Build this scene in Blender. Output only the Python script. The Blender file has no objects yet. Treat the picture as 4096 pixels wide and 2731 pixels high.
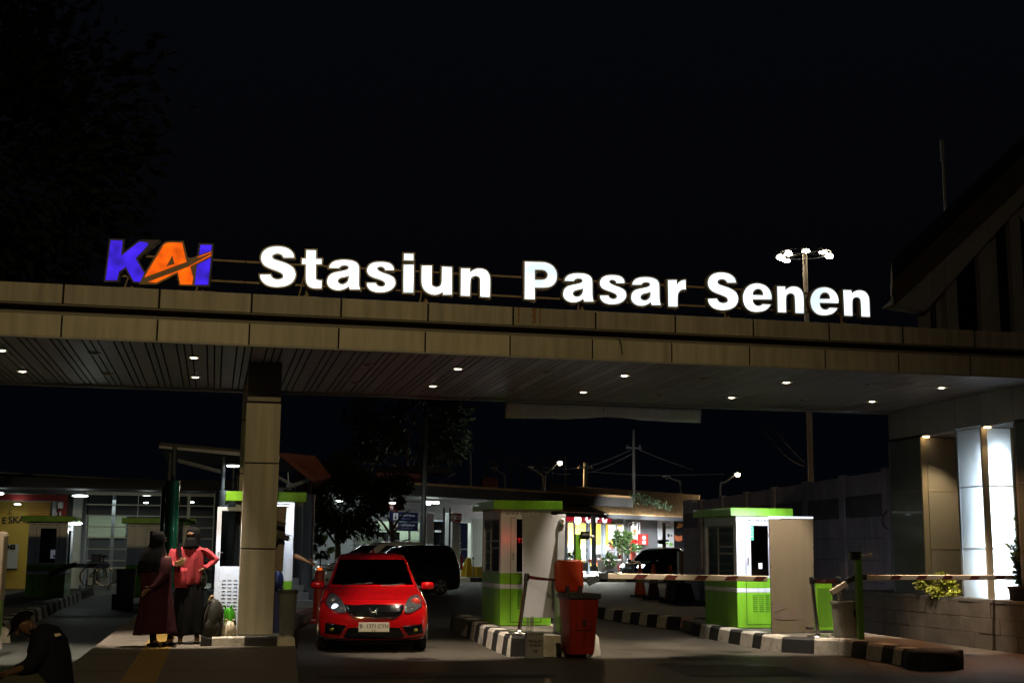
import bpy, bmesh, math, random
from mathutils import Vector, Matrix
from mathutils.bvhtree import BVHTree
random.seed(7)
SPOT_W = 1250.; SODIUM_W = 5400.; SKY_COL = (.014,.020,.038)
R = math.radians
scn = bpy.context.scene
COL = scn.collection
# ------------------------------------------------------------------ camera model (survey of the place)
F = 5142.2; CX, CY = 2048., 1365.5
PITCH, ROLL, YAW, H = R(9.1668), R(.46361), R(12.8545), 1.55
_cy, _sy, _cp, _sp = math.cos(YAW), math.sin(YAW), math.cos(PITCH), math.sin(PITCH)
FW = Vector((_sy*_cp, _cy*_cp, _sp)); _R0 = Vector((_cy, -_sy, 0)); _U0 = _R0.cross(FW)
RT = _R0*math.cos(ROLL)+_U0*math.sin(ROLL); UP = _U0*math.cos(ROLL)-_R0*math.sin(ROLL)
EYE = Vector((0, 0, H))
def ray(x, y): return FW+RT*((x-CX)/F)+UP*((CY-y)/F)
def atz(x, y, z=0.):
    d = ray(x, y); return EYE+d*((z-H)/d.z)
def aty(x, y, Y):
    d = ray(x, y); return EYE+d*(Y/d.y)
def atd(x, y, t): return EYE+ray(x, y)*t
def zm(s, ox, oy): return lambda x, y: (ox+x/s, oy+y/s)
# ------------------------------------------------------------------ mesh builder
class MB:
    def __init__(s): s.v = []; s.f = []; s.m = []
    def add(s, vs, fs, mi=0):
        b = len(s.v); s.v += [tuple(p) for p in vs]
        for f in fs: s.f.append([b+i for i in f]); s.m.append(mi)
        return s
    def box(s, x0, x1, y0, y1, z0, z1, mi=0):
        return s.add([(x0,y0,z0),(x1,y0,z0),(x1,y1,z0),(x0,y1,z0),(x0,y0,z1),(x1,y0,z1),(x1,y1,z1),(x0,y1,z1)],
            [(0,3,2,1),(4,5,6,7),(0,1,5,4),(1,2,6,5),(2,3,7,6),(3,0,4,7)], mi)
    def cbox(s, c, size, mi=0, M=None):
        hx, hy, hz = size[0]/2, size[1]/2, size[2]/2
        vs = [Vector((x,y,z)) for z in (-hz,hz) for x,y in ((-hx,-hy),(hx,-hy),(hx,hy),(-hx,hy))]
        if M: vs = [M @ p for p in vs]
        return s.add([p+Vector(c) for p in vs], [(0,3,2,1),(4,5,6,7),(0,1,5,4),(1,2,6,5),(2,3,7,6),(3,0,4,7)], mi)
    def quad(s, a, b, c, d, mi=0): return s.add([a,b,c,d], [(0,1,2,3)], mi)
    def prism(s, poly, z0, z1, mi=0):
        n = len(poly)
        a = sum(poly[i][0]*poly[(i+1)%n][1]-poly[(i+1)%n][0]*poly[i][1] for i in range(n))
        if a < 0: poly = poly[::-1]
        vs = [(p[0],p[1],z0) for p in poly]+[(p[0],p[1],z1) for p in poly]
        return s.add(vs, [tuple(range(n))[::-1], tuple(range(n,2*n))]+[(i,(i+1)%n,n+(i+1)%n,n+i) for i in range(n)], mi)
    def slab(s, pts, d, mi=0):
        """polygon in 3-D given thickness vector d"""
        n = len(pts); pts = [Vector(p) for p in pts]; d = Vector(d)
        nn = Vector((0,0,0))
        for i in range(1, n-1): nn += (pts[i]-pts[0]).cross(pts[i+1]-pts[0])
        if nn.dot(d) > 0: pts = pts[::-1]
        vs = pts+[p+d for p in pts]
        return s.add(vs, [tuple(range(n)), tuple(range(n,2*n))[::-1]]+[((i+1)%n,i,n+i,n+(i+1)%n) for i in range(n)], mi)
    def tube(s, path, r, n=10, mi=0, cap=True, smoothpath=0):
        P = [Vector(p) for p in path]
        rr = list(r) if isinstance(r, (list,tuple)) else [r]*len(P)
        if smoothpath:
            Q = []; q = []
            for i in range(len(P)-1):
                p0 = P[max(i-1,0)]; p1 = P[i]; p2 = P[i+1]; p3 = P[min(i+2,len(P)-1)]
                for k in range(smoothpath):
                    t = k/smoothpath
                    Q.append(.5*((2*p1)+(p2-p0)*t+(2*p0-5*p1+4*p2-p3)*t*t+(3*p1-p0-3*p2+p3)*t**3)); q.append(rr[i]*(1-t)+rr[i+1]*t)
            Q.append(P[-1]); q.append(rr[-1]); P = Q; rr = q
        up = None; rings = []
        for i, p in enumerate(P):
            d = (P[min(i+1,len(P)-1)]-P[max(i-1,0)]).normalized()
            if up is None:
                up = Vector((0,0,1)) if abs(d.z) < .9 else Vector((1,0,0))
            a = d.cross(up)
            if a.length < 1e-5: a = d.cross(Vector((0,1,0)))
            a.normalize(); b = a.cross(d).normalized(); up = b
            rings.append([p+(a*math.cos(2*math.pi*k/n)+b*math.sin(2*math.pi*k/n))*rr[i] for k in range(n)])
        return s.loft(rings, mi, cap)
    def loft(s, rings, mi=0, cap=True):
        n = len(rings[0]); vs = [p for r in rings for p in r]; fs = []
        for i in range(len(rings)-1):
            for k in range(n):
                fs.append((i*n+k, i*n+(k+1)%n, (i+1)*n+(k+1)%n, (i+1)*n+k))
        if cap: fs += [tuple(range(n))[::-1], tuple(range((len(rings)-1)*n, len(rings)*n))]
        return s.add(vs, fs, mi)
    def lathe(s, prof, c=(0,0,0), n=24, mi=0, cap=True, axis='z'):
        rings = []
        for r, z in prof:
            ring = []
            for k in range(n):
                t = 2*math.pi*k/n; a, b = r*math.cos(t), r*math.sin(t)
                p = (a,b,z) if axis == 'z' else ((a,-z,b) if axis == 'y' else (z,a,b))
                ring.append(Vector(p)+Vector(c))
            rings.append(ring)
        return s.loft(rings, mi, cap)
    def ball(s, c, rx, ry=None, rz=None, n=16, m=10, mi=0):
        ry = ry or rx; rz = rz or rx; rings = []
        for i in range(m+1):
            a = math.pi*(i/m)-math.pi/2; a = max(-1.54, min(1.54, a))
            rings.append([Vector((c[0]+rx*math.cos(a)*math.cos(2*math.pi*k/n), c[1]+ry*math.cos(a)*math.sin(2*math.pi*k/n), c[2]+rz*math.sin(a))) for k in range(n)])
        return s.loft(rings, mi)
    def xf(s, M):
        s.v = [tuple(M @ Vector(p)) for p in s.v]; return s
    def build(s, name, mats, parent=None, smooth=None, bevel=0, local=False):
        me = bpy.data.meshes.new(name)
        vs = s.v
        if parent is not None and not local:
            Mi = base(parent).inverted(); vs = [tuple(Mi @ Vector(p)) for p in vs]
        me.from_pydata(vs, [], s.f); me.update()
        if not isinstance(mats, (list,tuple)): mats = [mats]
        for m in mats: me.materials.append(m)
        me.polygons.foreach_set('material_index', s.m)
        if smooth is not None:
            me.polygons.foreach_set('use_smooth', [True]*len(me.polygons)); me.set_sharp_from_angle(angle=R(smooth))
        o = bpy.data.objects.new(name, me); COL.objects.link(o)
        if parent is not None: o.parent = parent
        if bevel:
            b = o.modifiers.new('bevel', 'BEVEL'); b.width = bevel; b.segments = 2; b.limit_method = 'ANGLE'; b.angle_limit = R(40)
        return o
def base(o):
    M = Matrix.Identity(4)
    while o is not None:
        M = (Matrix.LocRotScale(o.location, o.rotation_euler, o.scale)) @ M; o = o.parent
    return M
def tag(o, label, cat, group=None):
    o['label'] = label; o['category'] = cat
    if group: o['group'] = group
    return o
def thing(name, label, cat, loc=(0,0,0), rz=0, group=None):
    o = bpy.data.objects.new(name, None); COL.objects.link(o); o.empty_display_size = .2
    o.location = loc; o.rotation_euler = (0,0,rz)
    return tag(o, label, cat, group)
def kind(o, k='structure'):
    o['kind'] = k; return o
def dup(root, loc, rz=None, label=None, group=None):
    r = root.copy(); COL.objects.link(r); r.location = loc
    if rz is not None: r.rotation_euler = (0,0,rz)
    if label: r['label'] = label
    if group: r['group'] = group
    for ch in list(root.children):
        c = ch.copy(); COL.objects.link(c); c.parent = r
        for g in ch.children:
            d = g.copy(); COL.objects.link(d); d.parent = c
    return r
# ------------------------------------------------------------------ materials
def lin(r, g, b):
    f = lambda c: (c/255/12.92) if c <= 10 else ((c/255+.055)/1.055)**2.4
    return (f(r), f(g), f(b))
MATS = {}
def mat(name, col, rough=.6, metal=0., var=.12, scale=6., bump=0., bscale=80., spec=.5, coat=0., emit=None, es=0., streak=0., chip=None, trans=0., ior=1.45, panel=None):
    m = bpy.data.materials.new(name); m.use_nodes = True; nt = m.node_tree; N = nt.nodes; L = nt.links
    b = N['Principled BSDF']; b.inputs['Roughness'].default_value = rough; b.inputs['Metallic'].default_value = metal
    b.inputs['Specular IOR Level'].default_value = spec; b.inputs['Coat Weight'].default_value = coat; b.inputs['Coat Roughness'].default_value = .025
    b.inputs['Transmission Weight'].default_value = trans; b.inputs['IOR'].default_value = ior
    b.inputs['Base Color'].default_value = (*col, 1)
    if var or streak or bump:
        tc = N.new('ShaderNodeTexCoord')
        no = N.new('ShaderNodeTexNoise'); no.inputs['Scale'].default_value = scale; no.inputs['Detail'].default_value = 5; no.inputs['Roughness'].default_value = .65
        L.new(tc.outputs['Object'], no.inputs['Vector'])
        mr = N.new('ShaderNodeMapRange'); mr.inputs['From Min'].default_value = .28; mr.inputs['From Max'].default_value = .72
        mr.inputs['To Min'].default_value = 1-var; mr.inputs['To Max'].default_value = 1+var
        L.new(no.outputs['Fac'], mr.inputs['Value'])
        fac = mr.outputs['Result']
        if streak:
            mp = N.new('ShaderNodeMapping'); mp.inputs['Scale'].default_value = (9, 9, .7); L.new(tc.outputs['Object'], mp.inputs['Vector'])
            n2 = N.new('ShaderNodeTexNoise'); n2.inputs['Scale'].default_value = 1.; n2.inputs['Detail'].default_value = 4; L.new(mp.outputs['Vector'], n2.inputs['Vector'])
            m2 = N.new('ShaderNodeMapRange'); m2.inputs['From Min'].default_value = .35; m2.inputs['From Max'].default_value = .75
            m2.inputs['To Min'].default_value = 1.; m2.inputs['To Max'].default_value = 1-streak; L.new(n2.outputs['Fac'], m2.inputs['Value'])
            mu = N.new('ShaderNodeMath'); mu.operation = 'MULTIPLY'; L.new(fac, mu.inputs[0]); L.new(m2.outputs['Result'], mu.inputs[1]); fac = mu.outputs[0]
        if panel:                                      # each cladding panel weathered a little differently
            sx = N.new('ShaderNodeSeparateXYZ'); L.new(tc.outputs['Object'], sx.inputs[0])
            ad = N.new('ShaderNodeMath'); ad.operation = 'MULTIPLY_ADD'; ad.inputs[1].default_value = 1/panel[0]; ad.inputs[2].default_value = panel[1]/panel[0]; L.new(sx.outputs['X'], ad.inputs[0])
            fl = N.new('ShaderNodeMath'); fl.operation = 'FLOOR'; L.new(ad.outputs[0], fl.inputs[0]); wn = N.new('ShaderNodeTexWhiteNoise'); wn.noise_dimensions = '1D'; L.new(fl.outputs[0], wn.inputs['W'])
            pm = N.new('ShaderNodeMapRange'); pm.inputs['To Min'].default_value = .84; pm.inputs['To Max'].default_value = 1.12; L.new(wn.outputs['Value'], pm.inputs['Value'])
            m3 = N.new('ShaderNodeMath'); m3.operation = 'MULTIPLY'; L.new(fac, m3.inputs[0]); L.new(pm.outputs['Result'], m3.inputs[1]); fac = m3.outputs[0]
        vm = N.new('ShaderNodeVectorMath'); vm.operation = 'SCALE'; vm.inputs[0].default_value = col; L.new(fac, vm.inputs['Scale'])
        L.new(vm.outputs['Vector'], b.inputs['Base Color'])
        if chip:                                       # worn spots where another colour shows through
            cn = N.new('ShaderNodeTexNoise'); cn.inputs['Scale'].default_value = chip[2]; cn.inputs['Detail'].default_value = 6; cn.inputs['Roughness'].default_value = .7; L.new(tc.outputs['Object'], cn.inputs['Vector'])
            cm = N.new('ShaderNodeMapRange'); cm.inputs['From Min'].default_value = chip[1]; cm.inputs['From Max'].default_value = chip[1]+.06; L.new(cn.outputs['Fac'], cm.inputs['Value'])
            cx = N.new('ShaderNodeMix'); cx.data_type = 'RGBA'; cx.inputs[7].default_value = (*chip[0],1); L.new(cm.outputs['Result'], cx.inputs[0]); L.new(vm.outputs['Vector'], cx.inputs[6]); L.new(cx.outputs[2], b.inputs['Base Color'])
        mr2 = N.new('ShaderNodeMapRange'); mr2.inputs['To Min'].default_value = max(.02, rough*.8); mr2.inputs['To Max'].default_value = min(1, rough*1.2)
        L.new(no.outputs['Fac'], mr2.inputs['Value']); L.new(mr2.outputs['Result'], b.inputs['Roughness'])
        if bump:
            n3 = N.new('ShaderNodeTexNoise'); n3.inputs['Scale'].default_value = bscale; n3.inputs['Detail'].default_value = 3; L.new(tc.outputs['Object'], n3.inputs['Vector'])
            bp = N.new('ShaderNodeBump'); bp.inputs['Strength'].default_value = bump; bp.inputs['Distance'].default_value = .02
            L.new(n3.outputs['Fac'], bp.inputs['Height']); L.new(bp.outputs['Normal'], b.inputs['Normal'])
    if emit: b.inputs['Emission Color'].default_value = (*emit, 1); b.inputs['Emission Strength'].default_value = es
    MATS[name] = m; return m
def emis(name, col, s, var=0., scale=4.):
    """a lit lamp face; var = uneven brightness of the lamps behind the sheet"""
    m = bpy.data.materials.new(name); m.use_nodes = True; nt = m.node_tree; N = nt.nodes; L = nt.links
    b = N['Principled BSDF']; b.inputs['Specular IOR Level'].default_value = .05; b.inputs['Base Color'].default_value = (.02,.02,.02, 1); b.inputs['Roughness'].default_value = .35
    b.inputs['Emission Color'].default_value = (*col, 1); b.inputs['Emission Strength'].default_value = s
    if var:
        tc = N.new('ShaderNodeTexCoord'); no = N.new('ShaderNodeTexNoise'); no.inputs['Scale'].default_value = scale; no.inputs['Detail'].default_value = 1
        L.new(tc.outputs['Object'], no.inputs['Vector'])
        mr = N.new('ShaderNodeMapRange'); mr.inputs['From Min'].default_value = .3; mr.inputs['From Max'].default_value = .7
        mr.inputs['To Min'].default_value = s*(1-var); mr.inputs['To Max'].default_value = s*(1+var); L.new(no.outputs['Fac'], mr.inputs['Value'])
        L.new(mr.outputs['Result'], b.inputs['Emission Strength'])
    MATS[name] = m; return m
def glass(name, col=(.02,.025,.03), rough=.05, tint=.35):
    """tinted glazing: part clear, part mirror"""
    m = bpy.data.materials.new(name); m.use_nodes = True; nt = m.node_tree; N = nt.nodes; L = nt.links
    out = N['Material Output']; N.remove(N['Principled BSDF'])
    tr = N.new('ShaderNodeBsdfTransparent'); tr.inputs['Color'].default_value = (tint, tint*1.04, tint*1.02, 1)
    gl = N.new('ShaderNodeBsdfGlossy'); gl.inputs['Roughness'].default_value = rough; gl.inputs['Color'].default_value = (.9,.95,.95,1)
    lw = N.new('ShaderNodeLayerWeight'); lw.inputs['Blend'].default_value = .5
    pw = N.new('ShaderNodeMath'); pw.operation = 'POWER'; pw.inputs[1].default_value = 4.; L.new(lw.outputs['Facing'], pw.inputs[0])
    fr = N.new('ShaderNodeMath'); fr.operation = 'MULTIPLY_ADD'; fr.inputs[1].default_value = .85; fr.inputs[2].default_value = .05; L.new(pw.outputs[0], fr.inputs[0])
    mx = N.new('ShaderNodeMixShader'); L.new(fr.outputs[0], mx.inputs[0]); L.new(tr.outputs[0], mx.inputs[1]); L.new(gl.outputs[0], mx.inputs[2])
    L.new(mx.outputs[0], out.inputs['Surface']); MATS[name] = m; return m
M_ = MATS
mat('acp_beige', (.44,.40,.31), .45, var=.12, scale=.9, streak=.34, spec=.4, panel=(1.191,1.46))
mat('acp_upper', (.37,.33,.265), .5, var=.16, scale=1.1, streak=.45, spec=.4, panel=(1.191,1.46))
mat('acp_grey', (.34,.36,.38), .5, var=.06, scale=1.5, spec=.4, streak=.1)
mat('seam', (.012,.012,.014), .8, var=0, spec=.15)
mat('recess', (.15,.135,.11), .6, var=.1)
mat('soffit', (.28,.285,.32), .38, metal=.12, var=.12, scale=1.1, spec=.35)
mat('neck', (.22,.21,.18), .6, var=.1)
mat('trim_grey', (.30,.30,.31), .5, var=.12, scale=2)
mat('rust', (.22,.12,.055), .85, var=.3, scale=10)
mat('rail_steel', (.30,.22,.14), .7, var=.3, scale=6)
mat('letter_return', (.42,.37,.29), .45, metal=.2, var=.08)
mat('logo_return', (.06,.05,.06), .6, var=.1)
mat('logo_tan', (.30,.20,.10), .6, var=.08)
mat('steel', (.55,.55,.55), .22, metal=1., var=.08)
mat('galv', (.38,.39,.38), .5, metal=.6, var=.15, scale=10)
mat('dark_steel', (.05,.055,.06), .5, metal=.3, var=.15)
mat('black_plastic', (.012,.012,.013), .42, var=.15)
mat('rubber', (.012,.012,.012), .85, var=.15)
mat('green_paint', (.20,.50,.03), .32, var=.12, scale=3, streak=.25, chip=((.05,.07,.03),.72,8), coat=.3)
mat('green_dark', (.10,.26,.02), .4, var=.1, scale=2, streak=.15)
mat('white_paint', (.70,.73,.82), .35, var=.08, scale=3, streak=.22, chip=((.30,.30,.30),.73,7), coat=.2)
mat('door_white', (.56,.62,.74), .4, var=.05, scale=3)
mat('board_white', (.40,.41,.45), .5, var=.08, scale=1.5, streak=.06)
mat('board_beige', (.22,.185,.135), .55, var=.06, scale=1.5, streak=.12)
mat('board_brown', (.22,.17,.145), .6, var=.1)
mat('grey_post', (.22,.235,.26), .4, var=.12, scale=5)
mat('kerb_white', (.52,.49,.44), .75, var=.3, scale=7, bump=.4, bscale=40, chip=((.10,.09,.08),.60,4.5))
mat('kerb_black', (.016,.016,.017), .7, var=.4, scale=7, bump=.4, bscale=40, chip=((.11,.10,.09),.66,5.5))
mat('kerb_red', (.22,.045,.035), .7, var=.3, scale=7)
mat('kerb_pink', (.36,.17,.17), .75, var=.25, scale=7)
mat('concrete', (.14,.13,.115), .8, var=.22, scale=3, bump=.3, bscale=50)
mat('paving', (.15,.13,.11), .7, var=.2, scale=2.2, bump=.25, bscale=60)
mat('tactile', (.30,.19,.04), .65, var=.18, scale=5)
mat('precast', (.62,.54,.64), .85, var=.2, scale=1.6, streak=.35, bump=.4, bscale=20)
mat('precast_dark', (.19,.17,.21), .85, var=.2, scale=1.6)
mat('stone', (.14,.115,.095), .65, var=.3, scale=2.2, bump=.3, bscale=25)
mat('bin_red', (.34,.022,.008), .5, var=.2, scale=4, streak=.45, chip=((.13,.05,.035),.66,9))
mat('bin_orange', (.42,.04,.008), .5, var=.12, scale=4)
mat('bin_grey', (.12,.125,.125), .5, var=.15, scale=4, streak=.2)
mat('bin_black', (.03,.035,.038), .5, var=.2)
mat('galv_bin', (.30,.29,.26), .5, metal=.3, var=.2, scale=5, streak=.3)
mat('oil', (.012,.011,.010), .5, var=.3, scale=3)
mat('belt_red', (.10,.01,.012), .8, var=.1)
mat('barrier_white', (.58,.50,.40), .5, var=.1, scale=4, streak=.1)
mat('barrier_red', (.10,.02,.015), .55, var=.15)
mat('foliage_dark', (.035,.06,.02), .6, var=.4, scale=3)
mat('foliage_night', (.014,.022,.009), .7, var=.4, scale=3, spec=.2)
mat('foliage_mid', (.07,.13,.03), .55, var=.35, scale=6)
mat('foliage_yellow', (.38,.40,.05), .5, var=.35, scale=9)
mat('bark', (.06,.045,.035), .9, var=.3, scale=8)
mat('cable', (.02,.02,.02), .6, var=0)
mat('wall_grey', (.22,.225,.24), .75, var=.1, scale=1.2, streak=.15)
mat('wall_white', (.60,.62,.58), .7, var=.08, scale=1.5, streak=.12)
mat('wall_green', (.34,.40,.30), .75, var=.12, scale=1.2)
mat('wall_dark', (.045,.05,.055), .8, var=.15)
mat('roof_tin', (.38,.23,.10), .6, var=.2, scale=1.4, streak=.2)
mat('roof_dark', (.03,.03,.032), .8, var=.2)
mat('roof_tile', (.13,.035,.024), .75, var=.2, scale=5)
mat('fascia_dark', (.055,.052,.048), .7, var=.2, scale=1.2, streak=.3)
mat('navy_sign', (.010,.013,.08), .45, var=.05)
mat('yellow_plastic', (.60,.42,.03), .45, var=.1)
mat('yellow_wall', (.66,.46,.08), .7, var=.06)
mat('cone_orange', (.42,.07,.015), .6, var=.15)
mat('blue_plastic', (.012,.02,.10), .45, var=.1)
mat('navy_cloth', (.012,.013,.022), .9, spec=.1, var=.2, scale=20)
mat('black_cloth', (.007,.007,.008), .95, spec=.08, var=.2, scale=30, bump=.3, bscale=200)
mat('maroon_cloth', (.040,.012,.016), .92, spec=.1, var=.2, scale=12, bump=.3, bscale=150)
mat('pink_cloth', (.38,.045,.062), .8, spec=.2, var=.12, scale=14, bump=.3, bscale=160)
mat('olive_cloth', (.06,.055,.04), .9, var=.2, scale=14)
mat('skin', (.30,.16,.09), .5, var=.08, scale=20)
mat('skin_dark', (.13,.07,.04), .55, var=.08, scale=20)
mat('bag_dark', (.022,.023,.018), .7, var=.3, scale=10, bump=.4, bscale=30)
mat('bag_green', (.05,.30,.015), .35, var=.25, scale=9)
mat('bag_white', (.60,.52,.40), .4, var=.15, scale=9)
mat('band_red', (.24,.016,.012), .6, var=.15)
mat('gable_wood', (.14,.10,.06), .8, var=.2, scale=2)
mat('pole_dull', (.07,.07,.065), .7, var=.2)
mat('car_red', (.42,.003,.005), .18, metal=.15, var=.0, coat=1., spec=.5)
mat('car_black', (.008,.008,.009), .18, metal=.1, var=0, coat=1.)
mat('car_white', (.62,.62,.62), .25, var=0, coat=1.)
mat('car_glass', (.004,.005,.005), .03, var=0, spec=.4)
mat('gloss_black', (.004,.004,.005), .12, var=0, spec=.4)
mat('chrome', (.8,.8,.8), .12, metal=1., var=0)
mat('lamp_lens', (.10,.105,.115), .10, var=.3, scale=30, metal=.5)
mat('lamp_red', (.55,.05,.04), .15, var=.3, scale=40, metal=.3)
mat('fog_yellow', (.16,.14,.02), .12, var=.1)
mat('plate_white', (.62,.58,.48), .5, var=.06, scale=20)
mat('ink', (.02,.018,.018), .6, var=0)
mat('ink_grey', (.25,.25,.26), .6, var=0)
mat('paper', (.75,.76,.78), .6, var=.03)
mat('banner', (.72,.70,.80), .75, var=.1, scale=2, streak=.15)
mat('terracotta', (.30,.06,.03), .6, var=.15)
mat('pot_dark', (.02,.02,.022), .5, var=.2)
mat('floor_tile', (.42,.43,.43), .35, var=.08, scale=2)
glass('wind_glass', tint=.16, rough=.02); glass('pane_dark', tint=.30); glass('pane_clear', tint=.85)
# asphalt: aggregate speckle, worn lanes, oil patches
def asphalt(name, col, var=.35):
    m = mat(name, col, .55, var=var, scale=.9, bump=.8, bscale=70, spec=.5); nt = m.node_tree; N = nt.nodes; L = nt.links
    b = N['Principled BSDF']; old = b.inputs['Base Color'].links[0].from_socket
    tc = [n for n in N if n.type == 'TEX_COORD'][0]
    sp = N.new('ShaderNodeTexNoise'); sp.inputs['Scale'].default_value = 70; sp.inputs['Detail'].default_value = 2; L.new(tc.outputs['Object'], sp.inputs['Vector'])
    mr = N.new('ShaderNodeMapRange'); mr.inputs['From Min'].default_value = .3; mr.inputs['From Max'].default_value = .75; mr.inputs['To Min'].default_value = .4; mr.inputs['To Max'].default_value = 2.0
    L.new(sp.outputs['Fac'], mr.inputs['Value'])
    vm = N.new('ShaderNodeVectorMath'); vm.operation = 'SCALE'; m2 = N.new('ShaderNodeTexNoise'); m2.inputs['Scale'].default_value = 9; m2.inputs['Detail'].default_value = 8; m2.inputs['Roughness'].default_value = .75; L.new(tc.outputs['Object'], m2.inputs['Vector'])
    r2 = N.new('ShaderNodeMapRange'); r2.inputs['From Min'].default_value = .3; r2.inputs['From Max'].default_value = .7; r2.inputs['To Min'].default_value = .5; r2.inputs['To Max'].default_value = 1.6; L.new(m2.outputs['Fac'], r2.inputs['Value'])
    mm = N.new('ShaderNodeMath'); mm.operation = 'MULTIPLY'; L.new(mr.outputs['Result'], mm.inputs[0]); L.new(r2.outputs['Result'], mm.inputs[1])
    L.new(old, vm.inputs[0]); L.new(mm.outputs[0], vm.inputs['Scale']); L.new(vm.outputs['Vector'], b.inputs['Base Color'])
    return m
asphalt('asphalt', (.053,.046,.037)); asphalt('asphalt_green', (.045,.050,.046), .25)
# ------------------------------------------------------------------ lights
def spot(loc, to, w, col=(1,.86,.66), ang=100, blend=.6, r=.05):
    l = bpy.data.lights.new('lamp_light', 'SPOT'); l.energy = w; l.color = col; l.spot_size = R(ang); l.spot_blend = blend; l.shadow_soft_size = r
    o = bpy.data.objects.new('lamp_light', l); COL.objects.link(o); o.location = loc
    o.rotation_euler = (Vector(to)-Vector(loc)).to_track_quat('-Z', 'Y').to_euler(); return o
def point(loc, w, col=(1,.9,.75), r=.06):
    l = bpy.data.lights.new('lamp_light', 'POINT'); l.energy = w; l.color = col; l.shadow_soft_size = r
    o = bpy.data.objects.new('lamp_light', l); COL.objects.link(o); o.location = loc; return o
def area(loc, to, w, sx, sy, col=(.9,1,.95), spread=180):
    l = bpy.data.lights.new('lamp_light', 'AREA'); l.energy = w; l.color = col; l.shape = 'RECTANGLE'; l.size = sx; l.size_y = sy; l.spread = R(spread)
    o = bpy.data.objects.new('lamp_light', l); COL.objects.link(o); o.location = loc
    o.rotation_euler = (Vector(to)-Vector(loc)).to_track_quat('-Z', 'Y').to_euler(); return o
# ------------------------------------------------------------------ outlines and lettering
def smooth_outline(pts, k=6):
    """closed outline; points flagged 'c' are corners, the rest is a smooth curve"""
    P = [(p[0], p[1], len(p) > 2) for p in pts]; n = len(P); out = []
    for i in range(n):
        p1 = P[i]; p2 = P[(i+1)%n]
        p0 = P[i-1] if not p1[2] else p1; p3 = P[(i+2)%n] if not p2[2] else p2
        if p1[2] and p2[2]: out.append((p1[0], p1[1])); continue
        for s in range(k):
            t = s/k
            f = lambda a,b,c,d: .5*(2*b+(c-a)*t+(2*a-5*b+4*c-d)*t*t+(3*b-a-3*c+d)*t**3)
            out.append((f(p0[0],p1[0],p2[0],p3[0]), f(p0[1],p1[1],p2[1],p3[1])))
    return out
def outline_mesh(name, loops, depth=0., offset=0., bevel=0.):
    """filled 2-D outlines (x,y) -> mesh lying in x,y with thickness in z"""
    cu = bpy.data.curves.new(name, 'CURVE'); cu.dimensions = '2D'; cu.fill_mode = 'BOTH'; cu.extrude = depth/2; cu.offset = offset
    if bevel: cu.bevel_depth = bevel; cu.bevel_resolution = 1
    for lp in loops:
        sp = cu.splines.new('POLY'); sp.points.add(len(lp)-1); sp.use_cyclic_u = True
        for q, p in zip(sp.points, lp): q.co = (p[0], p[1], 0, 1)
    o = bpy.data.objects.new(name, cu); COL.objects.link(o)
    dg = bpy.context.evaluated_depsgraph_get(); me = bpy.data.meshes.new_from_object(o.evaluated_get(dg))
    bpy.data.objects.remove(o); return me
def text_mesh(body, size, depth=0., offset=0., align='CENTER', shear=0., spacing=1.):
    cu = bpy.data.curves.new('text', 'FONT'); cu.body = body; cu.size = size; cu.extrude = depth/2; cu.offset = offset; cu.align_x = align; cu.align_y = 'CENTER'; cu.shear = shear; cu.space_character = spacing
    o = bpy.data.objects.new('text', cu); COL.objects.link(o)
    dg = bpy.context.evaluated_depsgraph_get(); me = bpy.data.meshes.new_from_object(o.evaluated_get(dg))
    bpy.data.objects.remove(o); return me
def put_mesh(name, me, m, parent, M):
    """link a flat mesh with matrix M (world) under parent"""
    me.materials.clear(); me.materials.append(m)
    W = (base(parent).inverted() @ M) if parent else M
    me.transform(W); o = bpy.data.objects.new(name, me); COL.objects.link(o)
    if parent: o.parent = parent
    return o
def facing(pos, right=(1,0,0), up=(0,0,1)):
    r = Vector(right).normalized(); u = Vector(up).normalized(); n = r.cross(u)
    M = Matrix.Identity(4)
    for i in range(3): M[i][0] = r[i]; M[i][1] = u[i]; M[i][2] = n[i]; M[i][3] = pos[i]
    return M
def label_text(name, body, size, m, parent, pos, right=(1,0,0), up=(0,0,1), offset=0., align='CENTER', shear=0., depth=0., spacing=1.):
    return put_mesh(name, text_mesh(body, size, depth, offset, align, shear, spacing), m, parent, facing(pos, right, up))
# ================================================================== ground
g = MB(); g.quad((-260,-60,0),(260,-60,0),(260,420,0),(-260,420,0)); kind(g.build('ground', M_['asphalt']))
g = MB(); g.quad((-3.3,8,.004),(-1.5,8,.004),(-1.5,46,.004),(-3.3,46,.004)); kind(g.build('lane_surface', M_['asphalt_green']))
def blotch(name, pts, m, z=.008):
    rnd = random.Random(len(pts)*7+int(pts[0][0]*10)); g = MB()
    for x, y, r in pts:
        n = 18; ph = rnd.uniform(0,6); g.add([(x+r*(1+.3*math.sin(3*a+ph)+.2*math.sin(7*a-ph)+.1*rnd.random())*math.cos(a), y+r*.8*(1+.25*math.sin(2*a+ph)+.15*rnd.random())*math.sin(a), z) for a in [2*math.pi*k/n for k in range(n)]], [tuple(range(n))])
    return kind(g.build(name, m))
for b_ in ((2.4,16.4,.3),(3.1,15.2,.17),(2.2,14.6,.12),(6.9,18.2,.35),(7.4,16.9,.2),(6.2,17.4,.14),(8.0,19.2,.22),(11.2,18.2,.3),(2.9,18.6,.2)): blotch('oil_stain', [b_], M_['oil'])
mat('patch', (.030,.028,.026), .7, var=.3, scale=4, bump=.6, bscale=60)
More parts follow.
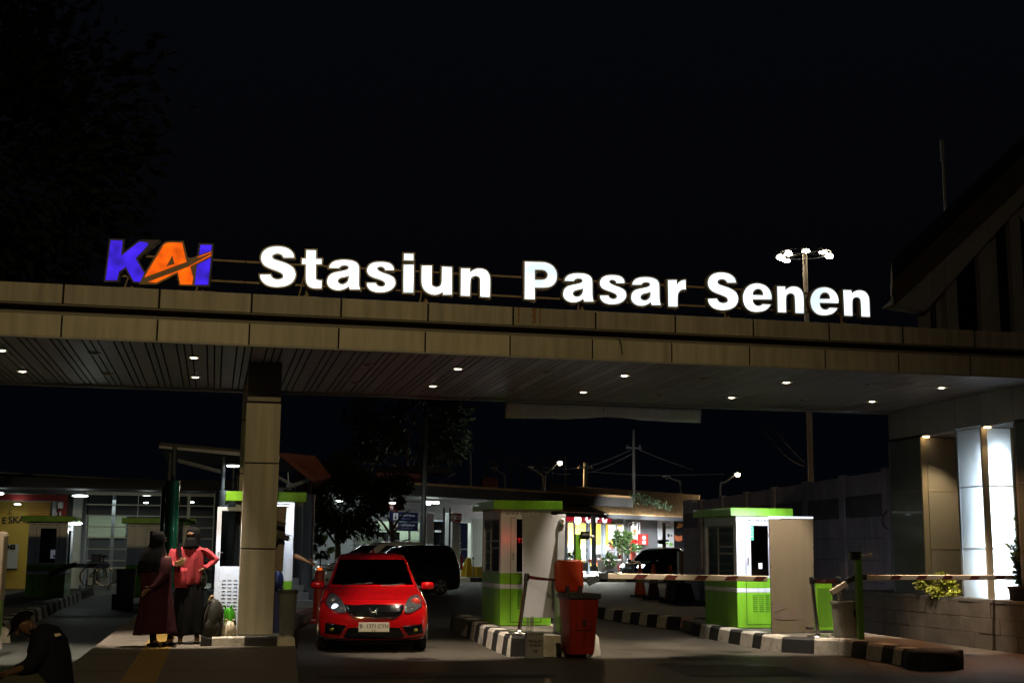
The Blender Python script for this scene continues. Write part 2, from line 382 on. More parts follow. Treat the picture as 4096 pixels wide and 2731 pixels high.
g = MB(); g.add([(5.9,15.6,.006),(7.5,15.4,.006),(7.6,17.0,.006),(6.0,17.2,.006)], [(0,1,2,3)]); kind(g.build('road_patch', M_['patch'])); g = MB(); g.add([(1.3,15.9,.006),(4.2,15.7,.006),(4.2,16.1,.006),(1.3,16.3,.006)], [(0,1,2,3)]); kind(g.build('road_patch', M_['patch']))
rnd = random.Random(12)
for x, y, a, n in ((1.6,17.4,.2,14),(6.0,18.9,-.3,16),(7.9,16.4,1.9,14),(3.4,14.2,.6,12)):
    g = MB(); p = [(x,y)]
    for k in range(n): a += rnd.gauss(0,.45); p.append((p[-1][0]+.16*math.cos(a), p[-1][1]+.16*math.sin(a)))
    for (x0,y0),(x1,y1) in zip(p[:-1],p[1:]): d = Vector((y0-y1,x1-x0,0)).normalized()*.008; g.add([(x0-d.x,y0-d.y,.005),(x1-d.x,y1-d.y,.005),(x1+d.x,y1+d.y,.005),(x0+d.x,y0+d.y,.005)], [(0,1,2,3)])
    kind(g.build('road_crack', M_['seam']))
# raised footway on the left with its edge and a band of tactile paving
g = MB()
side = [(.80,8),(.90,13.5),(1.18,18.47),(1.22,20.5),(1.65,26.1),(2.45,30.4),(2.9,33.2),(-1.42,33.2),(-1.48,23.2),(-1.55,16),(-1.62,8)]
g.prism(side, 0, .2); kind(g.build('sidewalk', M_['paving'], bevel=.015))
g = MB()
for i in range(46):                                     # tiles of the tactile band, with raised guiding bars
    y0 = 8+i*.3
    g.box(-.86,-.5, y0+.004, y0+.296, .2, .204)
    for k in range(5): g.box(-.845+k*.07, -.81+k*.07, y0+.012, y0+.288, .204, .209)
kind(g.build('tactile_paving', M_['tactile']))
g = MB()
for y0 in (10.2,12.6,15.0,17.4,19.8,22.2): g.box(-1.5,-.9,y0,y0+.012,.2,.2012); g.box(-.46,.75,y0,y0+.012,.2,.2012)
kind(g.build('paving_joint', M_['seam']))
def kerb(name, runs, h, mats, lean=.035, top=.26, inward=1, z0=0.):
    """kerb of painted blocks; runs = [(x,y,material of the block that starts here)], inward = side the island lies on"""
    g = MB(); P = [Vector((p[0],p[1],0)) for p in runs]; n = len(P)
    nor = []
    for i in range(n):
        d = (P[min(i+1,n-1)]-P[max(i-1,0)]).normalized(); nor.append(Vector((-d.y,d.x,0))*inward)
    for i in range(n-1):
        a, b = P[i], P[i+1]; na, nb = nor[i], nor[i+1]; u = (b-a).normalized()*.006
        a = a+u; b = b-u; Z = Vector((0,0,h))
        p = [a, b, b+nb*lean+Z*.86, b+nb*(lean+.035)+Z, b+nb*top+Z, b+nb*top, a+na*lean+Z*.86, a+na*(lean+.035)+Z, a+na*top+Z, a+na*top]
        p = [q+Vector((0,0,z0)) for q in p]
        g.add(p, [(0,1,2,6),(6,2,3,7),(7,3,4,8),(8,4,5,9),(0,6,7,8,9),(1,5,4,3,2),(0,9,5,1)], runs[i][2])
    return kind(g.build(name, mats, smooth=30))
KM = [M_['kerb_white'], M_['kerb_black'], M_['kerb_red'], M_['kerb_pink']]
W_, B_ = 0, 1
# kerb and plinth the canopy column stands on
kerb('kerb', [(-.12,20.2,B_),(-.12,18.62,B_),(.03,18.61,B_),(.03,18.60,W_),(.48,18.57,B_),(.92,18.54,W_),(1.17,18.52,W_),(1.19,20.6,B_)], .125, KM, lean=.012, top=.14, z0=.2)
g = MB(); g.prism([(0,18.7),(1.08,18.66),(1.08,20.5),(0,20.5)], .2, .318); kind(g.build('island_top', M_['concrete']))
# centre island
ck = [(4.62,25.6,B_),(4.60,24.8,W_),(4.58,24.2,B_)]+[(4.50,23.75,W_),(4.47,23.1,B_),(4.44,22.6,W_),(4.42,22.1,B_),(4.38,21.6,W_),(4.35,21.1,B_),(4.33,20.7,W_),(4.31,20.2,B_),(4.30,19.8,W_),(4.28,19.3,B_),(4.26,18.86,W_),(4.26,18.82,B_)]
ck = ck[:-2]+[(4.27,18.95,W_),(4.30,18.80,B_),(4.52,18.77,B_),(4.56,18.77,W_),(5.05,18.70,W_),(5.50,18.66,W_),(5.72,18.9,B_),(5.75,20,W_),(5.78,22,B_),(5.8,25.6,W_)]
kerb('kerb', ck, .30, KM, inward=1)
g = MB(); g.prism([(4.5,24.5),(4.5,19.04),(5.55,18.96),(5.56,24.5)], .01, .292); kind(g.build('island_top', M_['concrete']))
# right island
rk = [(9.1,24.4,B_),(8.86,23.4,B_),(8.74,22.7,W_),(8.68,22.1,B_),(8.65,21.6,W_),(8.64,21.1,B_),(8.64,20.6,W_),(8.64,20.1,B_),(8.64,19.75,W_),(8.64,19.3,W_),(8.68,19.05,B_),(9.06,18.7,W_),(9.36,18.5,W_),(9.39,18.15,B_),(9.42,17.75,W_),(9.42,17.3,B_),(9.40,16.95,W_),(9.36,16.65,B_),(9.34,16.3,B_)]
kerb('kerb', rk, .235, KM, inward=1, top=.3)
g = MB(); g.prism([(8.95,24.2),(8.93,19.2),(9.3,18.9),(9.65,18.6),(9.68,16.3),(10.2,16.4),(10.6,18.2),(10.75,24.2)], .01, .228); kind(g.build('island_top', M_['concrete'], bevel=.02))
# rounded black nose of the island
nose = [(9.30,16.42),(9.20,16.15),(9.28,15.95),(9.5,15.86),(9.75,15.9),(9.95,16.05),(10.02,16.3),(9.98,16.46)]
g = MB(); g.loft([[Vector((9.62+(x-9.62)*s, 16.25+(y-16.25)*s, z)) for x, y in nose] for s, z in ((1.04,0),(1.02,.14),(.95,.215),(.8,.25),(.4,.262))])
kind(g.build('kerb_nose', M_['kerb_black'], smooth=40))
# far island kerb seen under the boom, and the kerb along the station forecourt
kerb('kerb', [(8.7,29.6,B_),(8.72,28.6,W_),(8.74,28.0,B_),(8.78,27.5,W_),(8.8,27.0,B_),(8.84,26.5,W_),(8.87,26.1,B_),(8.92,25.6,W_),(8.98,25.2,B_),(9.1,24.7,3),(9.3,24.5,B_),(9.6,24.4,W_)], .24, KM, inward=1)
g = MB(); g.prism([(8.95,29.6),(9.2,25.2),(9.7,24.6),(11.5,24.6),(11.8,29.6)], .01, .23); kind(g.build('island_top', M_['concrete']))
# left island
kerb('kerb', [(-3.66,44,B_),(-3.66,40,W_)]+[(-3.66+.02*i*.5, 39-i*.62, (W_ if i%2 else B_)) for i in range(26)]+[(-3.1,22.4,B_)], .24, KM, inward=-1)
kerb('kerb', [(-3.05,21.2,W_),(-3.05,20.9,B_),(-3.08,20.3,W_),(-3.1,19.7,B_),(-3.12,19.1,W_),(-3.2,18.6,B_),(-4.4,18.5,W_)], .28, KM, inward=-1)
g = MB(); g.prism([(-3.8,43),(-3.5,22.4),(-5.2,22.4),(-5.4,43)], .01, .232); g.prism([(-3.25,21),(-3.4,18.9),(-5.2,18.9),(-5.2,21)], .01, .27); kind(g.build('island_top', M_['concrete']))
# forecourt pavement of the station far behind
kerb('kerb', [(-14,58.6,W_)]+[(-13+i*1.0, 58.8+i*.09, (i%2)) for i in range(40)], .2, [M_['plate_white'], M_['kerb_black']], inward=1)
g = MB(); g.prism([(-14,58.9),(27,62.7),(34,78),(-14,78)], .01, .19); kind(g.build('forecourt', M_['floor_tile']))
g = MB(); g.prism([(12,62.2),(34,64),(34,76),(12,70)], .2, .24); kind(g.build('walkway', M_['floor_tile']))
# red white kerb edge of the booth platform
kerb('kerb', [(2.46,30.4,2),(2.30,29.5,B_),(2.19,28.9,2),(2.09,28.4,B_),(2.0,27.9,2),(1.9,27.4,B_),(1.81,26.9,2),(1.73,26.5,B_),(1.66,26.0,2),(1.58,25.2,B_),(1.5,24.4,2),(1.4,23.4,B_),(1.3,22,2),(1.22,20.7,2)], .205, KM, inward=-1, top=.2)

# ================================================================== entrance canopy
YF, ZB, ZT = 17.2, 4.215, 4.885
can = thing('entrance_canopy', 'wide flat station gate canopy with beige panel fascia and slatted underside', 'canopy', (.63,19.1,.32))
JX = [-6.8,-5.6,-4.42,-3.22,-2.03,-.83,.36,1.55,2.74,3.94,5.14,6.33,7.53,8.73,9.93,11.13,12.33,13.5]
g = MB(); 
for a, b in zip(JX[:-1], JX[1:]):
    g.box(a+.012, b-.012, YF, YF+.05, ZT-.255, ZT, 0)
g.box(JX[0], JX[-1], YF+.012, YF+.3, ZT-.24, ZT-.012, 1)
g.build('upper_fascia', [M_['acp_upper'], M_['seam']], can, bevel=.004)
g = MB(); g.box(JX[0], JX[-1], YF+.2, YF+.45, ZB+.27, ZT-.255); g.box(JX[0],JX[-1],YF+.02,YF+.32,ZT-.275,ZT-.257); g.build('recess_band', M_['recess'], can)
g = MB()
for a, b in zip(JX[:-1], JX[1:]): g.box(a-.012+.010, b-.012-.010, YF+.13, YF+.18, ZB, ZB+.29, 0)
g.box(JX[0], JX[-1], YF+.142, YF+.4, ZB+.02, ZB+.28, 1)
g.build('lower_fascia', [M_['acp_beige'], M_['seam']], can, bevel=.004)
g = MB(); g.box(JX[0], JX[-1], YF+.13, YF+.175, ZB-.018, ZB-.003); g.build('edge_trim', M_['trim_grey'], can)
# slatted underside: one wide plank, two narrow ones, dark gaps between
g = MB(); x = JX[0]; i = 0
while x < JX[-1]:
    w = (.20,.10,.10)[i%3]; g.box(x+.012, x+w-.012, YF+.2, 22.4, ZB, ZB+.012, 0); x += w; i += 1
g.box(JX[0], JX[-1], YF+.19, 22.42, ZB+.04, ZB+.06, 1)
g.build('slatted_ceiling', [M_['soffit'], M_['seam']], can)
g = MB(); g.box(JX[0], JX[-1], YF+.3, 22.5, ZB+.07, ZT-.03); g.build('roof_deck', M_['roof_dark'], can)
g = MB()
for k in range(11): g.box(-6.8+k*1.86, -6.8+(k+1)*1.86-.012, 22.43, 22.53, ZB-.045, ZT-.02)
g.build('rear_fascia', M_['trim_grey'], can, bevel=.004)
for px, w_ in ((2075,.025),(2137,.05),(2160,.02)):
    g = MB()
    q = aty(px, 1245, YF); n_ = 9
    pts = [(q.x-w_*(.5+.25*math.sin(k*1.7+px)), YF-.003, ZT-.25*k/n_-.001) for k in range(n_)]+[(q.x+w_*(.5+.22*math.sin(k*2.3)), YF-.003, ZT-.25*k/n_-.001) for k in range(n_)][::-1]
    g.slab(pts, (0,.002,0)); g.build('rust_stain', M_['rust'], can)
g = MB(); q = aty(2470,1342,YF+.13); r = aty(2487,1418,YF+.13)
g.tube([(q.x,YF+.1,q.z),((q.x+r.x)/2+.01,YF+.08,(q.z+r.z)/2),(r.x,YF+.11,r.z)], .006, 6); g.build('hanging_wire', M_['cable'], can, smooth=60)
# columns clad in beige panels with dark joints
def column(x0, x1, y0, y1, zbot, m='acp_beige'):
    g = MB(); zs = [zbot, 1.525, 2.745, 3.62]
    for a, b in zip(zs[:-1], zs[1:]): g.box(x0, x1, y0, y1, a+.009, b-.009, 0)
    g.box(x0+.012, x1-.012, y0+.012, y1-.012, zbot, ZB-.02, 1)
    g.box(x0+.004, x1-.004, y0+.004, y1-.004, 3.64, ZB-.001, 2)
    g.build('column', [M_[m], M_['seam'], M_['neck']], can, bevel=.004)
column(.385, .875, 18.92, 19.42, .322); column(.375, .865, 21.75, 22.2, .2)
# downlights: square frames with a lamp, twelve lit and ten dark
fr = MB(); s_ = .085
for a, b, c, d in ((-s_,s_,-s_,-s_+.02),(-s_,s_,s_-.02,s_),(-s_,-s_+.02,-s_+.02,s_-.02),(s_-.02,s_,-s_+.02,s_-.02)): fr.box(a,b,c,d,-.014,.004)
fr.lathe([(.062,-.006),(.058,-.002),(.05,.0)], n=16)
mat('downlight_frame', (.55,.5,.42), .35, var=.05)
lamp_on = emis('downlight_lamp', (1,.86,.62), 9.); mat('downlight_off', (.05,.05,.05), .3)
fm = MB(); fm.lathe([(.052,-.006),(.046,-.015),(.026,-.021),(.004,-.022)], n=16)
lit = [(775.6,1427),(781.5,1505),(90,1482),(6,1398),(1831.5,1472),(1731.5,1541),(2498,1499),(2333,1565),(3145,1526),(2926,1587),(3766,1547.5),(3488,1602.6)]
dark = [(378,1411),(428.6,1493),(1470,1457),(1417,1528.6),(2184,1486),(2047,1558),(2636,1575),(3469,1534),(3209,1596),(2810,1512)]
proto = {}
for on, pts in ((True, lit), (False, dark)):
    for px, py in pts:
        p = atz(px, py, ZB)
        if on not in proto:
            o = fr.build('downlight', M_['downlight_frame'], None, smooth=40); o.parent = can
            l = fm.build('lamp', lamp_on if on else M_['downlight_off'], None, smooth=60); l.parent = o; proto[on] = (o, l)
        else:
            o = proto[on][0].copy(); l = proto[on][1].copy(); COL.objects.link(o); COL.objects.link(l); l.parent = o
        o.location = p-can.location+Vector((0,0,-.004))
        if on: spot(p+Vector((0,0,-.03)), p+(Vector((0,1.25,-4.2)) if p.y < 19.6 else Vector((0,0,-3))), SPOT_W*(1. if p.y < 19.6 else .2), (1,.83,.63), 52, .55, .03)
# torn white banner hanging from the back edge of the canopy
ban = thing('banner', 'sagging plain white cloth banner hung under the back edge of the canopy', 'banner', (6,22.6,4.1))
a, b = aty(2020,1608,22.6), aty(2806,1632,22.6); n_ = 40; g = MB(); top_, bot_ = [], []
low = [(0,1672),(.15,1674),(.3,1676),(.42,1672),(.5,1668),(.6,1671),(.72,1681),(.85,1688),(1,1690)]
for i in range(n_+1):
    t = i/n_; px = 2020+786*t
    y_ = next(l0[1]+(l1[1]-l0[1])*(t-l0[0])/(l1[0]-l0[0]) for l0, l1 in zip(low[:-1], low[1:]) if t <= l1[0]+1e-6)
    wv = .03*math.sin(t*21)+.02*math.sin(t*47)
    p = aty(px, y_, 22.6); top_.append(Vector((p.x, 22.6, 4.165))); bot_.append(Vector((p.x, 22.6+wv, p.z)))
vs = []; 
for j in range(6):
    for i in range(n_+1): vs.append(top_[i].lerp(bot_[i], j/5))
g.add(vs, [(j*(n_+1)+i, j*(n_+1)+i+1, (j+1)*(n_+1)+i+1, (j+1)*(n_+1)+i) for j in range(5) for i in range(n_)])
o = g.build('cloth', M_['banner'], ban, smooth=60); sl = o.modifiers.new('thick', 'SOLIDIFY'); sl.thickness = .006
g = MB()
for t in (.0,.5,.52,1.): 
    p = bot_[int(t*n_)]; g.tube([(p.x+.02,22.57,4.2),(p.x-.02,22.57,4.0),(p.x-.03,22.57,p.z-.02)], .006, 5)
g.build('cord', M_['cable'], ban)

# ================================================================== illuminated lettering on the canopy
YS = 17.40
A = zm(2.352,1000,950); Bz = zm(3.136,2050,1000); Cz = zm(2.94,2750,1050)
c = 'c'
SH = {}
SH['S'] = (A, [[(412,188,c),(398,142),(358,106),(305,88),(240,83),(172,95),(122,128),(100,175),(104,222),(132,262),(185,290),(245,312),(295,335),(310,360),(300,384),(262,394),(222,388),(198,368),(190,348,c),(90,350,c),(100,393),(135,434),(190,457),(255,463),(325,454),(385,425),(420,372),(420,322),(394,277),(335,243),(270,220),(222,203),(205,178),(222,158),(256,150),(288,158),(306,174),(312,188,c)]])
SH['t'] = (A, [[(522,125,c),(614,127,c),(614,207,c),(668,209,c),(666,258,c),(612,258,c),(612,385),(620,402),(640,409),(666,411,c),(664,486,c),(600,484),(552,470),(524,432),(517,380),(518,258,c),(480,256,c),(482,206,c),(520,206,c)]])
SH['a'] = (Bz, [[(652,390,c),(665,350),(705,315),(770,297),(840,294),(910,302),(965,325),(994,365),(1000,420),(1002,570),(1007,615),(1018,648,c),(903,648,c),(893,630),(889,608,c),(850,636),(790,656),(725,653),(672,628),(642,590),(637,545),(650,495),(690,458),(750,440),(820,426),(866,410),(880,388),(872,368),(845,359),(815,359),(787,368),(768,390,c)],
     [(884,482,c),(845,495),(790,508),(762,530),(757,556),(775,580),(810,590),(845,580),(874,552),(884,515)]])
SH['s'] = (Bz, [[(1405,418,c),(1395,375),(1360,338),(1305,322),(1240,318),(1175,325),(1125,350),(1098,395),(1098,440),(1125,480),(1180,508),(1245,530),(1295,555),(1310,585),(1295,610),(1262,618),(1230,610),(1208,592),(1200,573,c),(1097,573,c),(1105,615),(1140,655),(1195,678),(1255,683),(1320,676),(1380,650),(1418,605),(1425,560),(1405,510),(1350,475),(1280,450),(1230,425),(1210,400),(1222,382),(1252,374),(1282,384),(1298,400),(1302,417,c)]])
SH['i'] = (A, [[(1440,258,c),(1537,258,c),(1535,522,c),(1438,520,c)],[(1444,153,c),(1535,155,c),(1535,218,c),(1442,215,c)]])
SH['u'] = (A, [[(1612,268,c),(1708,268,c),(1706,425),(1716,456),(1750,470),(1785,458),(1799,425),(1801,380),(1803,278,c),(1897,282,c),(1897,540,c),(1812,540,c),(1812,512,c),(1780,530),(1740,541),(1690,532),(1645,505),(1618,460),(1610,400)]])
SH['n'] = (A, [[(1982,290,c),(2068,293,c),(2067,330,c),(2092,310),(2135,294),(2185,296),(2225,315),(2250,355),(2257,410),(2255,560,c),(2165,556,c),(2164,405),(2153,372),(2120,359),(2085,374),(2072,410),(2067,550,c),(1980,546,c)]])
SH['P'] = (Bz, [[(152,145,c),(360,150),(430,160),(500,195),(545,255),(557,320),(545,390),(500,443),(440,466),(370,471),(278,470,c),(278,618,c),(150,612,c)],[(280,247,c),(370,249),(412,263),(437,295),(437,328),(418,356),(380,370),(280,371,c)]])
SH['r'] = (Bz, [[(1952,375,c),(2063,375,c),(2066,440,c),(2090,405),(2130,380),(2175,373,c),(2177,492,c),(2130,495),(2092,525),(2076,575),(2073,708,c),(1962,706,c)]])
SH['e'] = (Cz, [[(990,440,c),(990,390),(965,325),(920,280),(860,256),(800,252),(735,270),(685,315),(657,380),(655,440),(675,510),(720,560),(780,582),(850,582),(915,565),(957,532),(980,500,c),(882,495,c),(862,512),(830,518),(795,505),(772,475),(765,437,c)],[(765,388,c),(773,350),(800,322),(835,314),(865,324),(885,352),(891,390,c)]])
def glyph(ch):
    zf, loops = SH[ch]; out = []
    for lp in loops:
        q = [(*zf(p[0],p[1]), *p[2:]) for p in lp]
        out.append([(lambda w: (w.x, w.z))(aty(x, y, YS)) for x, y in smooth_outline(q)])
    x0 = min(p[0] for p in out[0]); zmin = min(p[1] for p in out[0])
    return x0, [[(p[0]-x0, p[1]) for p in l] for l in out]
ln = [('S',1038),('t',1204),('a',1308),('s',1466),('i',1611.5),('u',1684.5),('n',1842),('P',2098),('a',2253),('s',2400),('a',2525),('r',2672.5),('S',2832.5),('e',2973),('n',3111),('e',3243),('n',3377)]
ZBASE = aty(1159*0+1000+540/2.352*0+1841+0, 1183, YS).z  # replaced below
ZBASE = aty(*A(1980,546), YS).z
mat('sign_white_sheet', (.8,.8,.8), .4, var=0)
white_face = emis('sign_face', (.78,.91,1.), 1.9, .42, 2.2)
sg = thing('station_name_sign', 'long row of glowing white station name letters on a rusty rail frame above the canopy', 'sign', (6.2,17.6,4.89))
cache = {}
for ch, px in ln:
    gx, loops = glyph(ch)
    own = min(p[1] for l in loops for p in l)
    # round letters dip a little below the base line
    dz = ZBASE-(0. if ch in 'tiunPrt' else 0)
    zmid = ZBASE+.25
    xs = aty(px, CY-200, YS).x
    pxl = [px, CY]; 
    for _ in range(3):
        ypx = 1150+(px-1000)*.045
        xs = aty(px, ypx, YS).x
    shift = ZBASE-own-(0. if ch in 'iunPr' else (.012 if ch in 'Saseu' else .004))
    if ch == 'u': shift = ZBASE-min(p[1] for p in loops[0] if p[0] > .3)
    if ch == 'a': shift = ZBASE-own-.012
    body = outline_mesh('letter', loops, depth=.11, offset=.017, bevel=.004)
    lo = put_mesh('letter', body, M_['letter_return'], sg, facing((xs, YS+.062, shift)))
    face = outline_mesh('face', loops, depth=.004, offset=-.003)
    fo = put_mesh('face', face, white_face, lo, facing((xs, YS+.0, shift)))
# logo: three slanted letters with a sweeping stroke
lg = thing('logo_sign', 'glowing blue and orange slanted three letter railway logo above the left end of the canopy', 'sign', (-.9,17.6,4.89))
L = zm(4.523,380,920)
def flat(pts, name, m, depth, y, parent, offset=0., holes=(), bevel=0.):
    lp = []
    for poly in [pts]+list(holes):
        q = [(*L(p[0],p[1]), *p[2:]) for p in poly]
        lp.append([(lambda w: (w.x, w.z))(aty(px, py, YS)) for px, py in smooth_outline(q)])
    return put_mesh(name, outline_mesh(name, lp, depth, offset, bevel), m, parent, facing((0, y, 0)))
blue = emis('logo_blue', (.040,.010,.74), 1.0, .5, 5.); orange = emis('logo_orange', (1.,.115,.0), 1.05, .4, 5.)
K = [(285,182,c),(497,190,c),(470,470,c),(790,215,c),(850,200),(1100,205,c),(735,510,c),(905,810,c),(835,935,c),(700,925,c),(560,665,c),(430,745,c),(400,905,c),(190,905,c)]
ko = flat(K, 'letter', M_['logo_return'], .11, YS+.075, lg, .022, bevel=.004); ko['label'] = 'blue letter K'
flat([(285,182,c),(497,190,c),(470,470,c),(780,222,c),(830,206),(960,235),(940,290,c),(735,510,c),(905,810,c),(835,935,c),(700,925,c),(560,665,c),(430,745,c),(400,905,c),(190,905,c)], 'face', blue, .004, YS+.012, ko)
Aout = [(1320,222),(1580,228,c),(1660,560,c),(1660,580,c),(2095,405,c),(2095,460,c),(1720,650,c),(1780,860,c),(1760,990,c),(1540,985,c),(1495,765,c),(1110,960,c),(840,955,c),(880,850,c),(1230,265,c)]
ao = flat([(1320,222),(1585,222,c),(1665,560,c),(2105,398,c),(2105,465,c),(1820,615,c),(1780,990,c),(1540,985,c),(1495,765,c),(1110,965,c),(830,960,c),(880,850,c),(1230,265,c)], 'letter', M_['logo_tan'], .11, YS+.063, lg, .014, bevel=.004); ao['label'] = 'orange letter A with a tan sweep line'
flat([(1335,232),(1575,234,c),(1655,575,c),(900,855,c),(925,800,c),(1245,270,c)], 'face', orange, .004, YS+.0, ao, holes=[[(1400,455,c),(1440,615,c),(1285,662,c)]])
flat([(960,940,c),(1720,655,c),(1775,860,c),(1755,985,c),(1545,980,c),(1500,755,c),(1105,950,c)], 'face', orange, .004, YS+.0, ao)
flat([(1850,487,c),(2105,395,c),(2095,415,c),(1860,505,c)], 'face', orange, .004, YS-.001, ao)
flat([(1700,655,c),(2100,440,c),(2100,465,c),(1720,660,c)], 'face', orange, .004, YS-.0012, ao)
I1 = [(1910,265,c),(2110,270,c),(2095,400,c),(1880,470,c)]
I2 = [(1825,605,c),(2100,468,c),(2045,985,c),(1785,985,c)]
io = flat([(1905,262,c),(2115,268,c),(2050,988,c),(1790,988,c)], 'letter', M_['logo_return'], .10, YS+.075, lg, .022, bevel=.004); io['label'] = 'blue letter I'
flat(I1, 'face', blue, .004, YS+.013, io); flat(I2, 'face', blue, .004, YS+.013, io)
# frames: two rusty rails and feet with plates for each sign
def railset(root, xa, xb, feet):
    for z in (ZBASE+.055, ZBASE+.34):
        g = MB(); g.box(xa, xb, YS+.13, YS+.16, z-.014, z+.014); g.build('rail', M_['rail_steel'], root)
    for fx in feet:
        g = MB(); g.box(fx-.02, fx+.02, YS+.17, YS+.21, ZT, ZBASE+.4); g.box(fx-.14, fx+.14, YS-.12, YS+.24, ZT+.001, ZT+.02)
        g.slab([(fx-.06,YS+.0,ZT+.02),(fx+.04,YS+.0,ZT+.02),(fx-.04,YS+.16,ZT+.1)], (0,.012,0)); g.tube([(fx-.12,YS+.0,ZT+.02),(fx-.02,YS+.19,ZBASE+.3)], .012, 6)
        g.build('mounting_foot', M_['rail_steel'], root)
railset(lg, -1.52, .26, [aty(535,1146,YS).x, aty(820,1160,YS).x])
railset(sg, .27, 9.35, [aty(1230,1183,YS).x, aty(1712,1208,YS).x, aty(2343,1236,YS).x, aty(2930,1272,YS).x, aty(3395,1292,YS).x])
# ================================================================== lit pavilion at the right end of the canopy
mat('glass_grey', (.15,.18,.185), .18, var=.08, scale=1, coat=.3)
mat('frame_beige', (.46,.40,.28), .5, var=.06)
def frosted(name, col, tr=.55):
    m = bpy.data.materials.new(name); m.use_nodes = True; nt = m.node_tree; N = nt.nodes; Lk = nt.links
    out = N['Material Output']; N.remove(N['Principled BSDF'])
    d = N.new('ShaderNodeBsdfDiffuse'); d.inputs['Color'].default_value = (*col,1); t = N.new('ShaderNodeBsdfTranslucent'); t.inputs['Color'].default_value = (*col,1)
    gl = N.new('ShaderNodeBsdfGlossy'); gl.inputs['Roughness'].default_value = .25
    mx = N.new('ShaderNodeMixShader'); mx.inputs[0].default_value = tr; Lk.new(d.outputs[0], mx.inputs[1]); Lk.new(t.outputs[0], mx.inputs[2])
    fr = N.new('ShaderNodeFresnel'); fr.inputs['IOR'].default_value = 1.35; m2 = N.new('ShaderNodeMixShader'); Lk.new(fr.outputs[0], m2.inputs[0]); Lk.new(mx.outputs[0], m2.inputs[1]); Lk.new(gl.outputs[0], m2.inputs[2])
    Lk.new(m2.outputs[0], out.inputs['Surface']); MATS[name] = m; return m
frosted('frosted_glass', (.80,.86,.90)); frosted('frosted_warm', (.50,.47,.40), .1)
PX = 12.55; ZP = .80; ZH = 3.68
pav = thing('lit_pavilion', 'gatehouse wall with frosted glass piers glowing white under the right end of the canopy', 'building', (13.2,19.5,0))
g = MB()
ys = [22.42,21.92,21.28,20.11,19.36,18.42,17.4]
for a, b in zip(ys[:-1], ys[1:]): g.box(PX, PX+.04, b+.006, a-.006, ZH, ZB-.002, 0)
g.box(PX+.012, PX+1.6, 17.4, 22.4, ZH+.01, ZB-.01, 1)
for a, b in ((21.27,20.12),(19.35,18.43)): g.box(PX+.002, PX+.95, b, a, ZH-.03, ZH+.008, 0)
g.build('header', [M_['acp_grey'], M_['recess']], pav, bevel=.003)
tube_w = emis('tube_cool', (.80,.93,1.), 26.)
rails = [1.62, 2.66]     # heights of the horizontal glazing bars
def pier(y0, y1, x1, mside, mend, lit=False):
    zz = [ZP]+rails+[ZH-.035]
    g = MB()
    for a, b in zip(zz[:-1], zz[1:]):
        if 'frosted' in mside: g.quad((PX+.01,y1-.01,a+.008),(PX+.01,y0+.02,a+.008),(PX+.01,y0+.02,b-.008),(PX+.01,y1-.01,b-.008))
        else: g.box(PX+.0, PX+.02, y0+.02, y1-.01, a+.008, b-.008)
    g.build('side_glass', M_[mside], pav)
    g = MB()
    for a, b in zip(zz[:-1], zz[1:]):
        if lit: g.quad((PX+.13,y0+.01,a+.008),(x1,y0+.01,a+.008),(x1,y0+.01,b-.008),(PX+.13,y0+.01,b-.008))
        else: g.box(PX+.13, x1, y0, y0+.02, a+.008, b-.008)
    g.build('end_glass', M_[mend], pav)
    g = MB(); g.box(PX+.004, PX+.115, y0-.012, y0+.035, ZP, ZH-.035); g.box(x1+.002, x1+.05, y0-.01, y0+.04, ZP, ZH-.035)
    for z in rails: g.box(PX+.118, x1-.002, y0-.006, y0+.03, z-.012, z+.012)
    g.build('frame', M_['frame_beige'], pav, bevel=.004)
    g = MB()
    for z in rails: g.box(PX-.006, PX+.03, y0+.05, y1-.02, z-.010, z+.010)
    g.box(PX+.002, PX+.04, y1, y1+.05, ZP, ZH-.035)
    g.build('dark_bar', M_['grey_post'], pav)
    g = MB(); g.box(PX+.14, x1, y1-.03, y1-.005, ZP, ZH-.04); g.box(x1-.03, x1, y0+.03, y1-.04, ZP, ZH-.04); g.box(PX+.12,x1,y0+.03,y1-.04,ZP-.05,ZP-.01)
    g.build('inner_lining', M_['wall_dark'], pav)
pier(21.3, 22.4, 13.35, 'glass_grey', 'frosted_warm')
pier(19.37, 20.09, 13.12, 'frosted_glass', 'frosted_glass', True)
pier(17.2, 18.40, 13.4, 'glass_grey', 'frosted_warm')
g = MB(); g.box(13.42, 13.5, 17.2, 22.4, .5, ZH-.03); g.build('back_wall', M_['wall_dark'], pav)
for z0, z1 in ((.95,2.15),(2.3,3.25)):
    g = MB(); g.tube([(12.86,19.55,z0),(12.86,19.55,z1)], .016, 8); g.build('tube_lamp', tube_w, pav)
area((12.86,19.56,2.0), (12.86,18,2.0), 105, .12, 2.4, (.80,.92,1.), 170)
area((12.80,19.56,1.8), (11,19.62,1.8), 8, .08, 2.0, (.72,.88,1.), 170)
dl = emis('pavilion_spot', (1,.66,.32), 9.)
for x, y in ((PX+.07, 21.20), (PX+.07, 19.27)):
    g = MB(); g.box(x-.05, x+.05, y-.03, y+.03, ZH-.055, ZH-.032); g.build('spot_lamp', dl, pav)
spot((12.75,20.7,3.62), (12.72,21.1,1.0), 66, (1,.74,.42), 84, .8, .05); spot((12.64,19.16,3.60), (12.62,19.3,2.0), 9, (1,.70,.36), 70, .6, .03)
spot((12.0,18.9,3.9), (11.3,18.0,0), 380, (1,.42,.14), 80, 1., .04)
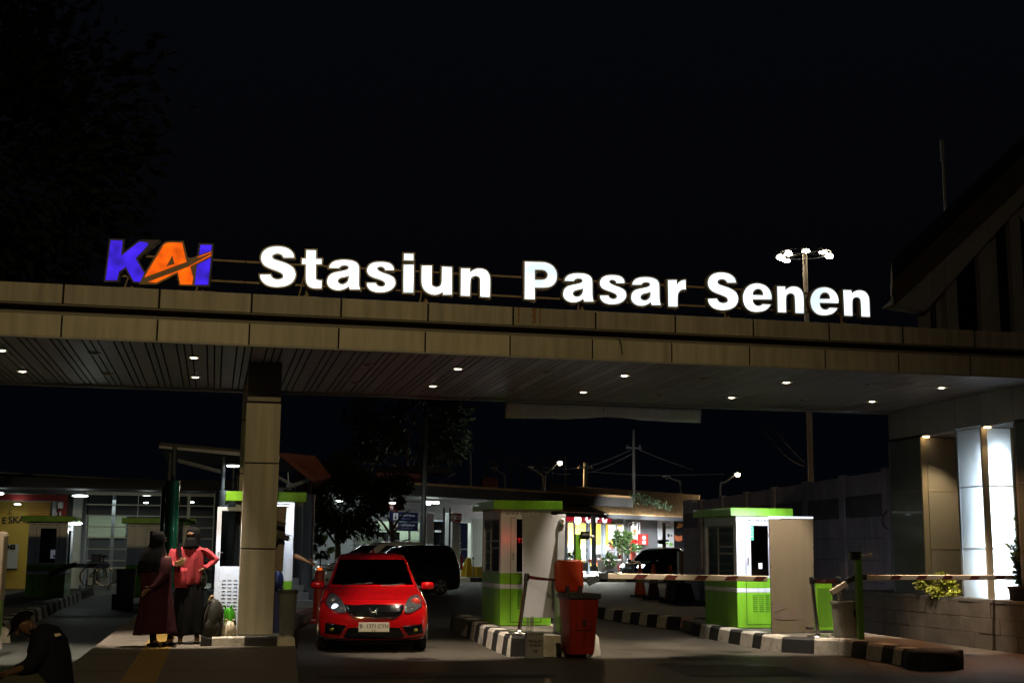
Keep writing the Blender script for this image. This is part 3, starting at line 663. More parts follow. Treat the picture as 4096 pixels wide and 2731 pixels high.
# stone planter ledge in front of the pavilion
pl = thing('stone_planter', 'low dark stone planter wall running along the foot of the lit pavilion', 'planter', (12.8,20,0))
g = MB(); g.box(12.40, 12.46, 15.0, 24.2, 0, .76, 1); g.box(12.38, 14.0, 15.0, 24.2, .745, .80, 2)
random.seed(3)
for r_ in range(3):
    y = 15.0+(.3 if r_ % 2 else 0)
    while y < 24.1:
        w = random.choice((.42,.5,.6)); d = random.uniform(0,.012)
        g.box(12.388-d, 12.41, y+.004, min(y+w,24.2)-.004, .003+r_*.248, .245+r_*.248, 0); y += w
g.build('stone_cladding', [M_['stone'], M_['seam'], M_['concrete']], pl, bevel=.004)
# ------------------------------------------------------------------ plants
def leaf_cloud(n, shape, size, seed, droop=.3, aspect=.45):
    rnd = random.Random(seed); g = MB()
    for _ in range(n):
        p, out = shape(rnd); L = size*rnd.uniform(.6,1.35)
        d = (Vector(out)+Vector((rnd.gauss(0,.5),rnd.gauss(0,.5),rnd.gauss(0,.4)-droop))).normalized()
        s = d.cross(Vector((rnd.gauss(0,1),rnd.gauss(0,1),rnd.gauss(0,1)))).normalized(); nn = d.cross(s)
        p = Vector(p); w = L*aspect
        g.add([p, p+d*L*.5+s*w*.5+nn*L*.06, p+d*L-nn*L*.08, p+d*L*.5-s*w*.5+nn*L*.06], [(0,1,2,3)])
    return g
def bushy(c, rx, ry, rz, clumps, seed):
    rnd = random.Random(seed); C = []
    for _ in range(clumps):
        a = rnd.uniform(0,2*math.pi); u = rnd.uniform(-.6,1); r = math.sqrt(max(0,1-u*u))*rnd.uniform(.35,.95)
        C.append((Vector((c[0]+rx*r*math.cos(a), c[1]+ry*r*math.sin(a), c[2]+rz*u*rnd.uniform(.6,1))), rnd.uniform(.16,.34)))
    def f(rn):
        q, s = rn.choice(C); v = Vector((rn.gauss(0,1),rn.gauss(0,1),rn.gauss(0,1))).normalized()*s*rn.uniform(.3,1)
        p = q+Vector((v.x*rx,v.y*ry,v.z*rz)); return p, (p-Vector(c)).normalized()
    return f
b1 = atd(3730,2352,20.6)
sh = thing('shrub', 'low yellow green leafy shrub spilling over the stone planter under the warm pier', 'shrub', (12.47,20.7,.8))
leaf_cloud(1500, bushy((12.47,20.75,.95), .16, .62, .22, 30, 5), .075, 11, .1, .5).build('foliage', M_['foliage_yellow'], sh)
g = MB(); 
for k in range(7): g.tube([(12.46,20.3+k*.13,.78),(12.45+.03*(k%3),20.25+k*.14,.95)], .008, 5)
g.build('stem', M_['bark'], sh)
pp = thing('potted_plant', 'tall dark leafed plant in a dark pot on the planter at the right edge', 'plant', (12.60,18.55,.8))
g = MB(); g.lathe([(.12,.8),(.17,.82),(.19,.98),(.21,1.0),(.2,1.03),(.16,1.02)], (12.6,18.55,0), 20); g.build('pot', M_['pot_dark'], pp, smooth=40)
rnd = random.Random(4); g = MB(); stems = []
for k in range(9):
    a = k*2.4; r = .03+.11*rnd.random(); hgt = .55+.75*rnd.random()
    q = [(12.6,18.55,.98),(12.6+r*math.cos(a)*.6,18.55+r*math.sin(a)*.6,.98+hgt*.5),(12.6+r*1.7*math.cos(a),18.55+r*1.7*math.sin(a),.98+hgt)]
    g.tube(q, [.009,.007,.004], 5, smoothpath=4); stems.append(q)
g.build('stem', M_['bark'], pp)
def fstem(rn):
    q = rn.choice(stems); t = rn.uniform(.12,1); p = Vector(q[0]).lerp(Vector(q[1]), t*2) if t < .5 else Vector(q[1]).lerp(Vector(q[2]), t*2-1)
    a = rn.uniform(0,6.28); return p, (math.cos(a)*.7, math.sin(a)*.7, .5)
leaf_cloud(430, fstem, .11, 8, .15, .28).build('foliage', M_['foliage_mid'], pp)

# ================================================================== gabled building standing dark behind the canopy on the right
mat('gable_wall', (.50,.48,.44), .8, var=.12, scale=1.2, streak=.2)
gb = thing('gabled_building', 'dark old building with a steep gable roof rising behind the canopy on the right', 'building', (24,34,0))
def gq(x, y, Y=33.): return aty(x, y, Y)
z3 = zm(1.3066,2700,600)
e0 = gq(*z3(1130,580)); e1 = gq(*z3(1160,800)); e2 = gq(*z3(1340,830)); w0 = gq(*z3(1352,780))
slope = (gq(*z3(1680,60)).z-e0.z)/(gq(*z3(1680,60)).x-e0.x)
rx = e0.x+8.5; rzz = e0.z+slope*8.5
g = MB(); g.slab([e0, (rx,33,rzz), (rx,33,rzz-.5), (e0.x+.02,33,e0.z-.5)], (2.2,4,0)); g.build('roof', M_['roof_dark'], gb)
g = MB(); d_ = e1.z
g.slab([(e1.x,33.2,e0.z-.55),(rx,33.2,rzz-.55),(rx,33.2,rzz-1.55),(e1.x,33.2,e1.z)], (.12,.2,0)); g.slab([(e1.x+.05,33.12,e1.z+.28),(rx,33.12,rzz-1.2),(rx,33.12,rzz-1.55),(e1.x,33.12,e1.z)], (0,.1,0))
g.build('barge_board', M_['gable_wood'], gb)
g = MB(); g.slab([(w0.x,33.9,0),(w0.x,33.9,e2.z+.15),(rx,33.9,rzz-1.5),(rx,33.9,0)], (2.2,3.6,0)); g.build('wall', M_['gable_wall'], gb)
g = MB(); g.slab([e1+Vector((0,.3,0)), (e2.x,33.3,e2.z), (rx,33.3,rzz-1.62),(rx,33.3,rzz-1.5)], (0,.6,0)); g.build('soffit', M_['gable_wall'], gb)
for px, py, w, hh in ((1470,760,1.0,2.6),(1690,640,1.2,3.9),(1860,560,1.0,3.6)):
    q = gq(*z3(px,py), 33.85); g = MB()
    g.slab([(q.x,33.8,q.z-2.2),(q.x,33.8,q.z+hh*.3),(q.x+w*.5,33.8,q.z+hh*.55),(q.x+w,33.8,q.z+hh*.3),(q.x+w,33.8,q.z-2.2)], (0,.09,0)); g.build('window', M_['car_glass'], gb)
for px in (1440,1620,1790,1960):
    q = gq(*z3(px,900), 33.7); g = MB(); g.box(q.x-.18,q.x+.18,33.55,33.9,0,q.z+2.2+ (px-1440)*.006); g.build('pilaster', M_['gable_wall'], gb, bevel=.02)
q = gq(*z3(1352,860), 33.6); g = MB(); g.tube([(q.x,33.6,0),(q.x,33.6,q.z+1.2)], .07, 10); g.build('downpipe', M_['dark_steel'], gb, smooth=60)
q = aty(*z3(1405,110), 38); t_ = thing('lightning_rod', 'thin pale rod standing above the dark gable roof', 'rod', (q.x,38,q.z-3))
g = MB(); g.tube([(q.x,38,q.z-4.2),(q.x,38,q.z+.4)], .06, 8); g.tube([(q.x,38,q.z+.35),(q.x,38,q.z+1.1)], .09, 8); g.build('rod', M_['galv'], t_, smooth=60)

# ================================================================== precast concrete boundary wall running back from the pavilion
wl = thing('precast_wall', 'tall dark boundary wall of precast concrete panels behind the right booth', 'wall', (13.8,32,0))
y = 24.3; k = 0; g = MB(); gp = MB(); gd = MB()
while y < 39:
    xx = 13.5+(y-24.3)*.105; dx = .105*2.4; z0 = 3.22-.02*k
    for r_ in range(7):
        a = r_*.46; b_ = a+.45
        tgt = gd if r_ == 5 else g
        tgt.slab([(xx,y+.12,a),(xx+dx,y+2.4-.12,a),(xx+dx,y+2.4-.12,min(b_,z0)),(xx,y+.12,min(b_,z0))], (.06,0,0))
    gp.box(xx-.05, xx+.1, y-.12, y+.12, 0, z0+.05); y += 2.4; k += 1
g.build('panel', M_['precast'], wl); gd.build('dark_panel', M_['precast_dark'], wl); gp.build('post', M_['precast'], wl, bevel=.01)
g = MB(); g.tube([aty(*zm(1.521,3000,1700)(x,y),24.2) for x,y in ((832,520),(808,560),(815,610),(850,634),(890,612))], .012, 6, smoothpath=5)
tag(g.build('loose_cable', M_['cable']), 'loose black cable looping on the precast wall beside the pavilion', 'cable')
# end pier of the wall, dark, standing left of the right booth
ep = thing('wall_pier', 'dark square wall pier standing behind the left side of the right booth', 'wall', (15.2,40,0))
g = MB(); q0 = aty(2768,1990,40.5); q1 = aty(2846,1990,40.5); g.box(q0.x, q1.x+1.2, 40.5, 41.2, 0, 3.1, 0); g.box(q0.x-.06, q1.x+1.26, 40.42, 41.25, 3.1, 3.22, 1); g.build('pier', [M_['precast_dark'], M_['precast']], ep, bevel=.02)

# ================================================================== ticket booths
def booth(label, X0, Y0, z0, Wd=.87, D=1.52, ht=1.91, group='green and white ticket booths', door=(.20,.80), far=False, left_glass=True, over=.16, gap=None):
    t = thing('ticket_booth', label, 'booth', (X0+Wd/2, Y0+D/2, z0), 0, group)
    X1, Y1 = X0+Wd, Y0+D
    def shell(a, b, m, nm, e=0.):
        g = MB(); th = .05
        g.box(X0-e, X1+e, Y0-e, Y0+th, z0+a, z0+b); g.box(X0-e, X0+th, Y0+th+.001, Y1-th-.001, z0+a, z0+b); g.box(X1-th, X1+e, Y0+th+.001, Y1-th-.001, z0+a, z0+b); g.box(X0-e, X1+e, Y1-th, Y1+e, z0+a, z0+b)
        return g.build(nm, M_[m], t, bevel=.006)
    shell(0, .598, 'green_paint', 'lower_panel'); shell(.60, .673, 'white_paint', 'stripe', .003); shell(.675, .85, 'green_paint', 'upper_panel')
    # white upper walls around the openings
    zb, zt = z0+.852, z0+ht; g = MB()
    dx0, dx1 = X0+Wd*door[0]+.07, X0+Wd*door[1]-.05
    g.box(X0, dx0, Y0, Y0+.05, zb, zt); g.box(dx1, X1, Y0, Y0+.05, zb, zt); g.box(dx0+.001, dx1-.001, Y0, Y0+.05, zb+.93, zt)
    g.box(X0, X0+.05, Y0+.051, Y0+.13, zb, zt); g.box(X0, X0+.05, Y1-.12, Y1, zb, zt); g.box(X0, X0+.05, Y0+.131, Y1-.121, zb+.9, zt)
    g.box(X1-.05, X1, Y0+.051, Y0+.30, zb, zt); g.box(X1-.05, X1, Y1-.2, Y1-.051, zb, zt); g.box(X1-.05, X1, Y0+.301, Y1-.201, zb+.85, zt); g.box(X0+.051, X1-.051, Y1-.05, Y1, zb, zb+.12); g.box(X0+.051,X1-.051,Y1-.05,Y1,zb+.9,zt)
    g.build('wall', M_['white_paint'], t, bevel=.006)
    # side window: frame and panes
    g = MB(); yA, yB = Y0+.132, Y1-.122; x = X0+.012
    ym = yA+(yB-yA)*.60
    for yy in (yA, ym-.02, yB-.03): g.box(x, x+.03, yy, yy+.03, zb+.001, zb+.899)
    for zz in (zb+.001, zb+.40, zb+.52, zb+.87): g.box(x+.002, x+.028, yA+.031, ym-.021, zz, zz+.028)
    g.box(x+.002, x+.028, ym+.011, yB-.031, zb+.001, zb+.028); g.box(x+.002, x+.028, ym+.011, yB-.031, zb+.87, zb+.898)
    wf = g.build('window_frame', M_['trim_grey'], t)
    g = MB(); g.box(x+.012, x+.017, yA+.031, yB-.031, zb+.03, zb+.87); g.build('pane', M_['pane_dark'], wf)
    # door: outline gap, glass, louvres, handle
    a, b_ = X0+Wd*door[0], X0+Wd*door[1]; g = MB()
    for x0_, x1_, q0_, q1_ in ((a-.004,a+.004,z0+.05,zt-.14),(b_-.004,b_+.004,z0+.05,zt-.14),(a,b_,zt-.144,zt-.136),(a,b_,z0+.05,z0+.058)): g.box(x0_, x1_, Y0-.005, Y0-.0045+.002, q0_, q1_)
    dr = g.build('door', M_['seam'], t)
    g = MB(); g.box(dx0+.03, dx1-.03, Y0+.02, Y0+.026, zb+.03, zb+.9); g.build('pane', M_['pane_dark'], dr)
    g = MB()
    for q0_, q1_, u0, u1 in ((dx0,dx0+.03,zb,zb+.93),(dx1-.03,dx1,zb,zb+.93),(dx0+.031,dx1-.031,zb,zb+.03),(dx0+.031,dx1-.031,zb+.9,zb+.93)): g.box(q0_+.0005, q1_-.0005, Y0-.006, Y0+.04, u0, u1)
    g.build('door_frame', M_['white_paint'], dr, bevel=.003)
    g = MB()
    for cx_ in range(3):
        for r_ in range(11): 
            xx = a+.12+cx_*.115; zz = z0+.62-r_*.034
            if .585 < zz-z0 < .69: continue
            M = Matrix.Rotation(R(35),4,'X'); g.cbox((xx+.04, Y0-.004, zz), (.08,.012,.012), 0, M)
    g.build('louvre', M_['green_dark'], dr)
    g = MB(); g.tube([(a+.035,Y0-.03,zb+.22),(a+.035,Y0-.03,zb+.34)], .008, 6); g.box(a+.028,a+.042,Y0-.03,Y0,zb+.22,zb+.235); g.box(a+.028,a+.042,Y0-.03,Y0,zb+.325,zb+.34); g.build('handle', M_['steel'], dr)
    # interior and roof
    g = MB(); g.box(X0+.06, X1-.06, Y1-.09, Y1-.06, z0+.05, zt-.02); g.box(X0+.06, X1-.06, Y0+.06, Y1-.1, z0+.02, z0+.05); g.box(X0+.06,X1-.06,Y0+.5,Y1-.1,z0+.74,z0+.78); g.box(X0+.06,X1-.06,Y0+.06,Y1-.06,zt-.04,zt-.01)
    g.build('interior', M_['wall_dark'], t)
    g = MB(); g.cbox((X0+Wd*.5,Y0+.9,z0+.98),(.34,.05,.3)); g.box(X0+Wd*.5-.03,X0+Wd*.5+.03,Y0+.88,Y0+.92,z0+.78,z0+.84); g.cbox((X0+.25,Y0+.7,z0+.84),(.2,.15,.12)); g.build('till', M_['black_plastic'], t, bevel=.01)
    g = MB(); rn_ = random.Random(int(X0*10)); x = X0+.08
    while x < X1-.1: w_ = rn_.uniform(.02,.09); g.box(x, min(x+w_,X1-.08), Y0-.003, Y0-.001, z0+ht-.085, z0+ht-.055); x += w_+.02
    g.build('header_strip', M_['ink_grey'], t)
    g = MB(); g.box(X0-over, X1+over, Y0-over, Y1+over, z0+ht+.002, z0+ht+.145); rf = g.build('roof', M_['green_paint'], t, bevel=.008)
    return t
CB = booth('green and white booth on the middle island with a white board before it', 4.69, 21.28, .3)
RB = booth('brightly lit green and white booth on the right island by the beige board', 8.90, 21.27, .24, Wd=.85)
lx = aty(946,2010,19.75).x
LB = booth('white ticket booth behind the beige column with a glaring white front', lx, 19.75, .2, Wd=.86, ht=2.02, door=(.10,.62))
AB = booth('far dark booth on the left island beside the red shop', -4.62, 35.2, .23, Wd=.95, ht=1.92)
BB = booth('far booth with grey door standing behind the woman in maroon', -2.25, 36.2, .2, Wd=1.6, ht=1.95, door=(.3,.75))
# ------------------------------------------------------------------ boards on posts beside the booths
def board(label, P, Y, m, posts, back=None, th=.03, group=None, zb=.3):
    pts = [aty(x, y, Y) for x, y in P]; c_ = sum(pts, Vector())/4
    t = thing('sign_board', label, 'board', (c_.x, Y, zb), 0, 'blank boards shielding the booths')
    g = MB(); g.slab(pts, (0,th,0)); g.build('panel', M_[m], t, bevel=.004)
    g = MB()
    e = [(pts[0],pts[1]),(pts[1],pts[2]),(pts[2],pts[3]),(pts[3],pts[0])]
    for a, b_ in e:
        n_ = max(2,int((b_-a).length/.3))
        for k in range(n_): 
            p = a.lerp(b_, (k+.5)/n_); p = p+(c_-p).normalized()*.02; g.lathe([(.008,0),(.006,.004)], (p.x,Y-.001,p.z), 8, axis='y')
    g.build('rivet', M_['seam'], t)
    for (x0, y0, x1, y1, r, mm) in posts:
        a, b_ = aty(x0, y0, Y+.06), aty(x1, y1, Y+.06); g = MB(); g.slab([(a.x-r,Y+.032,a.z),(a.x+r,Y+.032,a.z),(b_.x+r,Y+.032,b_.z),(b_.x-r,Y+.032,b_.z)], (0,2*r,0)); g.build('post', M_[mm], t)
    return t
c1 = zm(2.24,1840,1960); e1_ = zm(2.851,3050,2150)
board('plain white board on posts covering the right half of the middle booth', [c1(558,217), c1(908,222), c1(884,1144), c1(566,1138)], 19.6, 'board_white',
      [(*c1(606,1130),*c1(603,1256),.012,'galv'), (*c1(642,1130),*c1(642,1258),.022,'galv')])
pst = thing('grey_post', 'leaning grey square post at the right edge of the white board', 'post', (5.15,19.3,.3))
a, b_ = aty(*c1(934,214),19.5), aty(*c1(896,1285),19.2); g = MB(); g.slab([(a.x-.06,19.62,a.z),(a.x+.06,19.62,a.z),(b_.x+.055,19.3,.3),(b_.x-.06,19.3,.3)], (0,.1,0)); g.build('shaft', M_['grey_post'], pst, bevel=.01)
g = MB(); q = aty(*c1(931,275),19.55); g.cbox((q.x-.02,19.56,q.z),(.07,.05,.10)); g.ball((q.x-.02,19.53,q.z+.02),.025); g.build('sensor', M_['paper'], pst, smooth=40)
bt = board('tall plain beige board hiding the right side of the bright booth', [(3076,2075),(3253,2076),(3257,2527),(3088,2532)], 19.95, 'board_beige', [(3090,2090,3096,2530,.02,'galv'),(3240,2090,3246,2528,.02,'galv')])
g = MB(); 
for pts in ([(112,770),(262,735),(275,800),(120,850)], [(130,905),(330,815),(390,850),(390,930),(200,935)]): g.slab([aty(*e1_(x,y),19.945) for x,y in pts], (0,.002,0))
g.build('stain', M_['board_brown'], bt)
g = MB(); g.slab([aty(*e1_(x,y),19.944) for x,y in ((490,1022),(520,1010),(520,1020),(580,1020),(580,1032),(520,1032),(520,1040))], (0,.002,0)); g.build('arrow', M_['ink'], bt)
g = MB(); a, b_ = aty(3078,2068,19.98), aty(3250,2069,19.98); g.box(a.x, b_.x, 19.96, 20.04, a.z-.01, a.z+.018); g.build('tube_lamp', emis('tube_board', (.75,.86,1.), 2.2), bt)
area(((a.x+b_.x)/2-.1, 20.08, 2.10), ((a.x+b_.x)/2-.3, 21.3, 1.35), 27, .8, .04, (.86,.93,1.), 135)
bl = board('narrow brown board with two cameras between the beige column and the white booth', [(985,2022),(1147,2025),(1131,2284),(975,2280)], 19.15, 'board_brown', [(1000,2030,985,2520,.02,'galv')])
g = MB(); a, b_ = aty(985,2020,19.2), aty(1143,2023,19.2); g.box(a.x, b_.x, 19.16, 19.24, a.z, a.z+.012, 0); g.box(a.x-.02,b_.x+.06,19.12,19.4,a.z+.016,a.z+.028,1); g.build('tube_lamp', [emis('tube_board2', (.85,.92,1.), 5.), M_['black_plastic']], bl)
area(((a.x+b_.x)/2+.15, 19.24, 2.18), ((a.x+b_.x)/2+.2, 19.8, 1.2), 85, .45, .04, (.86,.95,1.), 135)
# open door of the white booth, swung out to the left of the column
od = thing('open_door', 'open white booth door with dark glass and a slotted lower panel', 'door', (.2,19.4,.3))
z8 = zm(2.85,840,1800)
dpts = [z8(88,645), (985,2026), (985,2500), z8(35,1990)]
Yd = 19.75; D0 = [aty(x,y,Yd) for x,y in dpts]; xl, xr, zt_ = D0[0].x+.0, D0[1].x, D0[0].z
zg0 = aty(*z8(100,1322),Yd).z; zg1 = aty(*z8(130,690),Yd).z; zlo = .26
g = MB(); w_ = .065
g.box(xl, xl+w_, Yd-.04, Yd, zlo, zt_); g.box(xl+w_+.0005, xr, Yd-.04, Yd, zg1, zt_); g.box(xl+w_+.0005, xr, Yd-.04, Yd, zlo, zg0)
dd = g.build('leaf', M_['door_white'], od, bevel=.004)
g = MB(); g.box(xl+w_+.001, xr, Yd-.022, Yd-.016, zg0+.001, zg1-.001); g.build('pane', M_['pane_dark'], od)
g = MB()
for cx_ in range(5):
    for r_ in range(13): 
        xx = xl+.135+cx_*.085; zz = zg0-.20-r_*.052
        if zz > zlo+.03 and xx < xr-.06: g.cbox((xx, Yd-.043, zz), (.055,.008,.012), 0, Matrix.Rotation(R(30),4,'X'))
g.build('louvre', M_['grey_post'], od)
g = MB(); g.tube([(xl+.03,Yd-.08,zg0+.2),(xl+.10,Yd-.08,zg0+.2)], .009, 6); g.tube([(xl+.035,Yd-.08,zg0+.2),(xl+.035,Yd-.04,zg0+.2)], .009, 6); g.build('handle', M_['black_plastic'], od)
area((.33,19.15,1.9), (.36,19.75,.7), 5.5, .2, .2, (.86,.93,1.), 110)  # added area light without a fitting, brightens the open door
# two bullet cameras clipped to the brown board, and lamps
for px, py, s, lb in ((1119,2097,.9,'upper security camera on the brown board by the column'), (1132,2147,1.25,'lower security camera pointing right at the edge of the brown board')):
    q = aty(px, py, 19.0); t = thing('security_camera', lb, 'camera', q, 0, 'security cameras by the white booth')
    g = MB(); M = Matrix.Rotation(R(15),4,'Y'); g.cbox(q, (.14*s,.07*s,.06*s), 0, M); g.cbox(q+Vector((.02*s,-.0,.036*s)), (.17*s,.085*s,.012), 0, M); g.build('housing', M_['black_plastic'], t, bevel=.008)
    g = MB(); g.tube([q+Vector((-.05*s,.02,-.02*s)), q+Vector((-.08*s,.04,-.09*s)), q+Vector((-.09*s,.15,-.10*s))], .012*s, 6, smoothpath=3); g.build('bracket', M_['black_plastic'], t, smooth=60)
    g = MB(); g.lathe([(.024*s,0),(.02*s,.004)], q+Vector((.074*s,0,-.018*s)), 12, axis='x'); g.build('lens', M_['car_glass'], t)
for nm, lab, bx_, px_, w_, h_, mm in (('notice','green notice stuck high inside the glass of the bright right booth',RB,(3004,2125),.085,.30,'green_lit_column2'),('notice','white leaflet stuck low inside the glass of the bright right booth',RB,(3040,2262),.07,.10,'paper')):
    q = aty(*px_, 21.30); t = thing(nm, lab, 'notice', q); g = MB(); g.box(q.x-w_/2,q.x+w_/2,21.284,21.287,q.z-h_/2,q.z+h_/2); g.build('sheet', M_[mm] if mm in M_ else mat(mm,(.03,.40,.22),.5), t)
    g = MB()
    for k in range(4): g.box(q.x-w_*.36,q.x+w_*(.3-.05*(k%2)),21.281,21.283,q.z-h_*.3+k*h_*.17,q.z-h_*.26+k*h_*.17)
    g.build('printing', M_['paper'] if mm != 'paper' else M_['ink'], t)
# red LED read-out behind the glass of the middle booth and its reflection-red wash
led = emis('led_red', (1,.02,.02), 5.)
ls = thing('led_display', 'small red glowing STO read-out seen in reverse behind the middle booth glass', 'display', aty(*c1(522,455),21.34))
q = aty(*c1(520,455),21.33); q = Vector((q.x,21.345,q.z)); label_text('digits', 'STO', .12, led, ls, q, right=(-1,0,0), offset=.002)
g = MB(); g.box(q.x-.16,q.x+.16,21.352,21.39,q.z-.08,q.z+.08); g.build('case', M_['black_plastic'], ls)
point((4.80,21.1,1.72), .35, (1,.04,.04), .05)
mb_ = M_['pane_dark']
g = MB(); q0 = aty(*c1(487,660),21.33); q1 = aty(*c1(552,550),21.33); g.box(q0.x, q1.x, 21.33, 21.335, q0.z, q1.z); nt_ = thing('paper_notice', 'grey paper notice taped inside the glass of the middle booth', 'notice', q0)
g.build('sheet', M_['ink_grey'], nt_)
g = MB()
for k in range(5): g.box(q0.x+.03, q1.x-.04-.01*(k%2), 21.3285, 21.3295, q0.z+.05+k*.07, q0.z+.075+k*.07)
g.build('printing', M_['ink'], nt_)
point((9.02,21.05,1.62), .5, (1,.05,.05), .05)
# ================================================================== things on the islands
def stanchion(label, foot, top, group='belt stanchions', basem='steel'):
    t = thing('belt_stanchion', label, 'stanchion', foot, 0, group); f = Vector(foot); tp = Vector(top)
    g = MB(); g.lathe([(.175,0),(.175,.012),(.165,.022),(.05,.032),(.035,.05)], f, 28); g.build('base', M_[basem], t, smooth=35)
    g = MB(); g.tube([f+Vector((0,0,.03)), tp], .031, 16); g.build('pole', M_['steel'], t, smooth=50)
    d = (tp-f).normalized(); g = MB(); g.tube([tp-d*.10, tp, tp+d*.012], [.040,.040,.034], 16); g.build('belt_head', M_['black_plastic'], t, smooth=50); return t
f1 = atz(*c1(530,1280), .292); t1 = aty(*c1(600,750), f1.y-.05)
stanchion('chrome belt stanchion leaning right in front of the middle booth', f1, t1)
def belt(label, a, b, w0, w1, sag=.02, tw=0):
    t = MB(); n = 12; vs = []
    for i in range(n+1):
        s = i/n; p = Vector(a).lerp(Vector(b), s); w = w0+(w1-w0)*s; sg_ = -sag*4*s*(1-s)
        an = tw*s; vs += [p+Vector((0,math.sin(an)*w/2,sg_+w/2*math.cos(an))), p+Vector((0,-math.sin(an)*w/2,sg_-w/2*math.cos(an)))]
    t.add(vs, [(2*i,2*i+1,2*i+3,2*i+2) for i in range(n)])
    o = t.build('retractable_belt', M_['belt_red']); s_ = o.modifiers.new('t','SOLIDIFY'); s_.thickness = .003
    return tag(o, label, 'belt', 'barrier belts')
belt('dark red belt stretched from the leaning stanchion to the orange bin lid', t1+Vector((.03,0,-.045)), aty(*c1(905,800), 18.75), .055, .028, .01, .4)
f2 = atz(*e1_(632,1130), .232); t2 = aty(*e1_(560,452), 18.95)
stanchion('dull stanchion left of the grey bin on the right island, leaning left', f2, t2)
f2b = f2+Vector((.10,.12,0)); t2b = aty(*e1_(598,455), 19.05)
f3 = atz(*e1_(905,1110), .232); t3 = aty(*e1_(865,455), 19.2)
stanchion('stanchion standing behind the grey bin on the right island', f3, t3)
belt('dark red belt between the two stanchions beside the green cabinet', t2+Vector((.03,0,-.05)), t3+Vector((-.03,0,-.05)), .06, .06, .012)
# small grey carton with smudged print on the road
bx = thing('carton', 'small grey box with dark smudged print standing on the road before the middle island', 'box', (4.60,18.5,0))
g = MB(); g.prism([(4.47,18.46),(4.71,18.43),(4.74,18.66),(4.50,18.69)], 0, .335); g.build('box', M_['ink_grey'], bx, bevel=.008)
g = MB(); g.prism([(4.463,18.452),(4.716,18.42),(4.748,18.668),(4.494,18.70)], .336, .37); g.build('lid', M_['grey_post'], bx, bevel=.008)
for s, z, w in (('TROLLEY', .24, .052), ('STASIUN', .185, .045), ('PSE', .10, .045)):
    label_text('printing', s, w, M_['ink'], bx, (4.59, 18.440, z), right=(1,-.125,0), offset=.002)
# wheelie bin, lid thrown open
def wheelie(label, c, rz):
    t = thing('wheelie_bin', label, 'bin', c, rz)
    def ring(w, d, z, yo=0., n=6, r=.05):
        out = []
        for sx, sy, a0 in ((1,1,0),(-1,1,90),(-1,-1,180),(1,-1,270)):
            for k in range(n):
                a = R(a0+90*k/(n-1)); out.append(Vector((sx*(w/2-r)+r*math.cos(a), yo+sy*(d/2-r)+r*math.sin(a), z)))
        return out
    g = MB(); g.loft([ring(.37,.36,.06,.02),ring(.385,.40,.12,.02),ring(.425,.50,.60,.0),ring(.45,.55,.86,-.0)]); g.build('body', M_['bin_red'], t, smooth=40, local=True)
    g = MB(); g.loft([ring(.49,.58,.845),ring(.515,.61,.86),ring(.515,.61,.905),ring(.49,.58,.925),ring(.42,.5,.925),ring(.41,.49,.86)], cap=False); g.build('rim', M_['bin_black'], t, smooth=40, local=True)
    # lid upright: a shallow tray standing above the hinge
    g = MB(); pr = []
    for w, y, s in ((.44,.24,1.0),(.445,.215,1.01),(.44,.19,1.0),(.36,.165,.9)):
        rr = []
        for p in ring(w, .47*s, 0, 0, 7, .075): rr.append(Vector((p.x, y, .99+.235+p.y)))
        pr.append(rr)
    g.loft(pr); g.xf(Matrix.Translation((-.025,.06,-.06)) @ Matrix.Rotation(R(-1.5),4,'Y')); g.build('lid', M_['bin_orange'], t, smooth=40, local=True)
    g = MB()
    for x in (-.1,.1): g.box(x-.03,x+.03,.2,.28,.88,1.02)
    g.tube([(-.16,.29,.95),(.16,.29,.95)], .015, 8); g.build('hinge', M_['bin_black'], t, local=True)
    for x in (-.245,.245):
        g = MB(); g.lathe([(.03,-.026),(.085,-.03),(.10,-.022),(.10,.022),(.085,.03),(.03,.026)], (x,.20,.10), 24, axis='x'); g.build('wheel', M_['rubber'], t, smooth=40, local=True)
    g = MB(); g.tube([(-.245,.2,.1),(.245,.2,.1)], .014, 8); g.build('axle', M_['dark_steel'], t, local=True)
    g = MB()
    for x0,x1,z0,z1 in ((-.115,.115,.40,.408),(-.115,.115,.62,.628),(-.115,-.107,.40,.628),(.107,.115,.40,.628)): g.box(x0,x1,-.232-.02*z0,-.226-.02*z0,z0,z1)
    g.box(-.02,.02,-.244,-.238,.45,.55); g.box(-.06,.06,-.246,-.240,.535,.55); g.build('mark', M_['ink'], t, local=True); return t
bc = (atz(*c1(950,1508),0)+atz(*c1(1222,1508),0))/2
wheelie('red wheelie bin with its orange lid standing open before the middle island', (bc.x+.02, bc.y+.2, 0), R(4))
# boom cabinets, arms and camera poles
def cabinet(label, x0, x1, y0, d, z0, h):
    t = thing('barrier_cabinet', label, 'barrier cabinet', ((x0+x1)/2, y0+d/2, z0), 0, 'green boom barrier cabinets')
    g = MB(); g.box(x0, x1, y0, y0+d, z0+.03, z0+h); g.build('case', M_['green_paint'], t, bevel=.015)
    g = MB(); g.box(x0-.012, x1+.012, y0-.012, y0+d+.012, z0+h+.001, z0+h+.03); g.box(x0-.02,x1+.02,y0-.02,y0+d+.02,z0,z0+.03); g.build('cover', M_['dark_steel'], t, bevel=.006)
    g = MB(); g.box(x0+.03,x1-.03,y0-.004,y0-.001,z0+.10,z0+h-.1); g.tube([(x1-.06,y0-.012,z0+h*.6),(x1-.06,y0-.012,z0+h*.66)],.008,6); g.build('door', M_['green_dark'], t); return t
cabinet('green barrier cabinet behind the red wheelie bin', 5.12, 5.40, 19.05, .34, .292, .86)
cc = [atz(*e1_(655,1085), .232), atz(*e1_(850,1080), .232)]
cabinet('green barrier cabinet between the stanchions on the right island', cc[0].x, cc[0].x+.30, cc[0].y+.1, .34, .232, .82)
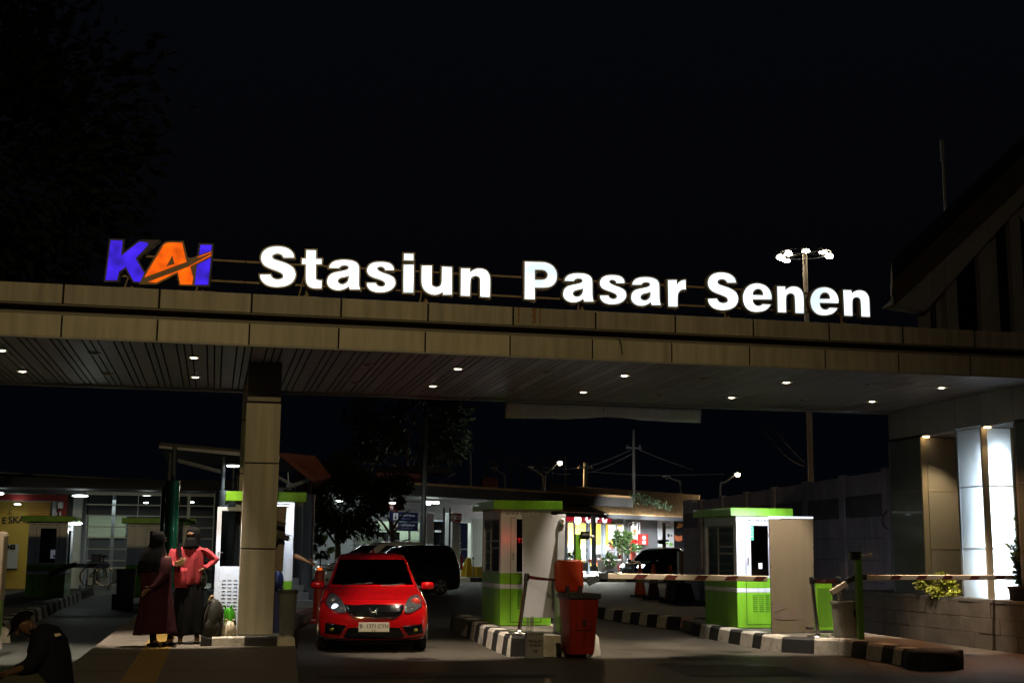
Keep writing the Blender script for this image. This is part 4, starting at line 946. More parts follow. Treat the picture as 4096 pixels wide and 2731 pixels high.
def boom(label, elbow, a, b, h, Y0, Y1, dashes):
    """elbow: points from the pivot; a-b: the straight arm (all in picture co-ordinates on planes Y0..Y1)"""
    t = thing('boom_arm', label, 'barrier arm', aty(*elbow[0], Y0), 0, 'lowered barrier arms')
    pa, pb = aty(*a, Y0), aty(*b, Y1); d = pb-pa; n = d.normalized(); up = Vector((0,0,1)); sd = n.cross(up).normalized()
    hh = h/2
    g = MB(); sec = []
    for s, k in ((0,1),(1,1)):
        p = pa+d*s; sec.append([p+up*hh*z+sd*.03*y for y, z in ((-1,-.8),(-.8,-1),(.8,-1),(1,-.8),(1,.8),(.8,1),(-.8,1),(-1,.8))])
    g.loft(sec); g.build('arm', M_['barrier_white'], t)
    for s0, s1 in dashes:
        g = MB(); q0 = pa+d*s0; q1 = pa+d*s1; sk = n*h*.75
        for sg_ in (1,-1): 
            o_ = sd*.0315*sg_; g.add([q0-up*hh*.8+o_, q1-up*hh*.8+o_, q1+up*hh*.8+sk+o_, q0+up*hh*.8+sk+o_], [(0,1,2,3)])
        g.build('stripe', M_['barrier_red'], t)
    P = [aty(*e, Y0) for e in elbow]; g = MB()
    for i in range(len(P)-1):
        u = (P[i+1]-P[i]).normalized(); w = u.cross(Vector((0,1,0))).normalized()*hh*1.05
        g.slab([P[i]-w, P[i+1]-w, P[i+1]+w, P[i]+w], (0,.06,0), 0)
    g.build('elbow', M_[ 'bin_black'], t, bevel=.004)
    return t
c2 = zm(2.24,2380,1960)
boom('lowered red and white barrier arm reaching from the middle island across the lane', [c1(1150,832), c1(1245,785), c2(40,770), c2(120,768)], c2(115,768), c2(1540,792), .088, 19.6, 19.2, [(.155,.225),(.345,.415),(.535,.605),(.725,.795),(.905,.97)])
ba = boom('lowered red and white barrier arm in front of the frosted pavilion', [e1_(960,500), e1_(1075,445), e1_(1200,452)], e1_(1190,452), (4072,2308), .078, 18.95, 18.95, [(.14,.20),(.31,.37),(.48,.54),(.66,.72),(.83,.89),(.96,1.)])
g = MB(); P = [aty(*e1_(x,y),18.95) for x,y in ((790,625),(965,520))]; u = (P[1]-P[0]).normalized(); w = u.cross(Vector((0,1,0))).normalized()*.042
g.slab([P[0]-w,P[1]-w,P[1]+w,P[0]+w],(0,.06,0)); g.build('counter_arm', M_['barrier_white'], ba, bevel=.005)
def campole(label, bx_, by_, z0, z1, m, head, cam_to):
    t = thing('camera_pole', label, 'camera pole', (bx_, by_, z0), 0, 'green camera poles by the barriers')
    g = MB(); g.box(bx_-.045,bx_+.045,by_-.045,by_+.045,z0,z1); g.build('pole', M_[m], t, bevel=.006)
    h = Vector(head); g = MB(); g.tube([(bx_,by_,z1-.07), h], .014, 8); g.build('arm', M_['dark_steel'], t)
    g = MB(); g.lathe([(.04,-.07),(.062,-.06),(.062,.06),(.045,.075)], h, 14, axis='x'); g.cbox(h+Vector((0,0,.06)),(.16,.13,.012)); g.build('camera', M_['black_plastic'], t, smooth=40)
    g = MB(); g.tube([h, Vector(cam_to)], .012, 8); g.ball(Vector(cam_to), .035); g.build('side_lamp', M_['galv'], t, smooth=50)
    return t
pa = aty(*c1(1053,640), 19.9); pt = aty(*c1(1054,392), 19.9); 
campole('green camera pole with round black camera rising behind the orange bin lid', pa.x, 19.9, .29, pt.z, 'green_dark', aty(*c1(1118,405),19.85), aty(*c1(1185,418),19.85))
pa = atz(*e1_(1140,1158), .232); pt = aty(*e1_(1092,165), pa.y)
t = campole('olive camera pole standing beside the grey bin on the right island', pa.x-.03, pa.y, .232, pt.z, 'green_dark', aty(*e1_(1052,208),pa.y-.03), aty(*e1_(1225,195),pa.y))
# bins
def taper_bin(label, c, w0, w1, d0, d1, h, m, rim=None, band=None):
    t = thing('litter_bin', label, 'bin', c)
    n = 28
    def ring(w, d, z): return [Vector((c[0]+w/2*math.copysign(abs(math.cos(a))**.55, math.cos(a)), c[1]+d/2*math.copysign(abs(math.sin(a))**.55, math.sin(a)), c[2]+z)) for a in [2*math.pi*k/n for k in range(n)]]
    g = MB(); g.loft([ring(w0,d0,0),ring(w0*1.02,d0*1.02,.02),ring(w1,d1,h-.04)]); g.build('body', M_[m], t, smooth=40)
    g = MB(); g.loft([ring(w1*1.06,d1*1.06,h-.05),ring(w1*1.08,d1*1.08,h-.03),ring(w1*1.06,d1*1.06,h),ring(w1*.94,d1*.94,h),ring(w1*.92,d1*.92,h-.06)], cap=False); g.build('rim', M_[rim or m], t, smooth=40)
    g = MB()
    for k in range(n): 
        a = 2*math.pi*(k+.5)/n
        if k % 4 == 0: g.slab([ring(w0*1.015,d0*1.015,.06)[k], ring(w0*1.015,d0*1.015,.06)[(k+1)%n].lerp(ring(w0*1.015,d0*1.015,.06)[k],.7), ring(w1*1.01,d1*1.01,h-.1)[(k+1)%n].lerp(ring(w1*1.01,d1*1.01,h-.1)[k],.7), ring(w1*1.01,d1*1.01,h-.1)[k]], (0,-.004,0))
    if band is None: g.build('rib', M_[m], t)
    return t
gb_c = (atz(*e1_(880,1143),.232)+atz(*e1_(1110,1143),.232))/2
tb = taper_bin('grey metal litter bin with a small black mark beside the olive camera pole', (gb_c.x, gb_c.y+.14, .232), .32, .37, .26, .30, .56, 'galv_bin')
g = MB(); q = aty(*e1_(1075,865), gb_c.y-.03); g.box(q.x-.05,q.x-.02,q.y-.016,q.y-.01,q.z-.05,q.z+.06); g.box(q.x-.02,q.x+.05,q.y-.016,q.y-.01,q.z-.02,q.z+.03); g.build('mark', M_['ink'], tb)
q = atz(1149,2541,.322)
taper_bin('dark grey tapered litter bin standing right of the beige canopy column', (q.x, q.y+.16, .322), .205, .265, .2, .26, .63, 'bin_grey', 'bin_black')
# litter beside the beige board
g = MB(); q = atz(*e1_(195,1075),.232); g.ball((q.x,q.y,.245),.06,.05,.02); tag(g.build('plastic_cup', M_['bin_red'], smooth=60), 'crushed red plastic wrapper lying at the foot of the beige board', 'litter')
rnd = random.Random(2); g = MB(); q = atz(*e1_(130,1070),.232)
ps = [Vector((q.x+rnd.uniform(-.05,.06),q.y+rnd.uniform(-.04,.04),.235+rnd.uniform(0,.10))) for _ in range(14)]
g.add(ps, [tuple(rnd.sample(range(14),3)) for _ in range(22)]); tag(g.build('plastic_bag', M_['paper']), 'crumpled clear plastic scrap at the left foot of the beige board', 'litter')

# ================================================================== people
def body_mesh(name, joints, bones, m, parent, lev=2):
    """one continuous body grown over a skeleton: joints {name:(co, radius)}, bones [(a,b)], first joint is the root"""
    names = list(joints); ix = {n: i for i, n in enumerate(names)}
    Mi = base(parent).inverted()
    me = bpy.data.meshes.new(name); me.from_pydata([Mi @ Vector(joints[n][0]) for n in names], [(ix[a], ix[b]) for a, b in bones], []); me.update()
    o = bpy.data.objects.new(name, me); COL.objects.link(o)
    sk = o.modifiers.new('skin', 'SKIN'); sk.use_smooth_shade = True; sk.branch_smoothing = .4
    if not me.skin_vertices: me.skin_vertices.new()
    for n in names:
        v = me.skin_vertices[0].data[ix[n]]; r = joints[n][1]; v.radius = r if isinstance(r, tuple) else (r, r); v.use_root = (n == names[0])
    sb = o.modifiers.new('sub', 'SUBSURF'); sb.levels = lev; sb.render_levels = lev
    dg = bpy.context.evaluated_depsgraph_get(); nm = bpy.data.meshes.new_from_object(o.evaluated_get(dg)); bpy.data.objects.remove(o)
    nm.name = name; nm.materials.clear(); nm.materials.append(m); nm.polygons.foreach_set('use_smooth', [True]*len(nm.polygons))
    o = bpy.data.objects.new(name, nm); COL.objects.link(o); o.parent = parent; return o
def hand_bones(J, Bn, tag_, wrist, d, side, r=.0085, curl=.5, scale=1.):
    """palm with five unequal bent fingers: d = pointing direction, side = thumb side"""
    w = Vector(wrist); d = Vector(d).normalized(); s = Vector(side).normalized(); nrm = d.cross(s).normalized(); pal = w+d*.055*scale
    J[tag_+'palm'] = (pal, (.034*scale,.016*scale)); Bn.append((tag_+'wrist', tag_+'palm'))
    for k, (off, ln) in enumerate(((.030,.074),(.011,.082),(-.009,.076),(-.028,.060))):
        b = pal+d*.035*scale+s*off*scale; c0 = b+(d*math.cos(curl*.6)-nrm*math.sin(curl*.6))*ln*.5*scale; e = c0+(d*math.cos(curl*1.6)-nrm*math.sin(curl*1.6))*ln*.5*scale
        for nm_, p in (('a',b),('b',c0),('c',e)): J[f'{tag_}f{k}{nm_}'] = (p, r*scale)
        Bn += [(tag_+'palm', f'{tag_}f{k}a'), (f'{tag_}f{k}a', f'{tag_}f{k}b'), (f'{tag_}f{k}b', f'{tag_}f{k}c')]
    b = w+d*.03*scale+s*.035*scale; e = b+(d*.75+s*.7).normalized()*.032*scale; e2 = e+(d*.95+s*.15-nrm*.3).normalized()*.028*scale
    for nm_, p in (('a',b),('b',e),('c',e2)): J[f'{tag_}t{nm_}'] = (p, r*1.15*scale)
    Bn += [(tag_+'palm', tag_+'ta'), (tag_+'ta', tag_+'tb'), (tag_+'tb', tag_+'tc')]
def cloth(rings, name, m, parent, n=40, fold=0., k=9, seed=1, thick=.006):
    """garment as a tube of soft folds: rings = [(centre, rx, ry, fold scale)]"""
    rnd = random.Random(seed); ph = [rnd.uniform(0,6.28) for _ in range(4)]; g = MB(); R_ = []
    P = rings; up = []
    for i in range(len(P)-1):
        for s in range(3):
            t = s/3; a, b = P[i], P[i+1]
            up.append((Vector(a[0]).lerp(Vector(b[0]),t), a[1]+(b[1]-a[1])*t, a[2]+(b[2]-a[2])*t, (a[3] if len(a)>3 else 1)*(1-t)+(b[3] if len(b)>3 else 1)*t))
    a = P[-1]; up.append((Vector(a[0]), a[1], a[2], a[3] if len(a)>3 else 1))
    for j, (c_, rx, ry, fs) in enumerate(up):
        ring = []
        for q in range(n):
            th = 2*math.pi*q/n
            f = 1+fold*fs*(math.sin(k*th+ph[0]+.25*j)+.6*math.sin((k*2+1)*th+ph[1]-.15*j)+.5*math.sin(3*th+ph[2]))
            ring.append(c_+Vector((rx*f*math.cos(th), ry*f*math.sin(th), .012*fs*math.sin(2*th+ph[3]) if j > len(up)-3 or j < 2 else 0)))
        R_.append(ring)
    g.loft(R_, cap=False); o = g.build(name, M_[m], parent, smooth=70); s_ = o.modifiers.new('t','SOLIDIFY'); s_.thickness = thick; s_.offset = 0; return o
def face(parent, c_, d, skin='skin', s=1.):
    """eyes, brows and nose on a head centred at c_, looking along d"""
    d = Vector(d).normalized(); sd = d.cross(Vector((0,0,1))).normalized(); c_ = Vector(c_); g = MB()
    for k in (-1,1): g.ball(c_+d*.086*s+sd*.031*k*s+Vector((0,0,.005)), .011*s, n=8, m=6)
    g.build('eyes', M_['ink'], parent, smooth=60)
    g = MB(); g.tube([c_+d*.088*s+Vector((0,0,.015*s)), c_+d*.112*s+Vector((0,0,-.025*s)), c_+d*.095*s+Vector((0,0,-.035*s))], [.008*s,.014*s,.010*s], 8); g.build('nose', M_[skin], parent, smooth=60)
def pz(zf, x, y, Y): return aty(*zf(x,y), Y)
z5 = zm(2.904,500,2080)
# --- woman in the maroon robe, seen from behind and turned to her friend
w1 = thing('person', 'woman in a long dark maroon robe and black headscarf, turned toward the woman in pink', 'person', (-.62,18.62,.2))
Y1 = 18.62; q = lambda x, y, dy=0.: pz(z5, x, y, Y1+dy)
fl, frr = atz(*z5(320,1470),.2), atz(*z5(525,1462),.2)
J = {'pelvis':(q(375,830),(.12,.10)),'chest':(q(360,470),(.14,.10)),'neck':(q(375,310),.05),'head0':(q(392,255),.07),'head1':(q(398,195),(.082,.098)),'head2':(q(395,155),.075),
     'hipL':(q(320,900),.09),'kneeL':(q(315,1180),.06),'ankL':(Vector((fl.x-.0,fl.y,.28)),.036),'toeL':(Vector((fl.x+.13,fl.y-.10,.225)),(.038,.028)),
     'hipR':(q(440,900),.09),'kneeR':(q(500,1180),.06),'ankR':(Vector((frr.x+.02,frr.y,.29)),.036),'toeR':(Vector((frr.x-.09,frr.y-.12,.225)),(.038,.028)),
     'shR':(q(480,440,-.06),.055),'elR':(q(450,650,-.16),.042),'Rwrist':(q(300,790,-.2),.026),'shL':(q(250,440,.08),.055),'elL':(q(215,640,.1),.042),'Lwrist':(q(300,770,.0),.026)}
Bn = [('pelvis','chest'),('chest','neck'),('neck','head0'),('head0','head1'),('head1','head2'),('pelvis','hipL'),('hipL','kneeL'),('kneeL','ankL'),('ankL','toeL'),('pelvis','hipR'),('hipR','kneeR'),('kneeR','ankR'),('ankR','toeR'),
      ('chest','shR'),('shR','elR'),('elR','Rwrist'),('chest','shL'),('shL','elL'),('elL','Lwrist')]
hand_bones(J, Bn, 'R', J['Rwrist'][0], q(240,830,-.2)-q(300,790,-.2), (0,-.3,1)); hand_bones(J, Bn, 'L', J['Lwrist'][0], (-.4,-.4,-.5), (0,-1,.2))
body_mesh('body', J, Bn, M_['skin_dark'], w1)
cloth([(q(370,380),.13,.11,.3),(q(350,450),.185,.14,.6),(q(350,600),.205,.16),(q(360,830),.20,.17),(q(360,1050),.235,.20),(q(358,1220),.265,.22),(q(357,1315),.285,.23)], 'robe', 'maroon_cloth', w1, 48, .06, 8, 3)
cloth([(q(470,430,-.05),.075,.075,.5),(q(478,520,-.12),.08,.08),(q(455,640,-.16),.075,.08),(q(380,740,-.19),.062,.07),(q(318,785,-.2),.05,.058)], 'sleeve', 'maroon_cloth', w1, 24, .05, 5, 4)
cloth([(q(245,440,.05),.07,.07,.5),(q(220,640,.06),.075,.075),(q(260,740,.02),.06,.06)], 'sleeve', 'maroon_cloth', w1, 24, .05, 5, 6)
cloth([(q(388,128),.022,.03,.1),(q(388,137),.062,.075,.2),(q(385,165),.09,.108,.2),(q(380,225),.098,.118,.3),(q(370,300),.105,.115,.6),(q(345,380),.155,.14),(q(330,480),.195,.165),(q(322,560),.20,.17),(q(318,600),.20,.175)], 'headscarf', 'black_cloth', w1, 40, .045, 7, 8)
face(w1, q(400,215), (.75,.55,0), 'skin_dark')
for f_, dx in ((fl,1),(frr,-1)):
    g = MB(); g.ball((f_.x+.06*dx, f_.y-.05, .235), .14, .055, .036); g.tube([(f_.x+.01*dx,f_.y,.25),(f_.x,f_.y,.34),(f_.x,f_.y,.46)], [.045,.046,.055], 14); o = g.build('shoe', M_['black_cloth'], w1, smooth=60)
# --- woman in the pink shirt facing the camera, arm akimbo
w2 = thing('person', 'woman in a pink shirt, black skirt and face veil with a hand on her hip', 'person', (-.2,19.13,.2))
Y2 = 19.13; q = lambda x, y, dy=0.: pz(z5, x, y, Y2+dy)
ft = atz(*z5(830,1430),.2)
J = {'pelvis':(q(760,800),(.125,.10)),'chest':(q(765,420),(.14,.10)),'neck':(q(785,285),.05),'head0':(q(788,235),.068),'head1':(q(790,175),(.085,.10)),'head2':(q(792,125),.078),
     'hipL':(q(690,880),.09),'kneeL':(q(680,1140),.06),'ankL':(q(640,1380),.036),'toeL':(q(640,1425,-.14),(.038,.026)),
     'hipR':(q(820,880),.09),'kneeR':(q(825,1140),.06),'ankR':(Vector((ft.x,ft.y,.28)),.036),'toeR':(Vector((ft.x+.01,ft.y-.14,.226)),(.038,.026)),
     'shL':(q(580,360),.05),'elL':(q(560,500,-.04),.04),'Lwrist':(q(615,515,-.22),.026),'shR':(q(905,350),.05),'elR':(q(1050,455),.042),'Rwrist':(q(930,560,-.07),.027)}
hand_bones(J, Bn2 := [('pelvis','chest'),('chest','neck'),('neck','head0'),('head0','head1'),('head1','head2'),('pelvis','hipL'),('hipL','kneeL'),('kneeL','ankL'),('ankL','toeL'),('pelvis','hipR'),('hipR','kneeR'),('kneeR','ankR'),('ankR','toeR'),
      ('chest','shR'),('shR','elR'),('elR','Rwrist'),('chest','shL'),('shL','elL'),('elL','Lwrist')], 'L', J['Lwrist'][0], (.5,-.6,.45), (0,.1,1), curl=.9)
hand_bones(J, Bn2, 'R', J['Rwrist'][0], (-.8,-.1,-.35), (.2,-.9,.3))
body_mesh('body', J, Bn2, M_['skin'], w2)
cloth([(q(775,300),.10,.10,.3),(q(760,335),.185,.13,.5),(q(755,420),.20,.145),(q(750,540),.20,.155),(q(745,680),.195,.16),(q(735,745),.19,.16)], 'shirt', 'pink_cloth', w2, 44, .055, 7, 11)
cloth([(q(690,560,-.02),.10,.15),(q(680,700,-.03),.11,.15),(q(672,785,-.03),.11,.14)], 'shirt_tail', 'pink_cloth', w2, 30, .03, 5, 13)
cloth([(q(890,325),.075,.085,.4),(q(960,380),.075,.08),(q(1040,450),.07,.075),(q(1010,500,-.03),.06,.065),(q(940,545,-.06),.055,.06)], 'sleeve', 'pink_cloth', w2, 26, .06, 5, 15)
cloth([(q(600,330),.075,.08,.4),(q(570,420,-.02),.08,.085),(q(555,495,-.05),.072,.075),(q(590,515,-.16),.05,.055)], 'sleeve', 'pink_cloth', w2, 26, .06, 5, 17)
cloth([(q(750,690),.165,.14,.4),(q(750,850),.19,.17),(q(745,1050),.20,.19),(q(742,1250),.205,.20),(q(740,1325),.205,.20)], 'skirt', 'black_cloth', w2, 44, .06, 7, 19)
cloth([(q(795,80),.02,.02,.1),(q(795,86),.055,.06,.1),(q(795,110),.085,.10,.2),(q(795,160),.094,.112,.2),(q(795,225),.094,.112,.3),(q(790,280),.095,.12,.6),(q(775,335),.115,.14)], 'headscarf', 'black_cloth', w2, 40, .02, 7, 21)
# opening of the veil: brow and eyes
g = MB(); hc = q(772,158); 
g.ball((hc.x, Y2-.062, hc.z-.004), .062, .060, .036, 20, 12); g.build('brow', M_['skin'], w2, smooth=60)
g = MB()
for k in (-1,1): g.ball((hc.x+.026*k, Y2-.118, hc.z-.004), .012, .006, .007, 10, 6); g.tube([(hc.x+.012*k,Y2-.121,hc.z+.016),(hc.x+.042*k,Y2-.112,hc.z+.016)], .004, 5)
g.build('eyes', M_['ink'], w2, smooth=60)
g = MB(); n_ = 16
rr = []
for px, py, rx_, ry_ in ((770,200,.075,.105),(772,240,.082,.118),(768,290,.095,.128),(760,330,.12,.14)):
    c_ = q(px,py); rr.append([Vector((c_.x+rx_*math.sin(R(-80+160*k/n_)), Y2-.03-ry_*.9*math.cos(R(-80+160*k/n_)), c_.z)) for k in range(n_+1)])
vs = [p for r_ in rr for p in r_]; g.add(vs, [(j*(n_+1)+i,j*(n_+1)+i+1,(j+1)*(n_+1)+i+1,(j+1)*(n_+1)+i) for j in range(3) for i in range(n_)])
o = g.build('face_veil', M_['black_cloth'], w2, smooth=60); o.modifiers.new('t','SOLIDIFY').thickness = .006
g = MB(); g.slab([q(612,290,-.16),q(650,290,-.16),q(665,455,-.22),q(625,455,-.22)], (0,.02,0)); g.tube([q(612,285,-.12),q(640,283,.05)], .02, 6); g.build('bag_strap', M_['black_cloth'], w2)
for p_ in (J['ankL'][0], J['ankR'][0]):
    g = MB(); g.ball((p_.x, p_.y-.06, .218), .045, .125, .018); g.build('sandal', M_['black_cloth'], w2, smooth=60)
ph = thing('phone', 'small phone held in front of the pink shirt', 'phone', q(632,497,-.30)); p_ = q(632,495,-.33)
g = MB(); g.cbox(p_, (.075,.02,.13), 0, Matrix.Rotation(R(70),4,'Y')); g.build('case', M_['skin'] if 0 else M_['roof_tin'], ph, bevel=.006)
hb = thing('handbag', 'dark handbag hanging at the right hip of the woman in pink', 'bag', q(910,690,-.02))
g = MB(); c_ = q(908,690,-.02); g.ball(c_, .055, .09, .13, 14, 10); g.build('pouch', M_['bag_dark'], hb, smooth=60)
g = MB(); g.tube([c_+Vector((-.02,0,.11)), c_+Vector((.01,-.02,.24)), c_+Vector((.05,0,.2)), c_+Vector((.045,0,.08))], .010, 6, smoothpath=4); g.build('strap', M_['black_cloth'], hb, smooth=60)
# --- bags on the column plinth
bp_ = thing('backpack', 'bulging dark backpack leaning on the plinth left of the beige column', 'backpack', atz(*z5(1010,1350),.322)); Yb = 18.82; q = lambda x, y, dy=0.: pz(z5, x, y, Yb+dy)
cs = [(1000,1345,.10,.10),(1005,1330,.13,.13),(1015,1250,.145,.15),(1030,1150,.14,.15),(1040,1050,.12,.14),(1040,970,.09,.11),(1035,925,.05,.07),(1030,915,.02,.03)]
g = MB(); g.loft([[q(x,y)+Vector((rx_*(1+.06*math.sin(3*a+y*.02))*math.cos(a), ry_*math.sin(a), .012*math.sin(4*a+y))) for a in [2*math.pi*k/24 for k in range(24)]] for x,y,rx_,ry_ in cs]); g.build('sack', M_['bag_dark'], bp_, smooth=60)
g = MB(); g.loft([[q(1010,1260,-.10)+Vector((.10*s*math.cos(a), -.06*(1-abs(z_)*.5), .12*z_+.02*math.sin(a))) for a in [2*math.pi*k/14 for k in range(14)]] for z_, s in ((-1,.6),(-.7,.95),(0,1),(.7,.95),(1,.6))]); g.build('pocket', M_['bag_dark'], bp_, smooth=50)
g = MB(); g.tube([q(1000,940,-.05),q(940,990,-.1),q(905,1120,-.08),q(885,1290,-.05)], .014, 6, smoothpath=5); g.build('strap', M_['black_cloth'], bp_, smooth=60)
g = MB(); g.tube([q(980,930),q(1000,885),q(1020,880),q(1030,930)], .016, 6, smoothpath=5); g.build('carry_handle', M_['roof_tin'], bp_, smooth=60)
def sackbag(nm, label, pts, Y, m, seed):
    rnd = random.Random(seed); t = thing(nm, label, 'bag', pz(z5, pts[0][0], pts[0][1], Y)); g = MB(); n = 26; L_ = []
    ph = [rnd.uniform(0,6) for _ in range(5)]
    for i, (x, y, rx_, ry_) in enumerate(pts):
        L_.append([pz(z5,x,y,Y)+Vector((rx_*(1+.10*math.sin(5*a+ph[0]+i)+.06*math.sin(9*a+ph[1]-i))*math.cos(a), ry_*(1+.1*math.sin(4*a+ph[2]+i))*math.sin(a), .016*math.sin(6*a+ph[3]+i*2))) for a in [2*math.pi*k/n for k in range(n)]])
    g.loft(L_); g.build('sack', M_[m], t, smooth=40)
    g = MB(); top_ = pz(z5, pts[-1][0], pts[-1][1], Y)
    for k in (-1,1): g.tube([top_+Vector((.03*k,0,-.01)), top_+Vector((.05*k,-.02,.035)), top_+Vector((.085*k,0,.01))], [.012,.016,.006], 6, smoothpath=3)
    g.build('handle', M_[m], t, smooth=50); return t
sackbag('plastic_bag', 'knotted white plastic bag on the plinth against the beige column', [(1200,1340,.09,.08),(1200,1325,.105,.10),(1205,1270,.10,.10),(1215,1215,.08,.085),(1220,1180,.045,.05)], 18.85, 'bag_white', 1)
sackbag('plastic_bag', 'shiny green plastic bag behind the white bag beside the beige column', [(1215,1330,.07,.07),(1218,1180,.085,.09),(1215,1100,.08,.09),(1205,1040,.065,.07),(1200,1020,.05,.05)], 19.05, 'bag_green', 2)
# --- man sitting on the footway at the lower left, cap pulled down
zL = zm(2.953,0,2200); Y3 = 13.0
q = lambda x, y, dy=0.: pz(zL, x, y, Y3+dy)
mn = thing('person', 'man in a dark cap and navy shirt sitting hunched at the lower left corner', 'person', (-2.0,13.1,.2))
J = {'pelvis':(q(640,1640,.15),(.16,.13)),'belly':(q(630,1420,.08),(.15,.12)),'chest':(q(560,1130),(.155,.13)),'neck':(q(430,930),.058),'head0':(q(330,930,-.03),.075),'head1':(q(290,870,-.04),(.085,.10)),'head2':(q(300,810,-.04),.085),
     'hipL':(q(560,1700,0),.10),'kneeL':(q(120,1560,-.15),.075),'ankL':(q(40,1900,-.1),.045),'toeL':(q(-60,1940,-.15),.04),'hipR':(q(660,1700,.25),.10),'kneeR':(q(300,1500,.35),.07),'ankR':(q(180,1900,.3),.045),'toeR':(q(80,1940,.3),.04),
     'shL':(q(520,1100,-.20),.06),'elL':(q(330,1370,-.28),.048),'Lwrist':(q(90,1450,-.22),.03),'shR':(q(560,1080,.20),.06),'elR':(q(380,1330,.25),.048),'Rwrist':(q(150,1420,.15),.03)}
Bm = [('pelvis','belly'),('belly','chest'),('chest','neck'),('neck','head0'),('head0','head1'),('head1','head2'),('pelvis','hipL'),('hipL','kneeL'),('kneeL','ankL'),('ankL','toeL'),('pelvis','hipR'),('hipR','kneeR'),('kneeR','ankR'),('ankR','toeR'),('chest','shL'),('shL','elL'),('elL','Lwrist'),('chest','shR'),('shR','elR'),('elR','Rwrist')]
hand_bones(J, Bm, 'L', J['Lwrist'][0], (-.8,-.1,-.4), (0,-.8,.5)); hand_bones(J, Bm, 'R', J['Rwrist'][0], (-.8,0,-.4), (0,-.8,.5))
body_mesh('body', J, Bm, M_['skin_dark'], mn)
g = MB(); 
def ring3(c_, ax, r1, r2, n=30, fold=.02, ph=0.):
    ax = Vector(ax).normalized(); a = ax.cross(Vector((0,1,0))).normalized(); b = Vector((0,1,0))
    return [Vector(c_)+a*r1*(1+fold*math.sin(5*t+ph))*math.cos(t)+b*r2*(1+fold*math.sin(7*t+ph))*math.sin(t) for t in [2*math.pi*k/n for k in range(n)]]
st_ = [(400,945,.07,.08,(-.6,0,.5)),(450,950,.10,.13,(-.6,0,.6)),(520,1000,.15,.20,(-.5,0,.8)),(565,1110,.185,.235,(-.3,0,1)),(595,1250,.19,.235,(-.1,0,1)),(605,1400,.195,.23,(0,0,1)),(610,1560,.20,.235,(.05,0,1)),(615,1680,.20,.24,(.05,0,1))]
g.loft([ring3(q(x,y), ax, r1, r2, 34, .025, i*.6) for i,(x,y,r1,r2,ax) in enumerate(st_)][::-1]); g.build('shirt', M_['navy_cloth'], mn, smooth=60)
for sgn, dy in ((-1,-.2),(1,.22)):
    g = MB(); g.tube([q(530,1080,dy*.8), q(440,1240,dy*1.15), q(345,1360,dy*1.25), q(200,1420,dy*1.0)], [.085,.082,.072,.055], 18, smoothpath=5); g.build('sleeve', M_['navy_cloth'], mn, smooth=60)
for dy in (-.15,.3):
    g = MB(); g.tube([q(600,1690,dy*.6), q(380,1570,dy), q(130,1545,dy), q(70,1620,dy), q(40,1850,dy)], [.13,.125,.105,.085,.07], 18, smoothpath=5); g.build('trouser_leg', M_['olive_cloth'], mn, smooth=60)
g = MB(); hc = q(285,850,-.04); rr = []
for i in range(9):
    a = R(90*i/8); rr.append([hc+Matrix.Rotation(R(-32),3,'Y') @ Vector((.112*math.cos(a)*math.cos(t), .098*math.cos(a)*math.sin(t), .085*math.sin(a)+.02)) for t in [2*math.pi*k/28 for k in range(28)]])
g.loft(rr); g.build('cap', M_['black_cloth'], mn, smooth=60)
g = MB(); br = []
for s in range(9):
    t = R(-75+150*s/8); a = Matrix.Rotation(R(-32),3,'Y') @ Vector((-.105*math.cos(t), .09*math.sin(t), .018)); b_ = Matrix.Rotation(R(-46),3,'Y') @ Vector((-.19*math.cos(t)-.0, .075*math.sin(t), .01)); br += [hc+a, hc+b_]
g.add(br, [(2*i,2*i+1,2*i+3,2*i+2) for i in range(8)]); o = g.build('cap_brim', M_['black_cloth'], mn, smooth=50); o.modifiers.new('t','SOLIDIFY').thickness = .006
g = MB(); g.ball(q(365,900,-.13), .022, .012, .034, 10, 8); g.build('ear', M_['skin_dark'], mn, smooth=60)
g = MB(); g.slab([q(640,985,-.232),q(705,975,-.225),q(725,1000,-.225),q(655,1020,-.235)], (0,.004,0)); g.build('shirt_label', M_['bag_white'], mn)
g = MB(); hh_ = q(245,945,-.04); g.tube([hh_+Vector((0,0,.02)), hh_+Vector((-.045,0,-.02)), hh_+Vector((-.02,0,-.04))], [.01,.015,.01], 8); g.build('nose', M_['skin_dark'], mn, smooth=60)
# --- cashier inside the white booth, reaching a ticket out to the red car
cz = thing('person', 'booth clerk whose bare arm reaches a ticket out toward the red car', 'person', (lx+.45,20.5,.22))
z9 = zm(3.92,1050,2200); Yc = 20.15
q = lambda x, y, dy=0.: pz(z9, x, y, Yc+dy)
bx0 = LB.location.x
J = {'pelvis':(Vector((bx0+.05,20.55,.80)),(.14,.11)),'chest':(Vector((bx0+.10,20.5,1.22)),(.16,.11)),'neck':(Vector((bx0+.10,20.48,1.44)),.05),'head0':(Vector((bx0+.11,20.46,1.54)),.07),'head1':(Vector((bx0+.11,20.45,1.63)),(.08,.1)),'head2':(Vector((bx0+.11,20.46,1.71)),.07),
     'hipL':(Vector((bx0-.05,20.5,.74)),.09),'kneeL':(Vector((bx0-.05,20.15,.72)),.06),'ankL':(Vector((bx0-.05,20.15,.30)),.04),'hipR':(Vector((bx0+.15,20.5,.74)),.09),'kneeR':(Vector((bx0+.15,20.15,.72)),.06),'ankR':(Vector((bx0+.15,20.15,.30)),.04),
     'shR':(Vector((bx0+.26,20.42,1.36)),.055),'elR':(q(480,85),.044),'midR':(q(600,120),.036),'Rwrist':(q(690,172),.026),'shL':(Vector((bx0-.08,20.45,1.36)),.055),'elL':(Vector((bx0-.12,20.3,1.12)),.042),'Lwrist':(Vector((bx0-.0,20.1,1.02)),.028)}
